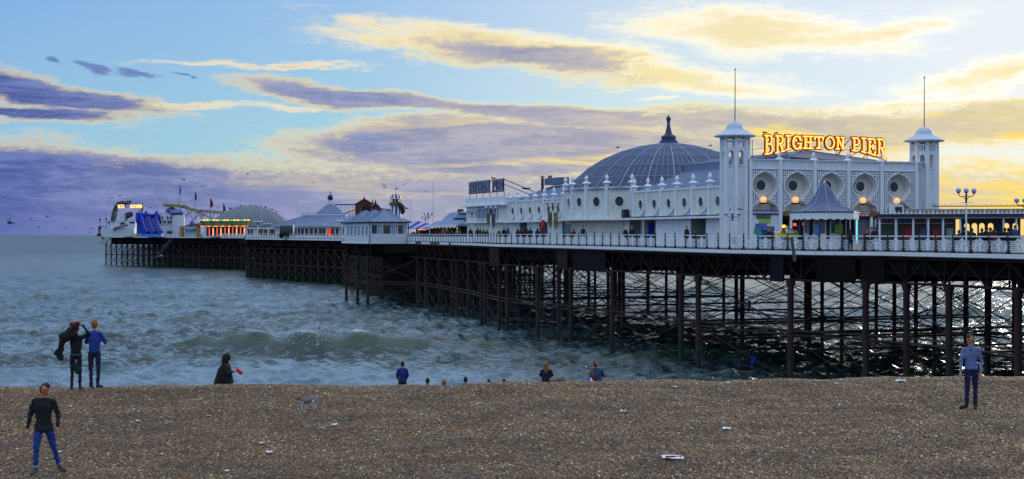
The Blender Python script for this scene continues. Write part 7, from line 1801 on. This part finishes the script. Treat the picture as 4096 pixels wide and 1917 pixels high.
    sitter(2368, 1484, 42.5, (96,62,44), (106,68,44), 'child with brown hair leaning against the woman in denim', 'long', rz=170)
    # grey woolly dog / bag next to long-haired woman
    g = ground(2238, 43)
    m = MB(); capsule(m, (-.22,0,.05), (.05,0,.12), .10, .12); capsule(m, (.05,0,.16), (.14,0,.05), .09, .07); me = remesh(m, .02, 3); me.materials.append(M('woolly_grey', (150,138,122), .9, .5, 12, .5, 60)); o = link('dog', me); o.location = (g.x, g.y, EYE-(1524-940)/F*43); o.rotation_euler = (0,0,0)
    o.location.z = EYE-(1532-940)/F*43+.02; tag(o, 'shaggy grey dog lying beside the long-haired woman', 'dog')
    m = MB(); m.lathe([(.05,0),(.09,.03),(.10,.08),(.04,.16),(.01,.17)], n=8); o = m.build('purple_bag', M('purple_plastic', (70,50,170), .4)); g = ground(2356, 41.5); o.location = (g.x, g.y, g.z); tag(o, 'small purple and blue bag beside the child at the crest', 'bag')
    # dog walking left on the shingle
    dog(ground(1228, 35.6))
def dog(g):
    GW = M('grey_dog_coat', (112,118,128), .9, .4, 14, .5, 60); TAN = M('tan_dog_coat', (150,112,72), .9, .3, 14, .5, 60); WHT = M('white_dog_legs', (190,192,190), .9, .2, 14)
    prim = [((-.10,0,.27),(.14,0,.29),.085,.078,0),((.14,0,.29),(.22,0,.28),.07,.06,0),((-.12,0,.29),(-.20,0,.35),.062,.05,1),((-.23,0,.37),(-.25,0,.37),.055,.05,1),((-.27,0,.355),(-.33,0,.34),.034,.024,1),
        ((-.21,.03,.41),(-.21,.035,.45),.018,.010,1),((-.21,-.03,.41),(-.21,-.035,.45),.018,.010,1),((.25,0,.32),(.32,0,.44),.026,.012,2),
        ((-.12,-.05,.24),(-.15,-.05,.12),.036,.022,2),((-.15,-.05,.12),(-.13,-.05,.01),.021,.018,2),((-.13,-.05,.012),(-.16,-.05,.012),.018,.016,2),
        ((-.09,.05,.24),(-.06,.05,.12),.036,.022,2),((-.06,.05,.12),(-.07,.05,.01),.021,.018,2),
        ((.18,-.05,.26),(.14,-.05,.16),.046,.028,2),((.14,-.05,.16),(.22,-.05,.10),.026,.019,2),((.22,-.05,.10),(.20,-.05,.01),.019,.017,2),
        ((.20,.05,.26),(.20,.05,.17),.046,.028,2),((.20,.05,.17),(.27,.05,.10),.026,.019,2),((.27,.05,.10),(.26,.05,.01),.019,.017,2)]
    m = MB()
    for p in prim: capsule(m, p[0], p[1], p[2], p[3])
    me = remesh(m, .011, 3); n = len(me.polygons); c = np.empty(n*3); me.polygons.foreach_get('center', c); c = c.reshape(-1,3); best = np.full(n, 1e9); mi = np.zeros(n, np.int32)
    for a, b, r0, r1, k in prim:
        P = np.array(a, float); D = np.array(b)-P; tt = np.clip((c-P)@D/max(1e-8, D@D), 0, 1); d = np.linalg.norm(c-P-tt[:,None]*D, axis=1)-(r0+(r1-r0)*tt); w = d < best; best[w] = d[w]; mi[w] = k
    for x in (GW, TAN, WHT): me.materials.append(x)
    me.polygons.foreach_set('material_index', mi)
    o = link('dog', me); o.location = g; o.scale = (.82,.82,.82); o.rotation_euler = (0,0,R(5)); tag(o, 'small grey and tan terrier walking left across the pebbles', 'dog')
beach_people()
# --- people on the pier: a few figures, re-dressed
def pier_people():
    g = random.Random(4); D4 = (SKIN, BLACKC, BLACKC, BLACKC)
    def proto(J, hair, **kw):
        return body_mesh(J, D4, .035, fingers=False, face=False, **kw), hair_mesh(J, hair, BLACKC, .03)
    lean = mod(BASE, CH=(0,-.08,1.24), NK=(0,-.14,1.43), HD=(0,-.18,1.58), LS=(.17,-.13,1.37), RS=(-.17,-.13,1.37), LE=(.26,-.22,1.14), RE=(-.26,-.22,1.14), LW=(.14,-.38,1.08), RW=(-.14,-.38,1.08), LP=(.08,-.42,1.08), RP=(-.08,-.42,1.08))
    walk = mod(BASE, LK=(.10,-.14,.52), LA=(.11,-.20,.10), LT=(.11,-.36,.05), RA=(-.11,.22,.12), RT=(-.11,.08,.04), RK=(-.10,.03,.50))
    seat = mod(BASE, PV=(0,0,.50), CH=(0,0,.80), NK=(0,0,1.0), HD=(0,-.02,1.16), LH=(.09,0,.48), RH=(-.09,0,.48), LK=(.11,-.42,.50), RK=(-.11,-.42,.50), LA=(.11,-.44,.09), RA=(-.11,-.44,.09), LT=(.11,-.6,.04), RT=(-.11,-.6,.04), LS=(.17,0,.95), RS=(-.17,0,.95), LE=(.23,-.06,.7), RE=(-.23,-.06,.7), LW=(.15,-.28,.62), RW=(-.15,-.28,.62), LP=(.12,-.34,.6), RP=(-.12,-.34,.6))
    PR = {'m': proto(BASE, 'short', thick=1.12), 'f': proto(BASE, 'long', female=True), 'lm': proto(lean, 'short', thick=1.1), 'lf': proto(lean, 'long', female=True), 'w': proto(walk, 'short', thick=1.08), 's': proto(seat, 'short', thick=1.1), 'sf': proto(seat, 'long')}
    L = [  # px, head-top y, t offset from the edge, kind, facing, top colour, trousers, hair, label
     (2775,921,3.2,'f',20,(26,28,40),(24,24,30),(22,18,18),'short figure in dark coat with curly dark hair, beside the broad man in navy'),
     (2747,903,2.6,'m',200,(24,30,52),(36,40,56),(150,112,90),'broad balding man in navy jacket seen from behind, near the left tower'),
     (2528,903,2.2,'m',0,(36,30,40),(30,34,46),(46,34,30),'man in dark open jacket beside the man with pale hat'),
     (2502,909,2.0,'m',10,(22,24,34),(24,26,34),(220,216,204),'man with a pale hat and black jacket leaning by the railing'),
     (2332,903,2.4,'w',-60,(52,34,40),(70,40,44),(30,24,26),'man in dark maroon coat walking in front of cream wall'),
     (2297,915,3.0,'f',30,(40,34,40),(60,60,70),(30,24,26),'small woman in dark jacket over white shirt'),
     (2290,917,5.0,'m',0,(190,40,50),(40,40,50),(30,24,26),'figure half hidden in red beside the small woman'),
     (2150,913,1.8,'f',170,(30,28,44),(30,30,40),(24,20,24),'person in dark coat left of the red float post'),
     (2124,911,1.6,'lm',180,(28,34,52),(30,30,40),(24,20,22),'man in blue grey jacket at the right of the crowd by the railing'),
     (2112,917,1.5,'lm',175,(40,24,24),(30,30,40),(30,22,22),'person in brown leaning on the rail in the right crowd'),
     (2101,915,2.4,'f',180,(120,30,34),(30,30,40),(60,30,26),'person with red top in the middle of the right crowd'),
     (2091,913,1.6,'m',190,(46,30,34),(30,30,40),(40,28,26),'person with dark red coat in the right crowd'),
     (2081,916,2.6,'f',180,(130,60,44),(30,30,40),(120,56,34),'ginger-haired person in the right crowd'),
     (2071,914,1.7,'f',180,(34,34,46),(30,30,40),(34,26,26),'person with long dark hair at the left of the right crowd'),
     (2031,911,2.2,'f',185,(70,74,120),(40,40,50),(40,28,28),'person in blue grey top standing right of the dark-haired man'),
     (2016,909,1.8,'m',180,(22,22,30),(30,30,40),(20,18,20),'man in black between two groups by the railing'),
     (1999,926,2.0,'s',180,(190,60,90),(30,30,40),(40,20,30),'seated person with pink and black top'),
     (1994,925,2.8,'sf',160,(24,22,28),(30,30,40),(22,18,20),'seated person in black beside the pink one'),
     (1947,918,1.8,'f',180,(70,50,52),(30,30,40),(90,50,40),'short-haired person at the right of the left crowd'),
     (1935,915,1.4,'lm',180,(80,60,40),(30,30,40),(110,70,44),'stocky person in brown leaning at the rail'),
     (1921,915,1.6,'f',180,(90,60,40),(40,40,50),(110,66,40),'person with light brown hair in the left crowd'),
     (1910,910,1.8,'m',185,(24,26,34),(30,30,40),(24,20,22),'tall man in black in the left crowd'),
     (1882,911,1.6,'m',175,(44,24,34),(30,30,40),(26,20,22),'man in dark plum coat at the left end of the crowd'),
     (1838,915,3.5,'f',180,(150,90,60),(60,60,70),(100,60,40),'blurred figure in tan by the pale stall'),
     (1826,918,3,'m',180,(110,120,160),(40,40,50),(40,30,30),'figure in pale blue by the stall'),
     (1808,918,3,'m',200,(40,44,66),(40,40,50),(26,22,24),'dark figure in front of the stall counter'),
     (1796,915,2.5,'f',180,(34,34,44),(40,40,50),(26,22,24),'woman in dark top by the stall counter'),
     (1785,917,3,'m',160,(36,34,40),(40,40,50),(26,22,24),'dark figure left of the stall counter'),
     (1773,916,2.5,'m',180,(190,40,36),(40,40,50),(60,34,30),'person in a bright red top by the stall'),
     (1762,917,2.5,'f',180,(50,36,40),(40,40,50),(44,28,26),'dark figure just left of the red top'),
     (1690,925,3,'f',180,(120,80,80),(40,40,50),(60,40,36),'small figure under the striped awning'),
    ]
    for px_, yt, dt, kind, rz, top, bot, hair, label in L:
        s = 150.
        for _ in range(6): s = s_of(px_, edge_t(s)+dt)
        t = edge_t(s)+dt; z0 = deck_z(s); H = zpx(yt, s, t)-z0; put_person(PR, kind, PF(s, t, z0), H, rz+20, top, bot, hair, label, 'people strolling on the pier')
    R_ = [ # right part, explicit Z
     (3075,892+8,118,'sf',0,(60,60,50),(30,30,34),(120,90,50),'person with fair hair sitting in front of the blue booth'),
     (3082,905,117,'s',10,(50,34,34),(30,30,34),(40,26,26),'dark clothed person crouching by the blue booth'),
     (3402,917,100.5,'lf',180,(24,20,26),(24,24,30),(24,20,22),'large dark figure right of the kiosk, back turned'),
     (3466,918,104,'s',60,(60,36,40),(30,30,34),(70,44,36),'seated child beyond the white table'),
     (3488,908,102,'m',80,(110,40,90),(30,30,40),(30,24,26),'person in magenta and white striped top'),
     (3506,910,100.2,'lm',200,(22,20,28),(24,24,30),(22,18,22),'bulky figure in black next to the striped top'),
     (3836,923,103,'s',180,(36,24,24),(24,24,30),(26,20,22),'silhouetted head just left of the tall lamp post'),
     (3860,911,104,'s',150,(30,24,30),(24,24,30),(26,20,22),'seated silhouette directly behind the tall lamp post'),
     (3872,925,103,'sf',180,(24,22,26),(24,24,30),(26,20,22),'dark seated figure at the foot of the tall lamp post'),
     (3888,916,104.5,'s',170,(26,22,26),(24,24,30),(26,20,22),'silhouette between the lamp post and first arch'),
     (3928,916,104,'s',180,(36,30,34),(24,24,30),(30,22,22),'silhouette below the second arch of the shelter'),
     (3947,910,104,'s',175,(24,22,28),(24,24,30),(24,20,22),'largest silhouette, under the third arch'),
     (3962,913,103.5,'s',180,(30,24,28),(24,24,30),(24,20,22),'silhouette right of the largest one under the arches'),
     (3974,922,103,'sf',180,(150,24,32),(24,24,30),(70,24,26),'seated person in a red top under the arches'),
     (3984,914,104,'s',190,(24,22,28),(24,24,30),(24,20,22),'silhouette left of the blue notice board'),
     (4020,914,104,'s',180,(24,22,28),(24,24,30),(24,20,22),'silhouette right of the blue notice board'),
     (4034,915,104.5,'s',180,(28,24,28),(24,24,30),(24,20,22),'silhouette below the last arch at the right'),
     (4050,918,103.5,'sf',180,(24,22,28),(24,24,30),(24,20,22),'dark seated figure right of the last arch'),
     (4060,902,103,'m',200,(60,80,120),(30,30,40),(30,26,28),'standing person in blue at the right end of the shelter'),
    ]
    for px_, yt, Z, kind, rz, top, bot, hair, label in R_:
        p = at(px_, 940, Z); s, t = st(p); p.z = deck_z(s); H = EYE-(yt-940)/F*Z-p.z; put_person(PR, kind, p, H, rz, top, bot, hair, label, 'people around the kiosk and shelter')
BLACKC = cloth('black_cloth', (24,24,28))
def put_person(PR, kind, loc, H, rz, top, bot, hair, label, group):
    me, hm = PR[kind]; e = empty('person', loc, R(rz), label=label, cat='person', group=group)
    h0 = 1.24 if kind in ('s', 'sf') else (1.68 if kind[0] == 'l' else 1.74); k = max(.7, min(1.32, H/h0)); e.scale = (max(k, .9), max(k, .9), k)
    b = link('body', me, e)
    for i, c in ((1, top), (2, bot)): b.material_slots[i].link = 'OBJECT'; b.material_slots[i].material = cloth('cl_%d_%d_%d' % c, c)
    h = link('hair', hm, e); h.material_slots[0].link = 'OBJECT'; h.material_slots[0].material = M('hr_%d_%d_%d' % hair, hair, .8)
pier_people()
# cafe tables and chairs near the shelter
def cafe(px_, Z, label, w=1.1):
    p = at(px_, 940, Z); s, t = st(p); p.z = deck_z(s); e = empty('cafe_table', p, R(5), label=label, cat='table', group='cafe tables by the shelter'); B_ = M('navy_table_top', (30,36,84), .3)
    P_(e, 'table_top', B_, lambda m: m.lathe([(w/2,0),(w/2+.02,.02),(w/2-.02,.05),(.02,.06)], (0,0,.95), 16))
    for k in range(4): P_(e, 'leg', IRON, lambda m: m.tube((.3*math.cos(k*1.57+.8),.3*math.sin(k*1.57+.8),0),(.12*math.cos(k*1.57+.8),.12*math.sin(k*1.57+.8),.95),.02,n=5))
cafe(3698, 99, 'navy topped table seen over the railing, left of the white post', 1.3); cafe(3960, 99, 'navy topped table in front of the arches', 1.5); cafe(3470, 102.5, 'table beside the child, right of the kiosk', 1.0)
# ---------------------------------------------------------------- gulls
def gull_mesh(fly):
    m = MB(); capsule(m, (-.14,0,.10), (.12,0,.12), .05, .075); capsule(m, (.14,0,.16), (.18,0,.19), .042, .036); capsule(m, (.215,0,.185), (.25,0,.18), .012, .006); capsule(m, (-.15,0,.09), (-.28,0,.08), .035, .012, 1)
    if fly:
        for s_ in (-1, 1): capsule(m, (.03,s_*.05,.13), (.06,s_*.28,.24), .034, .028); capsule(m, (.06,s_*.28,.24), (-.06,s_*.62,.17), .028, .008)
    else:
        for s_ in (-1, 1): capsule(m, (-.02,s_*.03,.08), (-.02,s_*.03,.0), .009, .008)
    me = remesh(m, .014, 2); me.materials.append(M('gull_grey', (150,154,164), .8)); return me
def gulls():
    gs, gf = gull_mesh(False), gull_mesh(True); DK = M('gull_dark', (46,46,56), .8)
    def put(me, p, rz, label, k=1.0, dark=True, roll=0, grp='gulls'):
        o = link('gull', me); o.location = p; o.rotation_euler = (roll, 0, R(rz)); o.scale = (k,)*3; tag(o, label, 'gull', grp)
        if dark: o.material_slots[0].link = 'OBJECT'; o.material_slots[0].material = DK
    def Ps(px_, py_, s): t = t_of(px_, s); return PF(s, t, zpx(py_, s, t))
    put(gs, Ps(3060, 536, SIGN_S), 180, 'gull perched above the first letter B of the lit sign', 1.1); put(gs, Ps(3104, 537, SIGN_S), 0, 'gull perched above the first letter R of the lit sign', 1.0)
    put(gs, at(1974, 718, 190), 180, 'gull perched on the unlit sign over the white block', 1.4)
    put(gs, at(2960, 843, 109.5), 200, 'pale gull standing on the right globe of the lamp by the tower', 1.1, False); put(gs, at(2922, 844, 109.5), 90, 'gull on the left globe of the lamp by the tower', .8)
    put(gs, at(3738, 830, 106), 200, 'white gull standing on the shelter roof', 1.0, False)
    for px_, y_, l in ((2471,602,'gull on the upper left of the blue dome'), (2841,595,'gull near the right rim of the blue dome')):
        put(gs, at(px_, y_-8, 158), 30, l, 1.0)
    put(gf, at(42, 898, 150), 200, 'largest gull flying low over the sea at the far left edge', 1.6, roll=.4)
    put(gf, at(1625, 838, 230), 150, 'gull flying right of the helter skelter', 1.5, roll=.3); put(gf, at(643, 1030, 420), 20, 'white gull flying in front of the dark legs of the far pier', 3.0, False)
    put(gf, at(1268, 1385, 118), 10, 'white gull skimming in front of the breaking wave', 1.15, False, roll=.5)
    fl = [(479,785),(737,722),(728,722),(129,874),(123,880),(190,870),(600,832),(810,750),(788,739),(1252,733),(1535,745),(1541,754),(1620,740),(262,916),(366,918),(360,932),(155,912),(1700,768),(620,830),(447,795),(990,700),(870,835)]
    for i, (x, y) in enumerate(fl): put(gf, at(x, y, 260+20*(i % 5)), 37*i, 'tiny dark gull wheeling in the distant sky', 1.0+.15*(i % 3), roll=.3*math.sin(i), grp='distant gulls in the sky')
    for i in range(26):
        a = -1+2*i/25; x = 1000+a*110 + 5*math.sin(i*9); Rb = 165*462/F; 
        y = 826 + (1-math.sqrt(max(0, 1-(a*.62)**2)))*120; put(gs, at(x, y-1.5, 462), 57*i, 'gull sitting on the crown of the far grey dome', 1.8+.5*math.sin(i*5), grp='gulls on the grey dome')
gulls()
# ---------------------------------------------------------------- litter
def litter():
    cols = {'white': (232,236,240), 'red': (190,30,26), 'yellow': (210,200,60), 'orange': (210,60,20), 'blue': (60,80,190)}
    L = [(2698,1552,'white',.16,'white scrap near the crest, right of centre'),(2912,1565,'white',.16,'crumpled white paper below the middle of the pier legs'),(3602,1535,'white',.34,'white plastic bag lying at the crest under the right pier legs'),(3345,1538,'white',.12,'small white wrapper at the crest left of the plastic bag'),
         (2086,1607,'red',.12,'small red wrapper in the middle of the beach'),(836,1656,'yellow',.14,'yellow and green crumpled packet left of the dog'),(551,1685,'white',.14,'white torn paper on the left part of the beach'),(1338,1705,'white',.20,'thin white torn strip below the dog'),
         (2495,1648,'white',.24,'flattened white napkin right of centre'),(2904,1722,'white',.26,'white cup with red marks lying on its side'),(3472,1740,'orange',.09,'tiny orange cap on the right half of the beach'),(2690,1840,'white',.46,'long white and red food tray in the foreground'),
         (2020,1722,'white',.10,'small bluish white scrap near the centre foreground'),(650,1824,'white',.10,'white scrap lower left, right of the man in black'),(1045,1780,'white',.16,'small bent white card'),(1078,1826,'white',.20,'thin curved white straw-like strip'),(908,1890,'white',.14,'white scrap at the bottom edge, left of centre'),
         (132,1608,'white',.20,'white crumpled bag behind the shoulder of the man in black'),(238,1818,'white',.14,'bright white wrapper beside the leg of the man in black'),(1685,1662,'white',.10,'little white scrap left of centre'),(2085,1755,'white',.10,'grey white shard near centre foreground'),(1228,1728,'blue',.06,'tiny blue cap below the dog'),(3603,1632,'blue',.07,'tiny violet cap left of the man in blue sweater'),(280,1630,'white',.13,'flat white wrapper between the couple and the man in black')]
    for i, (x, y, c, w, l) in enumerate(L):
        Z = 34.
        for _ in range(12): X = (x-2048)/F*Z; Z = (EYE-float(beach_h(X, Z)))*F/(y-940)
        X = (x-2048)/F*Z; g = random.Random(i); m = MB(); vs = []; n = 4; w = w*(.72 if 'tray' not in l else .95)
        for a in range(n+1):
            for b in range(n+1): vs.append(((a/n-.5)*w, (b/n-.5)*w*.8, .045+.28*w*g.random()*(1 if 'tray' not in l else .3)))
        fs = [(a*(n+1)+b, a*(n+1)+b+1, (a+1)*(n+1)+b+1, (a+1)*(n+1)+b) for a in range(n) for b in range(n)]
        m.add(vs, fs)
        name = 'food_tray' if 'tray' in l else 'paper_cup' if 'cup' in l else 'plastic_bag' if 'bag' in l else 'bottle_cap' if ' cap' in l else 'wrapper'
        o = m.build(name, M('litter_'+c, cols[c], .6, .1)); md = o.modifiers.new('t', 'SOLIDIFY'); md.thickness = .008
        o.location = (X, Z, float(beach_h(X, Z))-.022); o.rotation_euler = (0, 0, g.random()*3 if 'tray' not in l else 0); tag(o, l, name.replace('_', ' '), 'litter on the shingle')
        if 'tray' in l:
            m = MB(); m.box(-w*.35,-.09,.02,w*.4,-.07,.09); m.build('red_rim', M('litter_red', (190,30,26)), o)
litter()
